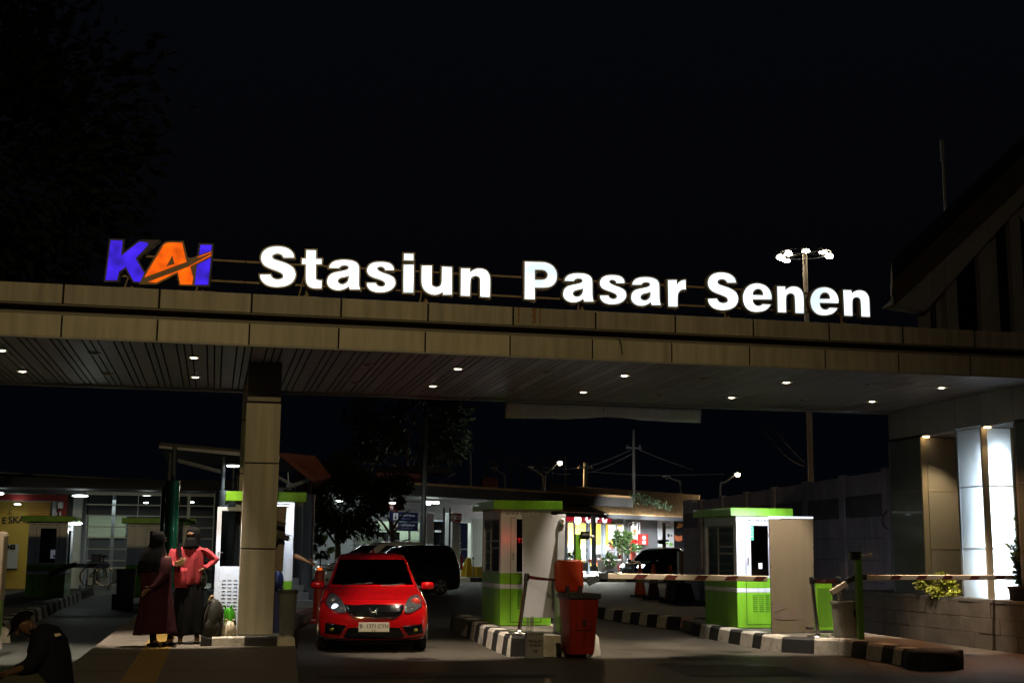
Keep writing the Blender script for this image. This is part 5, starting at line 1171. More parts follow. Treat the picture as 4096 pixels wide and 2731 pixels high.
Bc = [('pelvis','chest'),('chest','neck'),('neck','head0'),('head0','head1'),('head1','head2'),('pelvis','hipL'),('hipL','kneeL'),('kneeL','ankL'),('pelvis','hipR'),('hipR','kneeR'),('kneeR','ankR'),('chest','shR'),('shR','elR'),('elR','midR'),('midR','Rwrist'),('chest','shL'),('shL','elL'),('elL','Lwrist')]
hand_bones(J, Bc, 'R', J['Rwrist'][0], q(770,205)-q(690,172), (0,-.5,.8), curl=.55, scale=1.0); hand_bones(J, Bc, 'L', J['Lwrist'][0], (0,-1,-.2), (1,0,0))
body_mesh('body', J, Bc, M_['skin'], cz)
c_ = Vector((bx0+.09,20.5,0)); cloth([(c_+Vector((0,0,1.42)),.09,.08,.3),(c_+Vector((0,0,1.37)),.19,.12),(c_+Vector((0,0,1.15)),.185,.135),(c_+Vector((-.03,.03,.78)),.18,.14)], 'shirt', 'navy_cloth', cz, 32, .02, 6, 30)
g = MB(); g.ball(J['head1'][0]+Vector((0,.015,.035)), .088, .10, .085); g.build('hair', M_['black_cloth'], cz, smooth=60); face(cz, J['head1'][0], (0,-1,0))
tk = thing('ticket', 'small pale blue ticket held out by the booth clerk', 'ticket', q(835,190)); g = MB(); g.cbox(q(833,188,-.01), (.055,.004,.03), 0, Matrix.Rotation(R(15),4,'Y')); mat('ticket_blue', (.45,.68,.80), .5, var=0); g.build('card', M_['ticket_blue'], tk)
g = MB(); q_ = aty(1116,2320,19.3); g.ball((q_.x-.02,19.5,q_.z-.02), .10, .10, .17, 16, 12); g.box(q_.x-.10,q_.x+.07,19.45,19.55,.32,q_.z-.1); ch_ = thing('chair', 'dark blue rounded chair back standing behind the beige column', 'chair', (q_.x,19.5,.3)); g.build('backrest', M_['blue_plastic'], ch_, smooth=50)
# ================================================================== vehicles
def car_body(levels, nq=9, ns=12):
    """stack of plan outlines; level = (z, half width, front y, rear y, front corner depth, power, rear corner depth)"""
    rings = []
    for z, w, yf, yr, cf, pw, cr in levels:
        e = 2/pw; half = []
        for k in range(nq+1):
            t = R(90*k/nq); half.append((w*math.sin(t)**e if k else 0, yf+cf*(1-max(0,math.cos(t))**e), z))
        y0, y1 = yf+cf, yr-cr
        for k in range(1, ns): half.append((w, y0+(y1-y0)*k/ns, z))
        for k in range(nq+1):
            t = R(90*(1-k/nq)); half.append((w*math.sin(t)**e if k < nq else 0, yr-cr*(1-max(0,math.cos(t))**e), z))
        rings.append([Vector(p) for p in half]+[Vector((-p[0],p[1],p[2])) for p in half[-2:0:-1]])
    return rings
def split_body(rings, rule):
    """faces of the stacked rings sorted into parts by rule(level, ring index mirrored) -> part name"""
    n = len(rings[0]); hn = n//2; out = {}
    for i in range(len(rings)-1):
        for k in range(n):
            km = min(k, n-1-k); nm = rule(i, km, k, n); g = out.setdefault(nm, MB())
            g.add([rings[i][k], rings[i][(k+1)%n], rings[i+1][(k+1)%n], rings[i+1][k]], [(0,1,2,3)])
    b = out['body']; b.add(rings[-1], [tuple(range(n))]); b.add(rings[0], [tuple(range(n))[::-1]])
    return out
def weld(o):
    bm = bmesh.new(); bm.from_mesh(o.data); bmesh.ops.remove_doubles(bm, verts=bm.verts, dist=1e-4); bmesh.ops.recalc_face_normals(bm, faces=bm.faces); bm.to_mesh(o.data); bm.free()
    o.data.polygons.foreach_set('use_smooth', [True]*len(o.data.polygons)); o.data.set_sharp_from_angle(angle=R(50))
def wheel(parent, c_, r=.29, w=.19, spokes=5):
    o = MB().lathe([(r*.62,-w*.5),(r*.93,-w*.5),(r,-w*.36),(r,w*.36),(r*.93,w*.5),(r*.62,w*.5)], c_, 32, axis='x').build('wheel', M_['rubber'], parent, smooth=40, local=True)
    s = 1 if c_[0] > 0 else -1; g = MB(); x = c_[0]+s*w*.47
    g.lathe([(r*.66,-.02),(r*.66,.02),(r*.58,.02),(r*.58,-.02)], (x,c_[1],c_[2]), 32, axis='x', cap=False)
    for k in range(spokes):
        a = 2*math.pi*k/spokes+.3; d = Vector((0,math.cos(a),math.sin(a))); t = Vector((0,-math.sin(a),math.cos(a))); p = Vector((x,c_[1],c_[2]))
        g.slab([p+d*.03+t*.03, p+d*r*.62+t*.045, p+d*r*.62-t*.045, p+d*.03-t*.03], (.012*s,0,0))
    g.lathe([(.05,-.01*s),(.045,.018*s)], (x,c_[1],c_[2]), 16, axis='x'); g.build('rim', M_['steel'], o, local=True)
    g = MB(); g.lathe([(r*.57,-.004),(r*.57,.0)], (x-s*.03,c_[1],c_[2]), 24, axis='x'); g.build('hub_well', M_['seam'], o, local=True); return o
def arch(parent, c_, r, x):
    g = MB(); s = 1 if x > 0 else -1; n = 26
    pts = [(x, c_[1]+r*math.cos(math.pi*k/n*1.16-.25), c_[2]+r*math.sin(math.pi*k/n*1.16-.25)) for k in range(n+1)]
    g.slab(pts, (.006*s,0,0)); return g.build('wheel_arch', M_['seam'], parent, local=True)
# ---- the red hatchback
cdir = R(-5.4); cf = atd(1494, 2500, 19.3); CAR = (cf.x, cf.y, 0)
red = thing('red_hatchback', 'glossy red hatchback facing the camera at the gate, dark windscreen and white number plate', 'car', CAR, cdir)
LV = [(.165,.70,.16,3.40,.30,3.2,.3),(.19,.77,.07,3.5,.34,3.2,.3),(.24,.805,.015,3.55,.36,3.2,.3),(.33,.825,-.005,3.58,.38,3.1,.3),(.43,.835,.0,3.6,.40,3.0,.3),(.52,.838,.005,3.6,.42,2.9,.3),(.60,.836,.03,3.6,.45,2.8,.3),(.67,.830,.075,3.6,.48,2.7,.3),(.73,.818,.16,3.59,.50,2.6,.3),(.78,.802,.30,3.58,.52,2.6,.3),(.83,.785,.49,3.57,.52,2.6,.3),(.88,.765,.72,3.56,.46,2.7,.3),(.925,.745,.93,3.55,.36,2.9,.3),(.955,.728,1.04,3.54,.30,3.1,.3),
      (.975,.712,1.08,3.53,.27,3.3,.28),(1.06,.680,1.23,3.50,.25,3.4,.28),(1.15,.648,1.40,3.44,.24,3.5,.28),(1.24,.618,1.57,3.36,.23,3.5,.28),(1.32,.588,1.72,3.28,.22,3.5,.28),(1.365,.570,1.81,3.22,.22,3.5,.28),(1.405,.548,1.93,3.14,.24,3.2,.3),(1.435,.515,2.05,3.06,.28,3.0,.3),(1.457,.44,2.2,2.98,.3,2.8,.3),(1.468,.30,2.35,2.9,.25,2.6,.25),(1.472,.1,2.5,2.8,.1,2.4,.1)]
rg = car_body(LV)
def rule(i, k, k0=0, n_=2):
    if 14 <= i <= 18:
        if k <= 5: return 'windscreen'
        if 10 <= k <= 14 or 16 <= k <= 19: return 'side_window' if k0 < n_//2 else 'side_window_'
        if k >= 24: return 'rear_window'
    return 'body'
parts = split_body(rg, rule)
bo = parts['body'].build('body', M_['car_red'], red, smooth=50, local=True); weld(bo)
for nm in ('windscreen','side_window','side_window_','rear_window'):
    o = parts[nm].build(nm.rstrip('_'), M_['wind_glass' if nm == 'windscreen' else 'car_glass'], red, smooth=50, local=True); weld(o)
full = MB(); full.loft(rg); fb = BVHTree.FromPolygons([Vector(p) for p in full.v], full.f)
zc = zm(3.137,1200,2150); CM = Matrix.LocRotScale(Vector(CAR), Matrix.Rotation(cdir,4,'Z').to_quaternion(), None); CMi = CM.inverted()
def carxz(x, y, yl=.08):
    d = ray(*zc(x,y)); o = CMi @ EYE; dl = CMi.to_3x3() @ d; t = (yl-o.y)/dl.y; p = o+dl*t; return (p.x, p.z)
def conform(name, pts, m, parent, off=.004, thick=.0, curve=True, yl=.08, cut=.035, bvh=None):
    """outline laid onto the car's own skin from the front"""
    lp = smooth_outline([(*carxz(p[0],p[1],yl), *p[2:]) for p in pts], 5) if curve else [carxz(p[0],p[1],yl) for p in pts]
    me = outline_mesh(name, [lp]); bm = bmesh.new(); bm.from_mesh(me); bmesh.ops.remove_doubles(bm, verts=bm.verts, dist=1e-5); bmesh.ops.triangulate(bm, faces=bm.faces)
    for _ in range(4):
        ed = [e for e in bm.edges if e.calc_length() > cut]
        if not ed: break
        bmesh.ops.subdivide_edges(bm, edges=ed, cuts=1, use_grid_fill=False); bmesh.ops.triangulate(bm, faces=bm.faces)
    for v in bm.verts:
        x, z = v.co.x, v.co.y; h = (bvh or fb).ray_cast(Vector((x,-2,z)), Vector((0,1,0)))
        y = h[0].y if h[0] else .35; v.co = Vector((x, y-off, z))
    bmesh.ops.recalc_face_normals(bm, faces=bm.faces)
    if sum(f.normal.y*f.calc_area() for f in bm.faces) > 0: bmesh.ops.reverse_faces(bm, faces=bm.faces)
    bm.to_mesh(me); bm.free(); me.materials.clear(); me.materials.append(m); me.polygons.foreach_set('use_smooth', [True]*len(me.polygons))
    o = bpy.data.objects.new(name, me); COL.objects.link(o); o.parent = parent
    if thick: s = o.modifiers.new('t','SOLIDIFY'); s.thickness = thick; s.offset = 1
    return o
cc_ = 'c'
def front_y(x, z): 
    h = fb.ray_cast(Vector((x,-2,z)), Vector((0,1,0))); return h[0].y if h[0] else .3
hl = conform('headlight', [(372,716),(432,716),(492,752),(540,812),(570,872),(575,930,cc_),(500,930),(420,902),(352,862),(325,820),(336,760)], M_['lamp_lens'], red, .006, .01, yl=.25)
hr = conform('headlight', [(1300,925,cc_),(1302,870),(1322,820),(1370,768),(1430,738),(1498,732),(1530,780),(1530,850),(1480,892),(1400,926),(1340,940)], M_['lamp_lens'], red, .006, .01, yl=.25)
def headlight_ball(par, x, y, r, m, nm='reflector'):
    X, Z = carxz(x,y,.25); Y = front_y(X,Z); g = MB(); g.ball((X,Y-.002,Z), r, r*.45, r, 16, 10); return g.build(nm, m, par, smooth=60, local=True)
headlight_ball(hl,415,800,.062,M_['chrome']); headlight_ball(hl,442,868,.056,emis('headlight_reflection',(.72,.80,1.),2.2),'headlight_ball'); headlight_ball(hl,525,885,.03,M_['chrome']); headlight_ball(hl,385,790,.026,M_['lamp_red'],'red_glint')  # tube light mirrored in this headlight is put in as a glowing ball
X, Z = carxz(415,810,.25); g = MB(); g.tube([(X+.075*math.cos(a), front_y(X+.075*math.cos(a),Z+.075*math.sin(a))-.014, Z+.075*math.sin(a)) for a in [R(20+15*k) for k in range(15)]], .006, 6); g.build('bezel', M_['chrome'], hl, smooth=60, local=True)
headlight_ball(hr,1450,815,.075,M_['lamp_red'],'red_glint'); headlight_ball(hr,1405,888,.036,M_['chrome']); headlight_ball(hr,1335,890,.03,M_['lamp_lens'])  # red reflection in this headlight is put into the large ball's colour
gr = conform('grille', [(562,842,cc_),(670,849),(925,842),(1180,849),(1303,848,cc_),(1292,918),(1235,962),(1150,988),(925,998),(720,984),(650,955),(582,920)], M_['gloss_black'], red, .006, .012, yl=.06)
conform('chrome_bar', [(575,935,cc_),(660,972),(760,992),(925,1004),(1100,996),(1210,975),(1290,925,cc_),(1240,975),(1150,1002),(925,1014),(720,1000),(640,975)], M_['chrome'], gr, .014, yl=.06)
conform('insert', [(590,868,cc_),(650,882,cc_),(655,960,cc_),(600,925,cc_)], M_['grey_post'], gr, .016, yl=.08)
for px, s in ((925,1),):
    g = MB()
    for pts in ([(862,878),(885,878),(905,965),(885,962)],[(962,878),(985,878),(970,962),(950,965)],[(888,915),(962,915),(960,930),(892,930)],[(862,872),(868,872),(885,968),(878,966)]):
        g.slab([(lambda a: (a[0], front_y(*a)-.034, a[1]))(carxz(x,y,.04)) for x,y in pts], (0,.014,0))
    g.build('emblem', M_['chrome'], gr, local=True, bevel=.003)
conform('lower_intake', [(600,1128,cc_),(730,1120),(1120,1120),(1250,1128,cc_),(1312,1238,cc_),(1200,1262),(640,1262),(545,1238,cc_)], M_['gloss_black'], red, .004, yl=.03)
for pts, lampxy in (([(325,1062,cc_),(580,1100,cc_),(500,1212,cc_),(312,1196,cc_)],(410,1145)), ([(1282,1110,cc_),(1530,1082,cc_),(1545,1190,cc_),(1352,1216,cc_)],(1440,1155))):
    f_ = conform('fog_lamp', pts, M_['gloss_black'], red, .006, .01, yl=.12)
    X, Z = carxz(*lampxy,.1); g = MB(); g.ball((X,front_y(X,Z)-.008,Z), .046, .014, .028, 16, 10); g.build('lens', M_['fog_yellow'], f_, smooth=60, local=True)
def crease(name, pts, parent, off=.006, w=.006, m='car_red'):
    P = [];  
    for i in range(len(pts)-1):
        for s in range(4):
            t = s/4; P.append((pts[i][0]*(1-t)+pts[i+1][0]*t, pts[i][1]*(1-t)+pts[i+1][1]*t))
    P.append(pts[-1]); g = MB(); g.tube([(lambda a: (a[0], front_y(*a)-off+.004, a[1]))(carxz(x,y,.12)) for x,y in P], w, 6); return g.build(name, M_[m], parent, smooth=60, local=True)
crease('bumper_ridge', [(320,1045),(590,1090),(500,1225),(300,1210)], red, .006, .010); crease('bumper_ridge', [(1535,1070),(1270,1100),(1345,1232),(1555,1205)], red, .006, .010)
crease('bumper_lip', [(270,1235),(520,1262),(640,1275),(925,1280),(1200,1275),(1340,1258),(1570,1232)], red, .004, .012, 'seam')
crease('hood_seam', [(330,840),(420,910),(570,945),(700,1010),(925,1022),(1150,1010),(1290,950),(1430,925),(1535,870)], red, .002, .0035, 'seam')
np_ = MB(); a0 = carxz(737,1060,-.02); a1 = carxz(1118,1178,-.02); yp = front_y((a0[0]+a1[0])/2,(a0[1]+a1[1])/2)-.03
np_.box(a0[0], a1[0], yp, yp+.012, a1[1], a0[1]); npl = np_.build('number_plate', M_['plate_white'], red, local=True, bevel=.004)
def local_text(body, size, m, parent, p, off, sp=1.):
    me = text_mesh(body, size, 0, off, spacing=sp); me.materials.clear(); me.materials.append(m); me.transform(facing(p)); o = bpy.data.objects.new('characters', me); COL.objects.link(o); o.parent = parent; return o
pcx = (a0[0]+a1[0])/2; pz0 = a1[1]+(a0[1]-a1[1])*.60
for s_, dx in (('B', -.192), ('1371', -.040), ('CYH', .138)): local_text(s_, .083, M_['ink'], npl, (pcx+dx, yp-.001, pz0-.002), .0005, .95)
local_text('09·27', .03, M_['rust'], npl, (pcx+.0, yp-.001, a1[1]+.018), .001)
# wipers, aerial, mirrors
for pts in ([(520,592),(700,578),(910,566)],[(1010,598),(1180,590),(1320,578)]):
    g = MB(); g.tube([(lambda a: (a[0], front_y(*a)-.012, a[1]))(carxz(x,y,1.1)) for x,y in pts], .009, 6); g.build('wiper', M_['black_plastic'], red, local=True)
X, Z = carxz(918,190,2.5); g = MB(); g.tube([(X,2.55,1.46),(X,2.62,1.51),(X,2.72,1.535)], [.028,.02,.008], 8); g.build('aerial', M_['car_red'], red, smooth=60, local=True)
for (mx, my, mw, mh), sgn in (((225,588,.215,.13),-1),((1600,600,.20,.13),1)):
    X, Z = carxz(mx,my,1.15); g = MB(); L_ = []
    for s, k in ((-1,.62),(-.7,.92),(0,1),(.7,.92),(1,.62)):
        L_.append([Vector((X+mw/2*s, 1.15+.06*k*math.cos(t), Z+mh/2*k*math.copysign(abs(math.sin(t))**.7, math.sin(t)))) for t in [2*math.pi*q_/18 for q_ in range(18)]])
    g.loft(L_); mo = g.build('mirror', M_['car_red'], red, smooth=60, local=True)
    g = MB(); g.tube([(X-sgn*mw*.35,1.16,Z-mh*.32),(sgn*.715,1.2,.93)], [.028,.035], 8); g.build('stalk', M_['black_plastic'], mo, local=True)
    g = MB(); g.box(X-mw*.38, X+mw*.38, 1.212, 1.218, Z-mh*.36, Z+mh*.36); g.build('mirror_glass', M_['chrome'], mo, local=True)
for x in (-.735,.735):
    for y in (.66,2.98): wheel(red, (x,y,.285), .285, .185); 
g = MB()
for x0,x1 in ((-.65,-.2),(.2,.65)): g.box(x0,x1,.3,3.2,.13,.2)
g.box(-.70,.70,.25,3.3,.15,.24); g.build('underbody', M_['seam'], red, local=True)
# dark cabin seen through the windscreen: seats and wheel
g = MB(); g.box(-.50,-.12,1.95,2.1,.75,1.22); g.box(.12,.5,1.95,2.1,.75,1.22); g.build('seat', M_['black_cloth'], red, local=True, bevel=.05)
# ---- people carriers
MV = [(.19,.74,.14,4.1,.34,3.2,.25),(.24,.80,.03,4.17,.38,3.2,.25),(.36,.82,.0,4.19,.40,3.1,.22),(.52,.83,.01,4.2,.42,3.0,.22),(.66,.83,.04,4.2,.45,2.9,.22),(.78,.82,.10,4.2,.48,2.8,.22),(.86,.805,.25,4.19,.50,2.8,.22),(.92,.79,.55,4.18,.48,2.8,.22),(.97,.775,.85,4.17,.38,3.0,.22),(1.0,.76,.98,4.16,.32,3.2,.22),
      (1.03,.75,1.05,4.15,.30,3.3,.22),(1.18,.715,1.28,4.11,.28,3.4,.22),(1.32,.685,1.50,4.06,.27,3.4,.22),(1.46,.65,1.72,4.0,.26,3.4,.22),(1.54,.63,1.86,3.95,.25,3.4,.24),(1.60,.60,2.02,3.9,.26,3.2,.26),(1.64,.56,2.2,3.85,.28,3.0,.28),(1.665,.46,2.45,3.75,.3,2.8,.3),(1.68,.25,2.7,3.5,.2,2.6,.2)]
def mpv(name, label, paint, loc, rz, scale=1., on=False):
    t = thing(name, label, 'car', loc, rz); rg = [[p*scale for p in r_] for r_ in car_body(MV)]
    def rule(i, k, k0=0, n_=2):
        if 10 <= i <= 13:
            if k <= 5: return 'windscreen'
            if 10 <= k <= 12 or 14 <= k <= 16 or 18 <= k <= 20: return 'side_window' if k0 < n_//2 else 'side_window_'
            if k >= 24: return 'rear_window'
        return 'body'
    P = split_body(rg, rule); o = P['body'].build('body', M_[paint], t, smooth=50, local=True); weld(o)
    for nm in ('windscreen','side_window','side_window_','rear_window'): o = P[nm].build(nm.rstrip('_'), M_['car_glass'], t, smooth=50, local=True); weld(o)
    f_ = MB(); f_.loft(rg); bv = BVHTree.FromPolygons([Vector(p) for p in f_.v], f_.f)
    fy = lambda x, z: (bv.ray_cast(Vector((x,-2,z)), Vector((0,1,0)))[0] or Vector((x,.4,z))).y
    s = scale
    def patch(nm, xs, zs, m, off=.01, n=6, par=t):
        g = MB(); vs = [Vector((xs[0]+(xs[1]-xs[0])*i/n, 0, zs[0]+(zs[1]-zs[0])*j/2)) for j in range(3) for i in range(n+1)]
        vs = [Vector((v.x*s, fy(v.x*s, v.z*s)-off, v.z*s)) for v in vs]; g.add(vs, [(j*(n+1)+i, j*(n+1)+i+1, (j+1)*(n+1)+i+1, (j+1)*(n+1)+i) for j in range(2) for i in range(n)])
        o = g.build(nm, m, par, smooth=50, local=True); so = o.modifiers.new('t','SOLIDIFY'); so.thickness = .012; return o
    for sg_ in (-1,1):
        patch('headlight', (sg_*.42, sg_*.72), (.70,.83), MATS['headlamp_on'] if on else M_['lamp_lens'])
        patch('fog_lamp', (sg_*.52, sg_*.64), (.37,.45), MATS['fog_on'] if on else M_['lamp_lens'])
        g = MB(); g.ball((sg_*.90*s,1.25*s,1.02*s), .12*s,.07*s,.08*s, 12, 8); g.build('mirror', M_[paint], t, smooth=60, local=True)
        for y in (.72,3.38): arch(t, (0,y*s,.30*s), .37*s, sg_*.832*s); wheel(t, (sg_*.755*s,y*s,.30*s), .30*s, .19*s)
        g = MB(); g.box(sg_*.70*s-.04, sg_*.70*s+.04, 4.19*s-.06, 4.19*s+.015, .85*s, 1.3*s); g.build('tail_lamp', M_['lamp_red'], t, local=True)
    gr_ = patch('grille', (-.40,.40), (.62,.80), M_['black_plastic']); 
    for z in (.66,.72,.78): patch('chrome_bar', (-.40,.40), (z-.008,z+.008), M_['chrome'], .02, par=gr_)
    patch('lower_intake', (-.45,.45), (.28,.42), M_['seam']); patch('number_plate', (-.22,.22), (.48,.59), M_['ink'] if paint == 'car_black' else M_['plate_white'], .02)
    g = MB(); g.box(-.6*s,.6*s,.3*s,3.9*s,.16*s,.25*s); g.build('underbody', M_['seam'], t, local=True)
    g = MB()
    for sg_ in (-1,1):
        for y in (2.0,2.98): g.box(sg_*.838*s-.006, sg_*.838*s+.006, (y-.1)*s, (y+.02)*s, .90*s, .92*s)
    g.build('door_handle', M_['chrome'] if paint != 'car_black' else M_['car_black'], t, local=True)
    return t
emis('headlamp_on', (.75,.88,1.), 12.); emis('fog_on', (1,.80,.45), 14.)
p = atd(1352, 2300, 42.6); mpv('black_mpv', 'black people carrier parked side-on behind the red hatchback', 'car_black', (p.x, p.y+.6, 0), R(-84))
p = atd(1258, 2300, 45.5); mpv('white_mpv', 'white car with a chrome grille half hidden behind the black people carrier', 'car_white', (p.x+.1, p.y, 0), R(-66), 1.07)
p = atd(2517, 2300, 64.5); bm_ = mpv('black_mpv', 'black people carrier with headlights on, turning in front of the fried chicken shop', 'car_black', (p.x, p.y, 0), R(-54), 1., True)
for sg_ in (-1,1):
    q = base(bm_) @ Vector((sg_*.57,-.25,.42)); spot(q, q+(base(bm_).to_3x3() @ Vector((0,-10,-1.0))), 60, (1,.85,.6), 50, .6, .05)
# red traffic barrier with amber lamp beside the white car
tb_ = thing('traffic_bollard', 'red plastic bollard with an amber top beside the booth, behind the red car mirror', 'bollard', (0,0,0)); q = aty(*z9(885,700),27.5); tb_.location = (q.x,27.5,0)
a = aty(*z9(885,295),27.5); g = MB(); g.lathe([(.17,0),(.17,.06),(.13,.09),(.10,a.z-.12),(.085,a.z-.02)], (q.x,27.5,0), 18); g.build('body', M_['bin_red'], tb_, smooth=40)
g = MB(); g.lathe([(.05,a.z-.02),(.055,a.z+.02),(.03,a.z+.035)], (q.x,27.5,0), 16); g.build('lamp', emis('amber', (1,.16,.02), .8), tb_, smooth=40)
# cones on the far lane
cn = [(404,950),(525,970),(680,990)]; pr = None
cl = ['leftmost of the three traffic cones standing under the barrier arm', 'middle of the three traffic cones standing under the barrier arm', 'rightmost of the three traffic cones, palest and striped, under the barrier arm']
for (x, y), lb in zip(cn, cl):
    q = atz(*c2(x,y),0)
    if pr is None:
        pr = thing('traffic_cone', lb, 'cone', (0,0,0), 0, 'traffic cones in the far lane')
        g = MB(); g.box(-.27,.27,-.27,.27,0,.05); g.build('foot', M_['rubber'], pr, local=True, bevel=.01)
        g = MB(); g.lathe([(.20,.05),(.165,.34),(.09,.72),(.05,1.08),(.03,1.1)], n=20); g.build('cone', M_['cone_orange'], pr, smooth=40, local=True)
        g = MB(); g.lathe([(.155,.46),(.118,.62)], n=20, cap=False); g.build('reflective_band', M_['board_beige'], pr, smooth=40, local=True); pr.location = q
    else: dup(pr, q, R(20), lb, 'traffic cones in the far lane')
q = atz(*c2(775,995),0); g = MB(); g.loft([[Vector((q.x+sx*w, q.y+sy*w, z)) for sx, sy in ((-1,-1),(1,-1),(1,1),(-1,1))] for w, z in ((.33,0),(.33,.1),(.24,.52),(.2,.56))]); cb_ = thing('weight_block', 'squat black weighted block on the road beside the traffic cones', 'block', q); g.build('block', M_['rubber'], cb_, bevel=.03)
g = MB(); g.tube([(q.x-.1,q.y,.5),(q.x-.1,q.y,.62),(q.x+.1,q.y,.62),(q.x+.1,q.y,.5)], .02, 6); g.build('handle', M_['dark_steel'], cb_)
qa, qb = aty(*c2(555,905),atz(*c2(525,970),0).y), aty(*c2(655,905),atz(*c2(680,990),0).y)
g = MB(); g.tube([qa, (qa+qb)/2+Vector((0,0,-.12)), qb], .014, 6, smoothpath=6); tag(g.build('chain', M_['galv']), 'thin chain sagging between the middle and right traffic cones', 'chain')
# ================================================================== station building and shops far behind
FA, FB = atd(1701,2000,60), atd(2520,2000,73); fd = Vector((FB.x-FA.x,FB.y-FA.y,0)).normalized(); fn = Vector((-fd.y,fd.x,0))   # fn points away from the camera
def onf(x, y, off=0.):
    d = ray(x,y); A0 = FA+fn*off; t = (A0-EYE).dot(fn)/d.dot(fn); return EYE+d*t
def fq(g, x0, y0, x1, y1, off=0., th=.1, mi=0, sl=0.):
    """upright panel on the station front, given by its corners in the survey picture"""
    pts = [onf(x0,y0,off), onf(x1,y0,off), onf(x1,y1,off), onf(x0,y1,off)]
    za = (pts[0].z+pts[1].z)/2 if not sl else None
    for a_, b_ in ((0,1),(3,2)):
        z = (pts[a_].z+pts[b_].z)/2; pts[a_].z = pts[b_].z = z
    pts[3] = Vector((pts[0].x,pts[0].y,pts[3].z)); pts[2] = Vector((pts[1].x,pts[1].y,pts[2].z)); g.slab(pts, fn*th, mi)
    return pts
sb = thing('station_hall', 'long low station hall with a dark flat roof edge and lit white interior', 'building', (FA.x,FA.y,0))
zt, zb2 = 4.55, 3.95
def along(s, off, z): p = FA+fd*s+fn*off; return Vector((p.x,p.y,z))
S1 = (FB-FA).length
g = MB(); g.slab([along(-2,0,zt),along(S1+.3,0,zt+.02),along(S1+.3,0,zb2),along(-2,0,zb2)], fn*9); g.build('roof', M_['fascia_dark'], sb)
g = MB(); g.slab([along(-2,-.12,zt+.0),along(S1,-.12,zt+.02),along(S1,-.12,zt-.10),along(-2,-.12,zt-.10)], fn*.10); g.build('gutter', M_['roof_tin'], sb)
g = MB(); g.slab([along(-22,.1,zb2+.02),along(S1,.1,zb2+.02),along(S1,9,zb2+.02),along(-22,9,zb2+.02)], (0,0,.05)); g.build('ceiling', M_['wall_grey'], sb)
SR = (onf(2200,2200,6)-along(0,6,0)).dot(fd)
g = MB(); g.slab([along(-22,6,.2),along(SR,6,.2),along(SR,6,4),along(-22,6,4)], fn*.2); g.build('rear_wall', M_['wall_grey'], sb)
g = MB(); fq(g,1790,2090,1925,2275,4,.1); fq(g,1890,2075,2000,2290,2.5,.1); g.build('white_wall', M_['wall_white'], sb)
for x, w in ((1723,14),(1827,16)):
    g = MB(); fq(g, x-w, 2050, x+w, 2290, .8, .5); fq(g, x-w-5, 2275, x+w+5, 2296, .7, .7); g.build('column', M_['trim_grey'], sb, bevel=.02)
g = MB(); fq(g,1727,2085,1790,2260,3.2,.08); 
for x in (1712,1788): fq(g,x,2080,x+7,2262,3.1,.1,1)
fq(g,1712,2078,1795,2085,3.1,.1,1); dr = g.build('glass_door', [M_['car_glass'], M_['door_white']], sb)
g = MB(); fq(g,1740,2120,1765,2128,3.1,.02); g.build('door_notice', M_['paper'], dr)
for x in (1776,1800): 
    g = MB(); fq(g,x,2030,x+4,2292,-.5,.06); g.build('thin_post', M_['dark_steel'], sb)
tube_s = emis('tube_hall', (.86,1.,.95), 16.)
def tubes(root, lst, off=1.5, m=None):
    for x0,y0,x1,y1 in lst:
        g = MB(); fq(g,x0,y0,x1,y1,off,.12); g.build('tube_lamp', m or tube_s, root, bevel=.01)
tubes(sb, [(1694,2004,1757,2012),(1700,2014,1722,2018)], 1.2); tubes(sb, [(1471,2000,1512,2007),(1519,2000,1533,2007),(1563,2009,1606,2013),(1347,2001,1372,2005),(1378,2002,1390,2005),(1274,1995,1284,1999)], 4)
for s, w in ((2,130),(8,90),(-9,240),(-15,110)):
    p = along(s,2.5,3.85); area(p, p+Vector((0,0,-2)), w, 4, .5, (.84,1.,.93), 170)
# left wing of the hall: pale wall behind steel bars
g = MB(); fq(g,1430,2085,1700,2215,3.5,.1); g.build('pale_wall', M_['wall_green'], sb)
wn = MB(); 
for x in (1478,1494,1509,1524): fq(wn,x,2127,x+13,2146,3.4,.06)
for x in (1498,1538,1560,1583): fq(wn,x,2127,x+16,2165,3.3,.06)
wn.build('window', M_['car_glass'], sb)
g = MB()
for y in (2040,2080,2117,2157,2178): fq(g,1405,y,1680,y+4,.2,.08)
for x in (1420,1436,1505,1562,1640): fq(g,x,2040,x+4,2200,.25,.08)
g.build('steel_bars', M_['trim_grey'], sb)
p = onf(1640,2010,-3.0); area(p, onf(1625,2085,0), 20, 3, .2, (.9,1,.96), 120)  # added area light without a fitting, makes the hanging signs readable
g = MB(); g.slab([onf(1515,1890,.6),onf(1682,1893,.6),onf(1682,1984,.6),onf(1565,1984,.6)], fn*.2); g.build('upper_wall', M_['roof_tile'], sb)
g = MB(); fq(g,1684,1866,1808,1892,1.5,3); g.build('upper_slab', M_['fascia_dark'], sb)
p = along(-7,-1.2,3.9); area(p, p+Vector((0,-1.2,-2)), 110, 5, .4, (.9,1,.95), 150)  # extra area light added at the roof front to brighten the white car
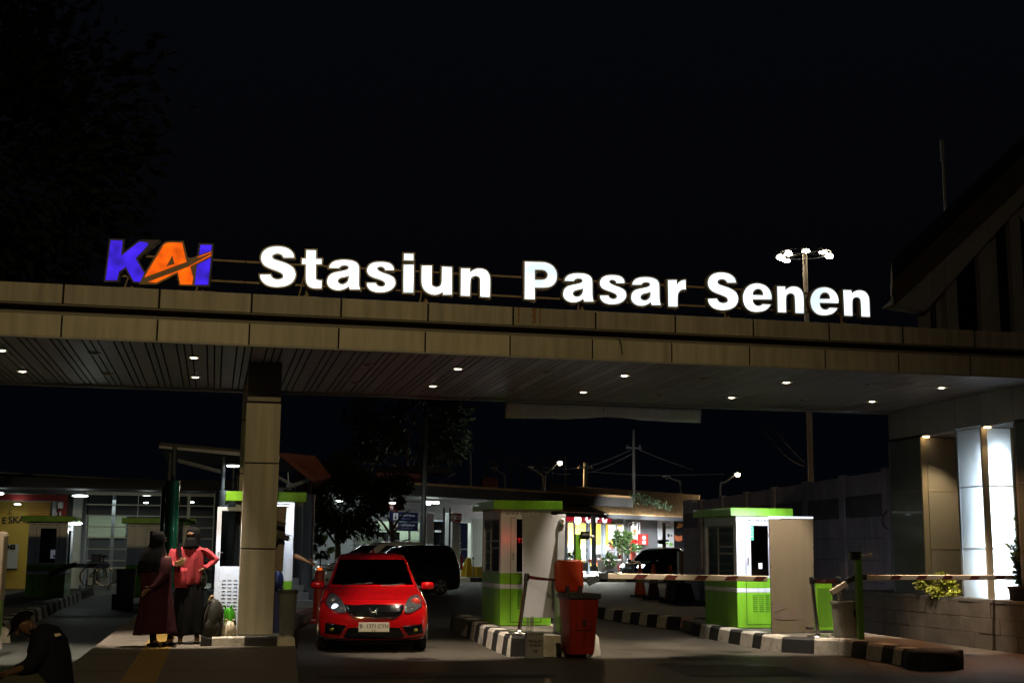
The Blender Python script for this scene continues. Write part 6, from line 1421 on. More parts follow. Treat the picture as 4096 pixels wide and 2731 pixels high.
# hanging signs
def fsign(label, x0, y0, x1, y1, m, off, texts, cat='sign', name='hanging_sign', em=None):
    g = MB(); pts = fq(g, x0, y0, x1, y1, off, .08); c_ = sum(pts, Vector())/4; t = thing(name, label, cat, c_); g.build('panel', m, t)
    W = (pts[1]-pts[0]).length; Hh = pts[0].z-pts[3].z; r_ = fd
    for s, size, u, v, mm in texts:
        label_text('lettering', s, size*Hh, mm, t, pts[3]+r_*W*u+Vector((0,0,Hh*v))-fn*.012, right=fd, offset=.004)
    return t, pts, W, Hh
wt = M_['paper']
t, pts, W, Hh = fsign('navy hanging sign reading Layanan Pelanggan with a white person symbol', 1564,2048,1672,2083, M_['navy_sign'], -.3, [('Layanan Pelanggan',.34,.60,.66,wt),('Customer Service',.2,.55,.28,M_['ink_grey'])])
def symbol(t, pts, W, Hh, u0, kindn):
    g = MB(); o0 = pts[3]+fd*W*u0-fn*.014; a_ = Hh*.78
    g.slab([o0+Vector((0,0,Hh*.1)), o0+fd*a_+Vector((0,0,Hh*.1)), o0+fd*a_+Vector((0,0,Hh*.88)), o0+Vector((0,0,Hh*.88))], fn*.01); g.build('symbol_plate', wt, t)
    g = MB(); c_ = o0+fd*a_*.45-fn*.004+Vector((0,0,Hh*.62)); g.ball(c_, a_*.10, .004, a_*.11, 10, 8); 
    b_ = o0+fd*a_*.25-fn*.006+Vector((0,0,Hh*.2)); g.slab([b_, b_+fd*a_*.4, b_+fd*a_*.33+Vector((0,0,Hh*.3)), b_+fd*a_*.07+Vector((0,0,Hh*.3))], fn*.004); g.build('symbol', M_['ink'], t)
symbol(t, pts, W, Hh, .08, 0)
t, pts, W, Hh = fsign('navy hanging sign reading Lobi KA Jarak Jauh below the customer service sign', 1564,2087,1672,2121, M_['navy_sign'], -.3, [('Lobi KA Jarak Jauh',.34,.6,.66,wt),('Lobby - Long Distance Train',.17,.58,.28,M_['ink_grey'])]); symbol(t, pts, W, Hh, .08, 1)
def nosmoke(t, pts, W, Hh, u):
    c_ = pts[3]+fd*W*u+Vector((0,0,Hh*.5))-fn*.02; n_ = 22; r0 = Hh*.36; g = MB()
    g.tube([c_+fd*r0*math.cos(2*math.pi*k/n_)+Vector((0,0,r0*math.sin(2*math.pi*k/n_))) for k in range(n_+1)], r0*.13, 6); g.tube([c_+fd*r0*.7+Vector((0,0,-r0*.7)), c_-fd*r0*.7+Vector((0,0,r0*.7))], r0*.12, 6)
    g.slab([c_+fd*(-r0*.6)+Vector((0,0,-.03)), c_+fd*r0*.6+Vector((0,0,-.03)), c_+fd*r0*.6+Vector((0,0,.03)), c_-fd*r0*.6+Vector((0,0,.03))], fn*.01); g.build('no_smoking_symbol', wt, t)
t, pts, W, Hh = fsign('small red hanging no smoking sign under the hall ceiling beside the tree', 1557,2016,1612,2040, M_['bin_red'], -.4, [('Dilarang Merokok',.26,.66,.58,wt),('No Smoking',.2,.62,.24,wt)]); nosmoke(t, pts, W, Hh, .16)
t, pts, W, Hh = fsign('bright red no smoking sign hanging above the tall navy board', 1804,2052,1846,2085, M_['bin_red'], -.2, [('Dilarang',.28,.68,.66,wt),('Merokok',.28,.68,.34,wt)]); nosmoke(t, pts, W, Hh, .2)
for k in (0,):
    t, pts, W, Hh = fsign('tall navy direction board with pale lettering standing in the hall', 1803,2090,1872,2250, M_['navy_sign'], 1.6, [('Keberangkatan',.05,.4,.90,M_['fog_yellow']),('Departure',.04,.45,.82,wt),('Kedatangan',.05,.4,.70,M_['fog_yellow']),('Loket',.06,.45,.60,wt),('Boarding',.05,.45,.50,wt),('Mushola',.05,.45,.40,wt)], name='direction_board'); 
    g = MB(); fq(g,1815,2193,1868,2197,1.55,.03); fq(g,1818,2203,1828,2211,1.55,.03); fq(g,1833,2203,1843,2211,1.55,.03); g.build('pictogram', wt, t)
# cleaning things in the hall
g = MB(); q = onf(1877,2262,-.2); q.z = .22
ws = thing('wet_floor_sign', 'yellow folding wet floor sign standing beside the hall column', 'sign', q); sc_ = .0118*1.06
g.slab([q-fd*.24, q+fd*.24, q+fd*.15+Vector((0,0,.9)), q-fd*.15+Vector((0,0,.9))], fn*.03); g.slab([q+fn*.4-fd*.24, q+fn*.4+fd*.24, q+fn*.05+fd*.15+Vector((0,0,.9)), q+fn*.05-fd*.15+Vector((0,0,.9))], fn*.03); g.build('board', M_['yellow_plastic'], ws)
q = onf(1906,2264,-.3); q.z = .22; yb = thing('mop_bucket', 'square yellow mop bucket beside the wet floor sign', 'bucket', q); g = MB()
g.loft([[q+fd*sx*w+fn*sy*w+Vector((0,0,z)) for sx, sy in ((-1,-1),(1,-1),(1,1),(-1,1))] for w, z in ((.24,0),(.27,.25),(.30,.5))]); g.build('bucket', M_['yellow_plastic'], yb, bevel=.03)
q = onf(1892,2270,-.4); q.z = .21; stanchion('small belt stanchion standing by the yellow mop bucket in the hall', q, q+Vector((0,0,.95)))
# ------------------------------------------------------------------ fried chicken shop with a tin roof
FS = thing('chicken_shop', 'small fried chicken shop with a corrugated tin roof, grey walls and bright yellow inside', 'building', onf(2400,2290,0))
SO = 1.5
g = MB(); e0, e1q = onf(2195,2048,-1.2), onf(2790,2066,-1.2); zE = (e0.z+e1q.z)/2; r0_, r1_ = onf(2195,1975,6), onf(2800,1975,6)
e0.z = e1q.z = zE; rz_ = onf(2620,1968,6).z; n_ = 110
rings = []
vs = []
for i in range(n_*2+1):
    s = i/(n_*2); w = .035 if i % 2 else 0
    a_ = e0.lerp(e1q, s)+Vector((0,0,w)); b_ = Vector((r0_.x,r0_.y,rz_)).lerp(Vector((r1_.x,r1_.y,rz_)), s)+Vector((0,0,w)); vs += [a_, b_]
g.add(vs, [(2*i,2*i+2,2*i+3,2*i+1) for i in range(n_*2)]); o = g.build('tin_roof', M_['roof_tin'], FS); o.modifiers.new('t','SOLIDIFY').thickness = .03
g = MB(); a_, b_ = e0+Vector((0,0,-.02)), e1q+Vector((0,0,-.02)); g.slab([a_, b_, b_+Vector((0,0,-.22)), a_+Vector((0,0,-.22))], fn*.08); g.build('eave_board', M_['roof_dark'], FS)
g = MB(); fq(g,2195,2080,2268,2290,SO,.15); fq(g,2498,2062,2520,2290,SO,.15); fq(g,2560,2062,2640,2290,SO,.15); fq(g,2500,2062,2800,2092,SO-.02,.1); fq(g,2268,2062,2500,2092,SO,.1); fq(g,2640,2092,2800,2290,SO,.15)
g.build('wall', M_['wall_grey'], FS)
g = MB(); fq(g,2255,2080,2510,2290,SO+5.5,.1); g.build('back_wall', M_['yellow_wall'], FS)
g = MB(); a_ = [onf(x,2290,o_) for x, o_ in ((2240,SO),(2570,SO),(2570,SO+5.6),(2240,SO+5.6))]; g.slab([Vector((p.x,p.y,.3)) for p in a_], (0,0,-.08)); g.build('shop_floor', M_['floor_tile'], FS)
g = MB(); g.slab([Vector((p.x,p.y,3.55)) for p in a_], (0,0,.08)); g.build('shop_ceiling', M_['wall_white'], FS)
g = MB(); fq(g,2258,2180,2500,2240,SO+5.2,.2); g.build('white_dado', M_['wall_white'], FS)
mull = MB()
for x in (2268,2298,2348,2356,2409,2418,2465,2496,2512,2552): fq(mull,x,2090,x+5,2292,SO-.06,.1)
fq(mull,2268,2090,2500,2094,SO-.08,.1); fq(mull,2512,2090,2557,2094,SO-.08,.1); mull.build('window_frame', M_['door_white'], FS)
g = MB(); fq(g,2276,2095,2496,2285,SO+.02,.03); fq(g,2517,2095,2552,2285,SO+.02,.03); g.build('pane', M_['pane_clear'], FS)
g = MB(); fq(g,2352,2236,2418,2248,SO-.1,.08); fq(g,2450,2180,2500,2235,SO+.3,.1); fq(g,2524,2172,2551,2240,SO+.3,.1); g.build('red_panel', M_['bin_red'], FS)
mat('shop_red', (.62,.03,.02), .4, var=.05)
for x0,y0,x1,y1 in ((2436,2100,2462,2160),(2466,2104,2494,2158)):
    g = MB(); fq(g,x0,y0,x1,y1,SO+3,.05); g.build('menu_board', emis('menu_glow', (1,.95,.88), 1.6), FS)
g = MB(); fq(g,2448,2110,2478,2120,SO+2.9,.04); fq(g,2435,2126,2447,2132,SO+2.9,.04); g.build('menu_print', M_['ink'], FS)
g = MB(); fq(g,2462,2104,2489,2116,SO+2.85,.03); g.build('menu_flash', M_['shop_red'], FS)
# lit poster with a burger, red price strip below
g = MB(); fq(g,2524,2102,2548,2155,SO-.0,.015); po = g.build('lit_poster', emis('poster_glow', (1,.93,.82), 1.5), FS)
def blob(par, name, m, off, pts_c):
    g = MB()
    for x, y, rx_, ry_ in pts_c:
        c_ = onf(x,y,off); k_ = (c_-EYE).dot(FW)/F; g.ball(c_, rx_*k_, .02, ry_*k_, 12, 8)
    return g.build(name, m, par, smooth=60)
mat('bun', (.55,.24,.06), .6, var=.2, scale=12); mat('lettuce', (.15,.35,.05), .6, var=.2, scale=12)
blob(po,'burger', M_['bun'], SO-.03, [(2537,2122,9,5),(2537,2137,9,3)]); blob(po,'burger_filling', M_['lettuce'], SO-.035, [(2537,2130,10,2.5)])
g = MB(); fq(g,2524,2158,2549,2172,SO,.02); g.build('price_strip', M_['shop_red'], FS)
for k in range(4):
    p = onf(2290+k*62,2200,SO+2.6); p.z = 3.45; area(p, p+Vector((0,0,-2)), 2200, 2.2, .4, (1,.97,.88), 175)
# shop sign: red box, glowing round emblem and letters
cg = emis('sign_glow', (1.,.97,.95), 6.); cr_ = emis('sign_red', (.62,.008,.03), .55)
sg2 = thing('shop_sign', 'lit red sign box with three glowing white letters and a round pale emblem', 'sign', onf(2360,2072,SO-1.3)); SS = SO-1.35
g = MB(); pts = fq(g,2279,2057,2445,2087,SS,.25); g.build('box', cr_, sg2)
g = MB(); c_ = onf(2313,2076,SS-.05); k_ = (c_-EYE).dot(FW)/F
rg_ = [c_+fd*(20*k_*math.cos(t)*(1-.12*math.sin(t)))+Vector((0,0,21*k_*math.sin(t))) for t in [2*math.pi*q/30 for q in range(30)]]
g.slab(rg_, fn*.06); g.build('emblem', emis('emblem_glow', (1.,.93,.62), 4.5), sg2)
for s, px in (('C',2352),('F',2387),('C',2417)): 
    c_ = onf(px,2073,SS-.06); label_text('letter', s, 1.36*33*k_, cg, sg2, c_, right=fd, offset=.035, shear=.18)
c_ = onf(2434,2063,SS-.06); g = MB(); g.ball(c_, .05,.02,.05,10,8); g.build('dot', cg, sg2)
sg3 = thing('shop_sign', 'small glowing red square sign with a white emblem fixed to the grey shop wall', 'sign', onf(2578,2155,SO-.5))
g = MB(); fq(g,2561,2135,2592,2178,SO-.6,.2); g.build('box', M_['shop_red'], sg3); g = MB(); fq(g,2564,2138,2587,2176,SO-.63,.02); g.build('panel', emis('small_red', (1.,.10,.09), 1.2), sg3)
c_ = onf(2576,2150,SO-.66); g = MB(); g.ball(c_, 7*k_,.02,8*k_,14,10); g.build('emblem', cg, sg3); label_text('letter', 'CFC', 12*k_, cg, sg3, onf(2576,2169,SO-.66), right=fd, offset=.015, shear=.15)
# big menu posters at the right of the shop
mat('poster_black', (.018,.018,.022), .5, var=.1); mat('meat', (.42,.10,.03), .55, var=.3, scale=14)
fsg = fsign('tall white menu poster with grey italic lettering on the shop wall', 2634,2068,2695,2188, M_['paper'], SO-.2, [('AYAM',.11,.55,.82,M_['ink_grey']),('GORENG',.10,.6,.66,M_['ink_grey'])], name='menu_poster', cat='poster')
blob(fsg[0],'food_picture', M_['lettuce'], SO-.24, [(2683,2175,10,6),(2668,2172,6,4)]); blob(fsg[0],'drink_picture', M_['ink'], SO-.24, [(2674,2140,5,7),(2686,2141,4,3)])
fsg = fsign('black menu poster with pictures of fried chicken on the shop wall', 2696,2068,2740,2188, M_['poster_black'], SO-.2, [('',.1,.5,.5,wt)] and [], name='menu_poster', cat='poster')
blob(fsg[0],'food_picture', M_['bun'], SO-.24, [(2716,2100,9,10),(2724,2099,8,9),(2712,2106,6,6)]); blob(fsg[0],'food_picture', M_['meat'], SO-.24, [(2701+5*k,2152-2*abs(k-2)+k,3.2,12) for k in range(6)])
fsg = fsign('pale blue white poster at the right end of the shop wall', 2744,2070,2800,2230, M_['paper'], SO-.2, [('MENU',.07,.6,.80,M_['navy_sign'])], name='menu_poster', cat='poster')
g = MB(); fq(g,2764,2185,2790,2230,SO-.6,.5); fe = thing('red_dispenser', 'red upright cabinet beside the pale poster at the right of the shop', 'cabinet', onf(2777,2230,SO-.6)); g.build('case', M_['bin_red'], fe, bevel=.02); g = MB(); fq(g,2767,2190,2787,2202,SO-.63,.02); g.build('panel', wt, fe)
for x, w, s in ((2676,400,0),(2550,300,0)):
    p = onf(x,2200,-2.8); p.z = 3.6; area(p, onf(x+10,2150,SO), 210, 2.5, .3, (.92,.97,1.), 95)
# pipe column and posts before the shop
def fpost(label, x, y0, y1, w, m, off, foot=True, name='post', cat='post', grp=None):
    t = thing(name, label, cat, Vector((onf(x,2290,off).x,onf(x,2290,off).y,.2)), 0, grp); a_, b_ = onf(x,y0,off), onf(x,y1,off); a_.x, a_.y = b_.x, b_.y; k_ = (b_-EYE).dot(FW)/F
    g = MB(); g.tube([a_, b_], w*k_, 16); g.build('shaft', M_[m], t, smooth=50)
    if foot: g = MB(); g.lathe([(w*k_*1.6,0),(w*k_*1.6,.25),(w*k_*1.1,.3)], (b_.x,b_.y,b_.z), 16); g.build('foot', M_['concrete'], t, smooth=40)
    return t
fpost('grey pipe column standing in front of the shop sign', 2375,2060,2285,10,'grey_post',-2.2, name='pipe_column', cat='column')
fpost('grey flat column between the shop window and the lit poster', 2503,2064,2290,9,'wall_grey',SO-.4, False, name='pipe_column', cat='column')
pst2 = fpost('short dark beige post before the tall white menu poster', 2657,2090,2190,7,'board_brown',-6, False)
q = onf(2648,2166,-6.2); cam3 = thing('security_camera', 'dark camera on the short post in front of the menu posters', 'camera', q, 0); g = MB(); g.cbox(q,(.34,.22,.22)); g.cbox(q+Vector((.2,0,.06)),(.3,.14,.08)); g.build('housing', M_['black_plastic'], cam3, bevel=.03); g = MB(); g.lathe([(.08,-.04),(.07,.02)], q+Vector((-.18,-.0,0)), 12, axis='x'); g.build('lens', M_['car_glass'], cam3)
p = atd(2731,2290,58); pp2 = thing('post', 'pale concrete post standing in front of the black people carrier with headlights', 'post', (p.x,p.y,0)); g = MB(); g.box(p.x-.16,p.x+.16,p.y,p.y+.3,0,1.52); g.build('shaft', M_['board_beige'], pp2, bevel=.02); g = MB(); g.box(p.x-.012,p.x+.012,p.y-.006,p.y-.001,.02,1.5); g.build('groove', M_['seam'], pp2)
# railing, planters, seats and a customer in the shop
for x0, x1, lb in ((2268,2352,'white crossed bar railing left of the grey pipe column at the shop'),(2420,2468,'white crossed bar railing before the seated customer in the shop')):
    g = MB(); rl = thing('shop_railing', lb, 'railing', onf((x0+x1)/2,2250,SO-.6))
    for y in (2196,2204,2248): a_, b_ = onf(x0,y,SO-.6), onf(x1,y,SO-.6); g.tube([a_,b_], .03, 6)
    n_ = int((x1-x0)/7)
    for k in range(n_+1):
        x = x0+k*7; g.tube([onf(x,2196,SO-.6),onf(x,2252,SO-.6)], .02, 5); g.tube([onf(x,2248,SO-.6),onf(x+7,2204,SO-.6)], .012, 4)
    g.build('bars', M_['door_white'], rl)
g = MB(); fq(g,2266,2250,2352,2284,SO-.8,.5); fq(g,2418,2240,2500,2286,SO-.8,.5); tag(g.build('planter_wall', M_['concrete']), 'low grey planter wall under the shop railing', 'wall')
for x, y, lb in ((2287,2240,'small leafy bush in front of the left shop window'),(2438,2238,'small leafy bush below the seated customer')):
    c_ = onf(x,y,SO-1.2); t = thing('bush', lb, 'bush', c_+Vector((0,0,-.5))); leaf_cloud(260, bushy((c_.x,c_.y,c_.z-.1), .38,.3,.55, 12, int(x)), .20, 5, 0, .4).build('foliage', M_['foliage_mid'], t)
    g = MB(); g.lathe([(.2,-1.0),(.27,-.62),(.25,-.6)], c_, 14); g.build('pot', M_['pot_dark'], t, smooth=40)
for x, y, lb in ((2487,2160,'tall potted ficus standing left of the flat grey column'),(2512,2185,'darker potted shrub leaning right of the flat grey column')):
    c_ = onf(x,y,SO-.9); t = thing('potted_tree', lb, 'plant', Vector((c_.x,c_.y,.3))); leaf_cloud(420, bushy(c_, .55,.45,.55, 16, int(x)), .26, 6, .1, .4).build('foliage', M_['foliage_mid'], t)
    g = MB(); g.tube([(c_.x,c_.y,.6),(c_.x+.03,c_.y,c_.z)], .035, 6); g.build('trunk', M_['bark'], t); g = MB(); g.lathe([(.2,.26),(.28,.7),(.26,.72)], (c_.x,c_.y,0), 16); g.build('pot', M_['shop_red'] if x < 2500 else M_['pot_dark'], t, smooth=40)
# customer at a table
sc = onf(2440,2200,SO+1.2); cu = thing('person', 'customer in a blue shirt sitting at a table inside the shop window', 'person', Vector((sc.x,sc.y,.3))); k_ = (sc-EYE).dot(FW)/F
q = lambda x, y, d=0.: onf(x,y,SO+1.2+d)
J = {'pelvis':(q(2444,2236),(.17,.14)),'chest':(q(2443,2204),(.19,.14)),'neck':(q(2440,2188),.06),'head0':(q(2439,2183),.08),'head1':(q(2439,2177),(.10,.12)),'head2':(q(2439,2172),.09),
     'hipL':(q(2440,2240,-.1),.1),'kneeL':(q(2434,2244,-.5),.075),'ankL':(q(2434,2272,-.5),.05),'hipR':(q(2448,2240,-.1),.1),'kneeR':(q(2446,2244,-.5),.075),'ankR':(q(2446,2272,-.5),.05),
     'shL':(q(2434,2196),.065),'elL':(q(2428,2206,-.25),.05),'Lwrist':(q(2432,2186,-.15),.035),'shR':(q(2452,2197),.065),'elR':(q(2456,2212,-.2),.05),'Rwrist':(q(2446,2214,-.45),.035)}
Bq = [('pelvis','chest'),('chest','neck'),('neck','head0'),('head0','head1'),('head1','head2'),('pelvis','hipL'),('hipL','kneeL'),('kneeL','ankL'),('pelvis','hipR'),('hipR','kneeR'),('kneeR','ankR'),('chest','shL'),('shL','elL'),('elL','Lwrist'),('chest','shR'),('shR','elR'),('elR','Rwrist')]
hand_bones(J, Bq, 'L', J['Lwrist'][0], q(2436,2178)-q(2432,2186), fd, .011); hand_bones(J, Bq, 'R', J['Rwrist'][0], -fd, (0,0,1), .011)
body_mesh('body', J, Bq, M_['skin'], cu); mat('shirt_blue', (.16,.26,.45), .8, var=.1)
cloth([(q(2440,2190),.12,.1,.3),(q(2442,2197),.24,.16),(q(2443,2215),.235,.17),(q(2444,2238),.22,.17)], 'shirt', 'shirt_blue', cu, 30, .02, 6, 40)
g = MB(); hq = q(2439,2175); g.ball(hq+Vector((0,.02,.03)), .115,.125,.11, 14, 10); g.build('hair', M_['black_cloth'], cu, smooth=60); face(cu, J['head1'][0], -fn, 'skin', 1.1)
tb2 = thing('table', 'small table in front of the seated customer in the shop', 'table', Vector((sc.x,sc.y-.6,.3))); g = MB(); c_ = q(2420,2214,-.6); g.lathe([(.42,0),(.42,.05)], (c_.x,c_.y,1.02), 20); g.build('tabletop', M_['board_white'], tb2); g = MB(); g.tube([(c_.x,c_.y,.3),(c_.x,c_.y,1.02)], .04, 8); g.build('leg', M_['dark_steel'], tb2)
c_ = q(2404,2225,-.2); chr_ = thing('chair', 'black chair with red seat behind the white window frame in the shop', 'chair', Vector((c_.x,c_.y,.3))); g = MB(); g.box(c_.x-.25,c_.x+.25,c_.y-.25,c_.y+.25,.72,.78); g.build('seat', M_['shop_red'], chr_); g = MB(); g.box(c_.x-.25,c_.x+.25,c_.y+.2,c_.y+.25,.8,1.35); g.build('backrest', M_['black_plastic'], chr_, bevel=.03)
for sx in (-1,1):
    for sy in (-1,1): g = MB(); g.tube([(c_.x+.22*sx,c_.y+.2*sy,.3),(c_.x+.22*sx,c_.y+.2*sy,.72)], .02, 6); g.build('leg', M_['dark_steel'], chr_)
# fallen branch / cables piled on the tin roof
t = thing('climbing_plant', 'dark creeper spilling over the edge between flat roof and tin roof', 'plant', onf(2545,2030,-1.5))
def fcre(rn):
    s = rn.random(); p = onf(2530+150*s+rn.gauss(0,6), 1985+45*s+rn.gauss(0,9)*(1.2-s), -1.4+rn.uniform(-.3,.3)); return p, (rn.gauss(0,1),-1,rn.gauss(0,1))
leaf_cloud(260, fcre, .22, 3, .2, .4).build('foliage', M_['foliage_night'], t)

# ================================================================== poles, lamps, masts and wires behind
lampc = emis('street_lamp_glow', (1,.80,.46), 45.)
def arc_lamp(label, foot_px, top, head, d, lit):
    f_ = atd(*foot_px, d); t = thing('street_lamp', label, 'street lamp', (f_.x,f_.y,0), 0, 'curved street lamps beyond the roofs'); a_ = atd(*top, d); h = atd(*head, d)
    g = MB(); m1 = f_.lerp(a_,.5)+Vector((0,0,.3)); g.tube([(f_.x,f_.y,0), f_, m1, a_, h], [.11,.09,.08,.07,.05], 8, smoothpath=5); g.build('pole', M_['pole_dull'], t, smooth=60)
    g = MB(); g.ball(h+Vector((0,0,-.0)), .32,.22,.10, 14, 8); g.build('lamp_head', M_['galv'], t, smooth=60)
    g = MB(); g.ball(h+Vector((0,-.12,-.12)), .19,.16,.16, 16, 10); g.build('lens', lampc if lit else M_['lamp_lens'], t, smooth=60)
    if lit: spot(h+Vector((0,-.4,-.5)), h+Vector((0,-8,-9)), 3000, (1,.62,.26), 150, .8, .3)
    return t
arc_lamp('lit curved street lamp above the middle of the station roof', (2178,1936), (2200,1880), (2238,1846), 100, True)
arc_lamp('lit curved street lamp above the right booth roof', (2880,1965), (2905,1925), (2948,1892), 100, True)
arc_lamp('unlit curved street lamp left of the lit one over the station roof', (2171,1936), (2150,1890), (2120,1868), 101, False)
arc_lamp('leftmost unlit curved street lamp above the station roof', (2019,1932), (2003,1890), (1975,1872), 100, False)
arc_lamp('unlit curved street lamp above the tin roof of the shop', (2722,1958), (2705,1920), (2665,1904), 100, False)
def upole(label, x, y0, y1, d, r, m='dark_steel', arms=()):
    a_, b_ = atd(x,y0,d), atd(x+1,y1,d); a_.x, a_.y = b_.x, b_.y; t = thing('utility_pole', label, 'pole', (b_.x,b_.y,0), 0, 'utility poles')
    g = MB(); g.tube([(b_.x,b_.y,0), b_, a_], [r,r,r*.8], 10); g.build('pole', M_[m], t, smooth=50)
    for ya, w in arms:
        q_ = atd(x,ya,d); g = MB(); g.box(b_.x-w,b_.x+w,b_.y-.06,b_.y+.06,q_.z-.05,q_.z+.05)
        for k in (-.8,0,.8): g.lathe([(.05,.05),(.06,.12),(.03,.2)], (b_.x+w*k,b_.y,q_.z), 8)
        g.build('crossarm', M_[m], t)
    return t
upole('thick dark utility pole in front of the station hall left end', 1689,1660,2290,57,.125,'cable')
upole('tall slim pole with cables above the junction of the two roofs', 2535,1714,2010,78,.09,'pole_dull',((1788,.5),))
upole('thin pole left of the rusty carriage behind the station roof', 1880,1805,1930,95,.09)
upole('stubby double pole between the lit lamp and the tall slim pole', 2342,1848,1945,98,.2,'pole_dull',((1870,.6),))
upole('thin dark pole right of the lit street lamp behind the roof', 2260,1812,1942,105,.09)
for x, lb in ((1962,'leftmost pale portal frame of the railway behind the station roof'),(2064,'middle pale portal frame of the railway behind the station roof'),(2188,'rightmost pale portal frame of the railway beside the lit lamp')):
    d = 112; a_ = atd(x-20,1850-(x-1962)*.06,d); b_ = atd(x+20,1846-(x-1962)*.06,d); t = thing('railway_portal', lb, 'portal frame', ((a_.x+b_.x)/2,a_.y,0), 0, 'railway portal frames')
    for p_ in (a_,b_): g = MB(); g.tube([(p_.x,p_.y,0),p_], .075, 8); g.build('leg', M_['pole_dull'], t)
    g = MB(); g.tube([a_,b_], .07, 8); g.tube([a_+Vector((0,0,-.35)),b_+Vector((0,0,-.35))], .04, 6); g.build('crossbeam', M_['pole_dull'], t)
d = 108; a_, b_ = atd(1930,1930,d), atd(1996,1912,d); cg_ = thing('railway_wagon', 'rusty orange top of a railway wagon showing above the station roof', 'wagon', ((a_.x+b_.x)/2,a_.y,0)); g = MB(); g.loft([[Vector((x, a_.y+s*1.4, z)) for x, z in ((a_.x,3.5),(b_.x,3.5),(b_.x,b_.z-.15),(b_.x-.25,b_.z+.1),(a_.x+.2,b_.z+.02),(a_.x,b_.z-.2))] for s in (0,1)]); g.build('body', M_['roof_tile'], cg_, bevel=.05)
g = MB(); 
for s in (.1,.5,.9): x = a_.x+(b_.x-a_.x)*s; g.tube([(x,a_.y-.05,a_.z),(x,a_.y-.05,b_.z+.2)], .03, 6)
g.build('rail', M_['roof_tin'], cg_)
def wire(label, pts, d, r=.012):
    g = MB(); g.tube([atd(x,y,dd) for (x,y), dd in zip(pts, d)], r, 5, smoothpath=8); return tag(g.build('power_cable', M_['cable_lit']), label, 'cable', 'overhead cables')
mat('cable_lit', (.10,.09,.08), .6, var=0)
wire('overhead cable sagging from the tree to the tall slim pole, upper one', [(1790,1712),(1980,1800),(2190,1870),(2360,1862),(2534,1795)], (70,74,78,80,78),.02)
wire('overhead cable sagging from the tree to the tall slim pole, lower one', [(1800,1728),(1980,1822),(2200,1890),(2370,1885),(2534,1812)], (70,74,78,80,78),.02)
wire('overhead cable falling from the tall slim pole to the right', [(2536,1788),(2640,1832),(2770,1878)], (78,80,84),.018)
wire('level overhead cable behind the tall slim pole', [(2350,1885),(2600,1900),(2900,1895)], (90,92,95),.018)
wire('thin cable looping down beside the high mast', [(3040,1700),(3140,1820),(3218,1865)], (60,55,48),.014)
wire('second thin cable looping down beside the high mast', [(3080,1690),(3160,1790),(3218,1850)], (60,55,48),.014)
# ---- high mast with six floodlights
D = 47; a_, b_ = atd(3226,1925,D), atd(3219,1030,D); hm = thing('high_mast', 'tall light mast with a ring of six glaring floodlights behind the canopy', 'light mast', (b_.x,b_.y,0)); a_.x, a_.y = b_.x, b_.y
g = MB(); g.tube([(b_.x,b_.y,0),(b_.x,b_.y,b_.z+.1)], [.11,.085], 12); g.build('mast', M_['barrier_white'], hm, smooth=50)
hub = Vector((b_.x,b_.y,b_.z+.15)); g = MB(); rr = [hub+Vector((.95*math.cos(t),.95*math.sin(t),.0)) for t in [2*math.pi*k/28 for k in range(29)]]; g.tube(rr, .018, 6)
for k in range(6): g.tube([hub, hub+Vector((.95*math.cos(k*1.047),.95*math.sin(k*1.047),0))], .025, 6)
g.build('ring', M_['dark_steel'], hm)
fl = emis('flood_glow', (1,.86,.62), 60.)
for px, py in ((3121,1030),(3153,1014),(3224,1007),(3292,1011),(3316,1025),(3144,1043)):
    q = atd(px,py,D+(.5 if py < 1020 else -.3)); g = MB(); g.ball(q+Vector((0,.08,.06)), .17,.12,.12, 14, 8); fo = g.build('floodlight', M_['dark_steel'], hm, smooth=60); g = MB(); g.ball(q+Vector((0,-.02,0)), .155,.10,.10 if py<1040 else .06, 14, 8); g.build('lens', fl, fo, smooth=60)
spot(hub+Vector((0,-.6,-.3)), hub+Vector((-4,-10,-14)), 900, (1,.82,.55), 66, .7, .4)

# ================================================================== left side: shops, screen wall, shelter
LYs = 50.
def lq(g, x0, y0, x1, y1, Y=LYs, th=.1, mi=0):
    a_, b_ = aty(x0,y1,Y), aty(x1,y0,Y); g.box(a_.x,b_.x,Y,Y+th,a_.z,b_.z,mi); return a_, b_
rs = thing('red_shop', 'shop at the far left with a red band, yellow wall lettering and white door wall', 'building', (-9,52,0))
g = MB(); lq(g,-200,1940,345,1967,48.5,4); g.build('roof', M_['fascia_dark'], rs)
g = MB(); lq(g,-200,1969,270,1996,49.6,.3); lq(g,213,1996,270,2360,49.8,.3); g.build('red_band', M_['band_red'], rs)
g = MB(); lq(g,-200,1998,204,2360,50.2,.2); g.build('yellow_wall', M_['yellow_wall'], rs)
g = MB(); lq(g,-200,1994,212,1999,49.9,.2); lq(g,204,1999,212,2360,49.9,.2); g.build('window_frame', M_['door_white'], rs)
g = MB(); lq(g,272,1968,334,2360,50,.2); g.build('white_wall', M_['wall_white'], rs); g = MB(); lq(g,334,1968,349,2360,49.6,.6); g.build('column', M_['wall_grey'], rs)
g = MB()
for y in range(2002,2062,8): lq(g,110,y,200,y+2,50.15,.02)
g.build('menu_lines', M_['bun'], rs)
for s, x, y, h in (('E',17,2082,24),('S',41,2080,25),('K',63,2079,25),('A',87,2078,25),('L',112,2080,24)):
    p = aty(x,y,50.17); label_text('letter', s, h*1.38*p.y/F, M_['ink'], rs, (p.x,50.17,p.z), offset=.008)
for s, x in (('D',12),('A',25),('N',38),('G',52)):
    p = aty(x,2188,49.9); label_text('letter', s, 16*1.38*p.y/F, M_['ink'], rs, (p.x,49.885,p.z), offset=.02)
g = MB(); lq(g,8,2175,75,2272,49.9,.06); lq(g,20,2272,68,2278,49.9,.06,1); g.build('white_board', [M_['wall_white'], M_['ink']], rs)
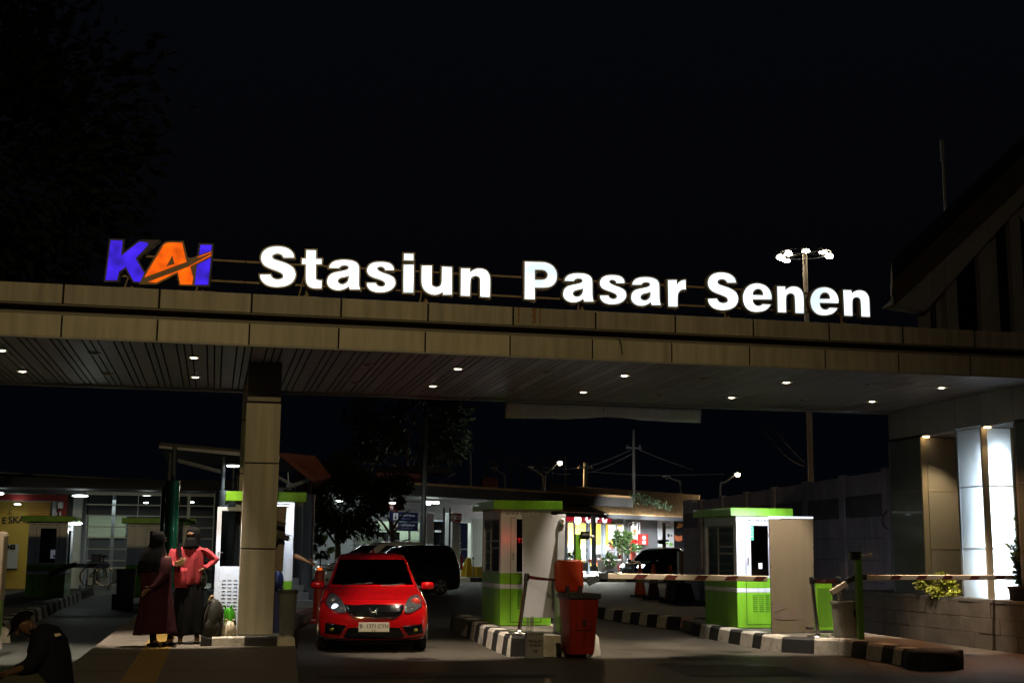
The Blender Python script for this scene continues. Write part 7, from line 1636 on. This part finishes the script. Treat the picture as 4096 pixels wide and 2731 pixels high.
g = MB(); lq(g,36,2035,40,2052,50.15,.02); lq(g,30,2052,47,2055,50.15,.02); g.build('wall_picture', M_['rust'], rs)
g = MB(); lq(g,230,2005,252,2032,49.4,.2); lq(g,222,2048,230,2060,49.5,.1); lq(g,236,2044,244,2062,49.5,.1); g.build('meter_box', M_['wall_white'], rs, bevel=.03)
tl = emis('tube_left', (.88,1.,.95), 7.)
for x0,y0,x1,y1,Y in ((-10,1968,14,1978,47.8),(291,1978,350,1987,47.8),(58,2013,83,2019,49.4),(112,2083,139,2087,46)):
    c_ = aty((x0+x1)/2,(y0+y1)/2,Y); k_ = Y/F; g = MB(); g.ball(c_, (x1-x0)/2*k_, .22, (y1-y0)/2*k_, 16, 8); g.build('ceiling_lamp', tl, rs, smooth=60)
p = aty(318,1992,47.6); point(p+Vector((0,0,-.25)), 4, (.85,1,.94), .15); p = aty(60,2025,48.6); area(p, p+Vector((0,1,-2)), 1.0, 3, .4, (1,.93,.72), 170)
# steel screen wall of the station's left wing
sw = thing('screen_wall', 'long steel screen of pale horizontal bars on the station wing at left', 'screen wall', (-3,48,0)); YS2 = 47.
g = MB()
for y, dd in ((1964,6),(1972,5),(2014,4),(2058,4),(2103,4),(2147,4),(2192,4),(2238,4),(2266,8)): 
    a_ = aty(345,y+dd,YS2); b_ = aty(1010,y,YS2); zc_ = (a_.z+aty(345,y,YS2).z)/2; g.box(a_.x, b_.x, YS2, YS2+.08, zc_-dd/2*YS2/F, zc_+dd/2*YS2/F)
g.build('bars', M_['wall_white'], sw)
g = MB()
for x in (549,640,747,852,940): lq(g,x,1968,x+5,2100 if x == 549 else 2330,YS2-.03,.05)
g.build('mullion', M_['wall_white'], sw)
g = MB(); lq(g,350,2062,505,2147,YS2+2.5,.1); lq(g,345,2147,1010,2330,YS2+2.6,.1,1); lq(g,345,1960,1010,2062,YS2+2.6,.1,2); lq(g,505,2062,1010,2147,YS2+2.55,.1,2); g.build('back_wall', [M_['wall_green'], M_['wall_dark'], M_['roof_dark']], sw)
g = MB(); a_ = aty(345,1955,YS2); b_ = aty(1010,1900,YS2); g.box(-30,b_.x,YS2-.6,YS2+8,a_.z,a_.z+.35); g.build('roof', M_['roof_dark'], sw)
for x, y, w, h in ((565,1980,44,5),(574,2010,20,5),(755,2008,22,6)):
    p = aty(x+w/2,y,YS2+.9); g = MB(); g.ball(p, w/2*YS2/F, .12, h/2*YS2/F, 14, 8); g.build('ceiling_lamp', tl, sw, smooth=60)
p = aty(430,2062,YS2+1.2); area(p+Vector((0,0,.3)), p+Vector((0,.5,-2)), 7, 3, .3, (.85,1,.9), 170); p = aty(600,2000,YS2+1.3); area(p, p+Vector((0,-.2,-2)), 22, 4, .3, (.85,1,.9), 170); p = aty(420,1990,YS2-1.5); area(p, p+Vector((0,.8,-1)), 5, 5, .3, (.85,1,.92), 170)
upole('slender steel post leaning in front of the station screen wall', 437,1962,2340,45.6,.075,'grey_post')
g = MB(); 
for x0,x1,mi in ((300,330,0),(345,350,1),(350,392,1),(396,438,0),(300,480,2)): 
    if mi < 2: lq(g,x0,2278,x1,2338,YS2+1.2,.1,mi)
for x0, x1 in ((303,332),(350,372),(396,435)): lq(g,x0,2276,x1,2338,YS2+1,.1,0)
cbn = g.build('cabinet_row', [M_['wall_white'], M_['wall_dark']], sw)
# bicycle leaning before the screen wall, and blue crate on its carrier
def bicycle(label, x, y, Y, r, rz=0.):
    c_ = aty(x,y,Y); t = thing('bicycle', label, 'bicycle', (c_.x,Y,c_.z-r), 0, 'bicycles by the screen wall'); c_ = Vector((c_.x,Y,c_.z))
    for dx in (0,1.02*r*2.9/1.9):
        o_ = c_+Vector((dx,0.,0)); g = MB(); g.tube([o_+Vector((r*math.cos(a_),0,r*math.sin(a_))) for a_ in [2*math.pi*k/36 for k in range(37)]], .028, 8); w_ = g.build('wheel', M_['steel'], t, smooth=60)
        g = MB()
        for k in range(14): a_ = 2*math.pi*k/14; g.tube([o_, o_+Vector((r*math.cos(a_),0,r*math.sin(a_)))], .003, 4)
        g.ball(o_, .03); g.build('spokes', M_['galv'], w_)
    b_ = c_+Vector((1.02*r*2.9/1.9,0,0)); bb = c_+Vector((.55,0,-.02)); st = bb+Vector((-.15,0,.55)); hd = b_+Vector((-.2,0,.62))
    g = MB()
    for p_, q_ in ((c_,bb),(c_,st),(bb,st),(bb,hd),(st,hd),(hd,b_)): g.tube([p_,q_], .018, 8)
    g.build('frame', M_['dark_steel'], t, smooth=50)
    g = MB(); g.ball(st+Vector((0,0,.12)), .14,.07,.04, 12, 8); g.tube([st,st+Vector((0,0,.12))], .014, 6); g.build('saddle', M_['black_plastic'], t, smooth=50)
    g = MB(); g.tube([hd,hd+Vector((.02,0,.14)),hd+Vector((-.02,-.25,.18))], .013, 6); g.tube([hd+Vector((.02,0,.14)),hd+Vector((-.02,.25,.18))], .013, 6); g.build('handlebar', M_['steel'], t)
    return t
bicycle('bicycle with a bright silver wheel behind the far left barrier arm', 359,2304,44.5,.30); bicycle('bicycle partly hidden between the woman in pink and the white door', 828,2308,40.,.36)
g = MB(); p = aty(385,2232,44.8); g.cbox(p, (.30,.26,.24)); g.cbox(p+Vector((0,0,.13)), (.33,.29,.03)); tag(g.build('crate', M_['blue_plastic'], None, bevel=.02), 'dark blue crate hanging on the bars above the silver bicycle wheel', 'crate')
# far left lane: barrier arm, cabinet at the picture edge, monitor, bins
zA = zm(3.136,0,1940)
ab = thing('boom_arm', 'dark bent barrier arm lowered across the far left lane', 'barrier arm', aty(*zA(640,1110),33.5), 0, 'lowered barrier arms')
g = MB(); P = [aty(*zA(x,y),33.5) for x,y in ((620,1120),(840,1020),(960,990))]
for i in range(2): u = (P[i+1]-P[i]).normalized(); w = u.cross(Vector((0,1,0))).normalized()*.06; g.slab([P[i]-w,P[i+1]-w,P[i+1]+w,P[i]+w], (0,.06,0))
g.build('elbow', M_['bin_black'], ab); g = MB(); a_, b_ = aty(*zA(930,1005),33.5), aty(*zA(1375,1008),33.5); g.box(a_.x,b_.x,33.5,33.56,a_.z-.055,a_.z+.055); g.build('arm', M_['board_white'], ab, bevel=.01)
g = MB()
for s in (.45,): x = a_.x+(b_.x-a_.x)*s; g.slab([(x-.12,33.495,a_.z-.05),(x+.08,33.495,a_.z-.05),(x+.2,33.495,a_.z+.05),(x,33.495,a_.z+.05)], (0,.003,0))
g.build('stripe', M_['barrier_red'], ab)
ec = thing('ticket_machine', 'pale rounded ticket machine with a green base cut by the left picture edge', 'ticket machine', (-3.5,19.6,.28)); q = aty(2,2300,19.6); zt_ = aty(4,2126,19.6).z
g = MB(); g.loft([[Vector((q.x+sx*w, 19.6+sy*.16, z)) for sx, sy in ((-1,-1),(.7,-1),(1,-.6),(1,1),(-1,1))] for w, z in ((.05,.78),(.05,zt_-.06),(.035,zt_-.01),(.01,zt_))]); g.build('head', M_['board_beige'], ec, bevel=.01); g = MB(); g.box(q.x-.22,q.x+.045,19.45,19.75,.28,.775); g.build('base', M_['green_paint'], ec, bevel=.01)
cabinet('green barrier cabinet at the far left picture edge behind the pale ticket machine', -4.6, -4.22, 23.5, .4, .24, .95)
g = MB(); p = aty(*zA(700,862),35.6); g.cbox(p, (.26,.03,.22)); mo = thing('monitor', 'glowing white computer screen inside the far left booth', 'monitor', p); g.build('screen', emis('screen_glow', (.80,.80,1.), 1.0), mo); g = MB(); g.cbox(p+Vector((0,.03,0)), (.29,.03,.26)); g.tube([p+Vector((0,.03,-.13)), p+Vector((0,.03,-.24))], .02, 6); g.build('case', M_['black_plastic'], mo)
g = MB(); g.cbox(p+Vector((-.03,-.02,-.055)), (.06,.004,.06)); g.cbox(p+Vector((.05,-.02,-.02)), (.10,.004,.04)); g.build('windows', M_['ink_grey'], mo)
p = aty(303,2092,36.2); lampA = thing('eave_lamp', 'glowing oval lamp under the roof of the far left booth', 'lamp', p); g = MB(); g.ball(p, .17,.12,.05, 16, 8); g.build('lens', tl, lampA, smooth=60); point(p+Vector((.12,0,-.18)), 6, (.9,1,.96), .08)
taper_bin('dark bin standing at the foot of the far grey door booth', (atz(*zA(1660,1500),.0).x-.0, 33.2, 0), .38,.46,.38,.46,1.0,'bin_black')
bx2 = thing('black_crate', 'low black crate on the road beside the far grey door booth', 'crate', atz(*zA(1480,1560),0)); q = atz(*zA(1395,1560),0); q2 = atz(*zA(1570,1560),0); g = MB(); g.box(q.x,q2.x,q.y,q.y+.4,0,.33); g.box(q.x-.02,q2.x+.02,q.y-.02,q.y+.42,.33,.37); g.build('crate', M_['rubber'], bx2, bevel=.02)
# ---- shelter with round columns behind the white booth
shl = thing('shelter', 'open shelter with a sloping roof on thick round grey columns behind the white booth', 'shelter', (1.0,31,.2))
YH = 30.; V_ = 1.7415
a_ = aty(636,1786,YH); b_ = aty(1254,1846,YH+.4); tp = aty(1325,1905,YH-.3)
g = MB(); g.slab([a_, (b_.x,YH,b_.z), (b_.x,YH+5,b_.z), (a_.x,YH+5,a_.z)], (0,0,.10)); g.build('roof', M_['fascia_dark'], shl)
g = MB(); g.slab([(b_.x-.9,YH-.02,b_.z+.17),(b_.x+.01,YH-.02,b_.z+.11),(tp.x,YH-.3,tp.z),(b_.x+.02,YH-.02,b_.z-.55)], (0,.08,0)); g.slab([(b_.x-.9,YH+.06,b_.z+.17),(b_.x,YH+.06,b_.z+.11),(tp.x,YH-.2,tp.z+.03),(tp.x,YH+5,tp.z+.03),(b_.x,YH+5,b_.z+.1)], (0,0,-.06)); g.build('hip_roof', M_['roof_tile'], shl)
g = MB(); g.slab([a_+Vector((0,-.03,.02)), (b_.x-.8,YH-.03,b_.z+.10), (b_.x-.8,YH-.03,b_.z+.0), a_+Vector((0,-.03,-.03))], (0,.03,0)); g.build('fascia', M_['trim_grey'], shl)
def beam(x0,y0,x1,y1,w=.05): g = MB(); p_, q_ = aty(x0,y0,YH+.6), aty(x1,y1,YH+.6); g.tube([p_,q_], w, 6); g.build('rafter', M_['grey_post'], shl)
beam(700,1838,900,1890); beam(1160,1945,1245,1915); beam(1100,1900,1180,1945,.04)
def col(px, pytop, Y, r, m='grey_post', plinth=True, pole=True):
    t_ = aty(px, pytop, Y); g = MB(); g.tube([(t_.x,Y,.2),(t_.x,Y,t_.z)], r, 24); c_ = g.build('column', M_[m], shl, smooth=50)
    if plinth: g = MB(); g.box(t_.x-r*1.55,t_.x+r*1.55,Y-r*1.55,Y+r*1.55,.2,.62); g.build('plinth', M_['grey_post'], c_, bevel=.02)
    if pole: g = MB(); g.tube([(t_.x,Y,t_.z),(t_.x,Y,t_.z+.75)], r*.35, 10); g.build('post', M_['dark_steel'], c_, smooth=50)
mat('green_lit_column', (.02,.22,.10), .25, var=.25, scale=4, coat=.5)  # grey column; the green light on it is put into the colour
col(1237,1977,31.2,.14); col(1204,1972,32.2,.13); col(1188,1972,33.2,.13); col(1174,1975,34.3,.13)
col(889,1962,29.6,.15); col(930,1990,30.6,.11); col(948,1990,31.6,.11); col(693,1922,29.8,.15,'green_lit_column'); col(675,1945,30.3,.15,'dark_steel')
for k in range(4): 
    g = MB(); g.box(1.35-k*.12,2.3-k*.1,30.2+k*.3,30.45+k*.3,.2,.36+k*.16); g.build('step', M_['floor_tile'], shl, bevel=.01)
lp = aty(932,1861,29.4); rl_ = thing('ceiling_lamp', 'round white glowing lamp under the shelter roof left of the column', 'lamp', lp); g = MB(); g.lathe([(.135,0),(.125,-.025),(.05,-.035),(.01,-.036)], lp, 24); g.build('lens', emis('round_lamp', (.92,.98,1.), 12.), rl_, smooth=60); g = MB(); g.lathe([(.145,.0),(.145,.02),(.14,.03)], lp, 24); g.build('rim', M_['trim_grey'], rl_, smooth=40); spot(lp+Vector((0,0,-.08)), lp+Vector((0,0,-3)), 60, (.9,1,.98), 110, .6, .1)
q = aty(1154,1941,30.0); fd_ = thing('floodlight', 'small white box floodlight under the red tiled roof end', 'floodlight', q); g = MB(); g.cbox(q, (.09,.08,.10), 0, Matrix.Rotation(R(15),4,'Y')); g.tube([q+Vector((0,.02,.05)), q+Vector((-.02,.05,.3))], .012, 6); g.build('case', M_['paper'], fd_)
# ================================================================== trees
def tree(label, base_, h, rx, ry, rz_, clumps, leaves, size, seed, m='foliage_dark', trunk_r=.16, low=.45):
    t = thing('tree', label, 'tree', base_); b_ = Vector(base_); rnd = random.Random(seed); g = MB()
    top_ = b_+Vector((rnd.uniform(-.2,.2),0,h*.62)); g.tube([b_, b_.lerp(top_,.5)+Vector((.1,0,0)), top_], [trunk_r,trunk_r*.75,trunk_r*.45], 10, smoothpath=4)
    for k in range(7):
        a_ = k*2.39; s = b_.lerp(top_, .5+.07*k); e = s+Vector((rx*.75*math.cos(a_), ry*.75*math.sin(a_), rz_*rnd.uniform(.2,.8))); g.tube([s, s.lerp(e,.5)+Vector((0,0,.15)), e], [trunk_r*.4,trunk_r*.25,trunk_r*.08], 6, smoothpath=3)
    g.build('trunk', M_['bark'], t, smooth=60)
    leaf_cloud(leaves, bushy(b_+Vector((0,0,h*(low+1)/2)), rx, ry, rz_, clumps, seed), size, seed, .2, .42).build('crown', M_[m], t); return t
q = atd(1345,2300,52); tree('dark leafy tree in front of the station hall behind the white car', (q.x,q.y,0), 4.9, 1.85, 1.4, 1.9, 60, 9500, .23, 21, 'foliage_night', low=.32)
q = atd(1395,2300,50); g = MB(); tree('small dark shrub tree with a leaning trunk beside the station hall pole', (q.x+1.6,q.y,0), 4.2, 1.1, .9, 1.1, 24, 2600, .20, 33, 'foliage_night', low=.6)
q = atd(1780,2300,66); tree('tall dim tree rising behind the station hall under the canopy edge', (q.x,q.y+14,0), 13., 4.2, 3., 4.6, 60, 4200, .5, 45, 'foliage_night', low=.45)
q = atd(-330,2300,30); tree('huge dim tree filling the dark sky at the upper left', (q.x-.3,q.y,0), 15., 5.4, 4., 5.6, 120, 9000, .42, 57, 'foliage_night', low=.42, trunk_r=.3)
q = aty(1283,2200,38); t = thing('shrub', 'bright green leafy plant behind the round shelter column', 'shrub', (q.x,38,0)); leaf_cloud(110, bushy((q.x,38,q.z), .22,.2,.35, 8, 9), .26, 9, -.2, .35).build('foliage', M_['foliage_mid'], t); g = MB(); g.tube([(q.x,38,0),(q.x,38,q.z)], .02, 5); g.build('stem', M_['bark'], t)
# ================================================================== street lamp behind the viewer that lights the gate front
sl = thing('street_lamp', 'tall sodium street lamp standing behind the viewer', 'street lamp', (-5,-12,0))
g = MB(); g.tube([(-4.5,-1,0),(-4.5,-1,9.2),(-3.6,-.9,9.9),(-1.2,-.6,10.1)], [.10,.08,.06,.05], 10, smoothpath=5); g.v = [(x-.5,y-11,z*1.327) for x,y,z in g.v]; g.build('pole', M_['galv'], sl, smooth=60)
g = MB(); g.ball((-1.5,-11.6,13.4), .45,.2,.12, 16, 8); g.build('lamp_head', M_['galv'], sl, smooth=60); g = MB(); g.ball((-1.5,-11.6,13.3), .3,.14,.07, 14, 8); g.build('lens', emis('sodium', (1,.62,.25), 8.), sl, smooth=60)
point((-1.4,-11.5,13.1), 1000, (1,.72,.40), .16)
spot((-1.3,-11.5,13.15), (.6,17.2,5.0), SODIUM_W, (1,.76,.34), 40, 1., .16)
# ================================================================== sky, camera, output
w = bpy.data.worlds.new('World'); scn.world = w; w.use_nodes = True; nt = w.node_tree; N = nt.nodes; L_ = nt.links
bg = N['Background']; sky = N.new('ShaderNodeTexSky'); sky.sky_type = 'NISHITA'; sky.sun_disc = False; sky.sun_elevation = R(-4); sky.sun_rotation = R(200); sky.altitude = 0
mixn = N.new('ShaderNodeMix'); mixn.data_type = 'RGBA'; mixn.blend_type = 'ADD'; mixn.inputs[0].default_value = 1.
L_.new(sky.outputs[0], mixn.inputs[6]); mixn.inputs[7].default_value = (*SKY_COL, 1); L_.new(mixn.outputs[2], bg.inputs['Color']); bg.inputs['Strength'].default_value = .05
cam = bpy.data.cameras.new('Camera'); cam.sensor_width = 36; cam.sensor_fit = 'HORIZONTAL'; cam.lens = F/4096*36; cam.clip_start = .1; cam.clip_end = 2000
co = bpy.data.objects.new('Camera', cam); COL.objects.link(co); scn.camera = co
MW = Matrix.Identity(4)
for i in range(3): MW[i][0] = RT[i]; MW[i][1] = UP[i]; MW[i][2] = -FW[i]; MW[i][3] = EYE[i]
co.matrix_world = MW
scn.view_settings.view_transform = 'Standard'; scn.view_settings.look = 'None'; scn.view_settings.exposure = 0.; scn.view_settings.gamma = 1.
scn.render.engine = 'CYCLES'; scn.cycles.use_denoising = True; scn.cycles.max_bounces = 6; scn.cycles.transparent_max_bounces = 12; scn.cycles.sample_clamp_indirect = 4.; scn.cycles.caustics_reflective = False; scn.cycles.caustics_refractive = False
scn.render.resolution_x = 1024; scn.render.resolution_y = 682
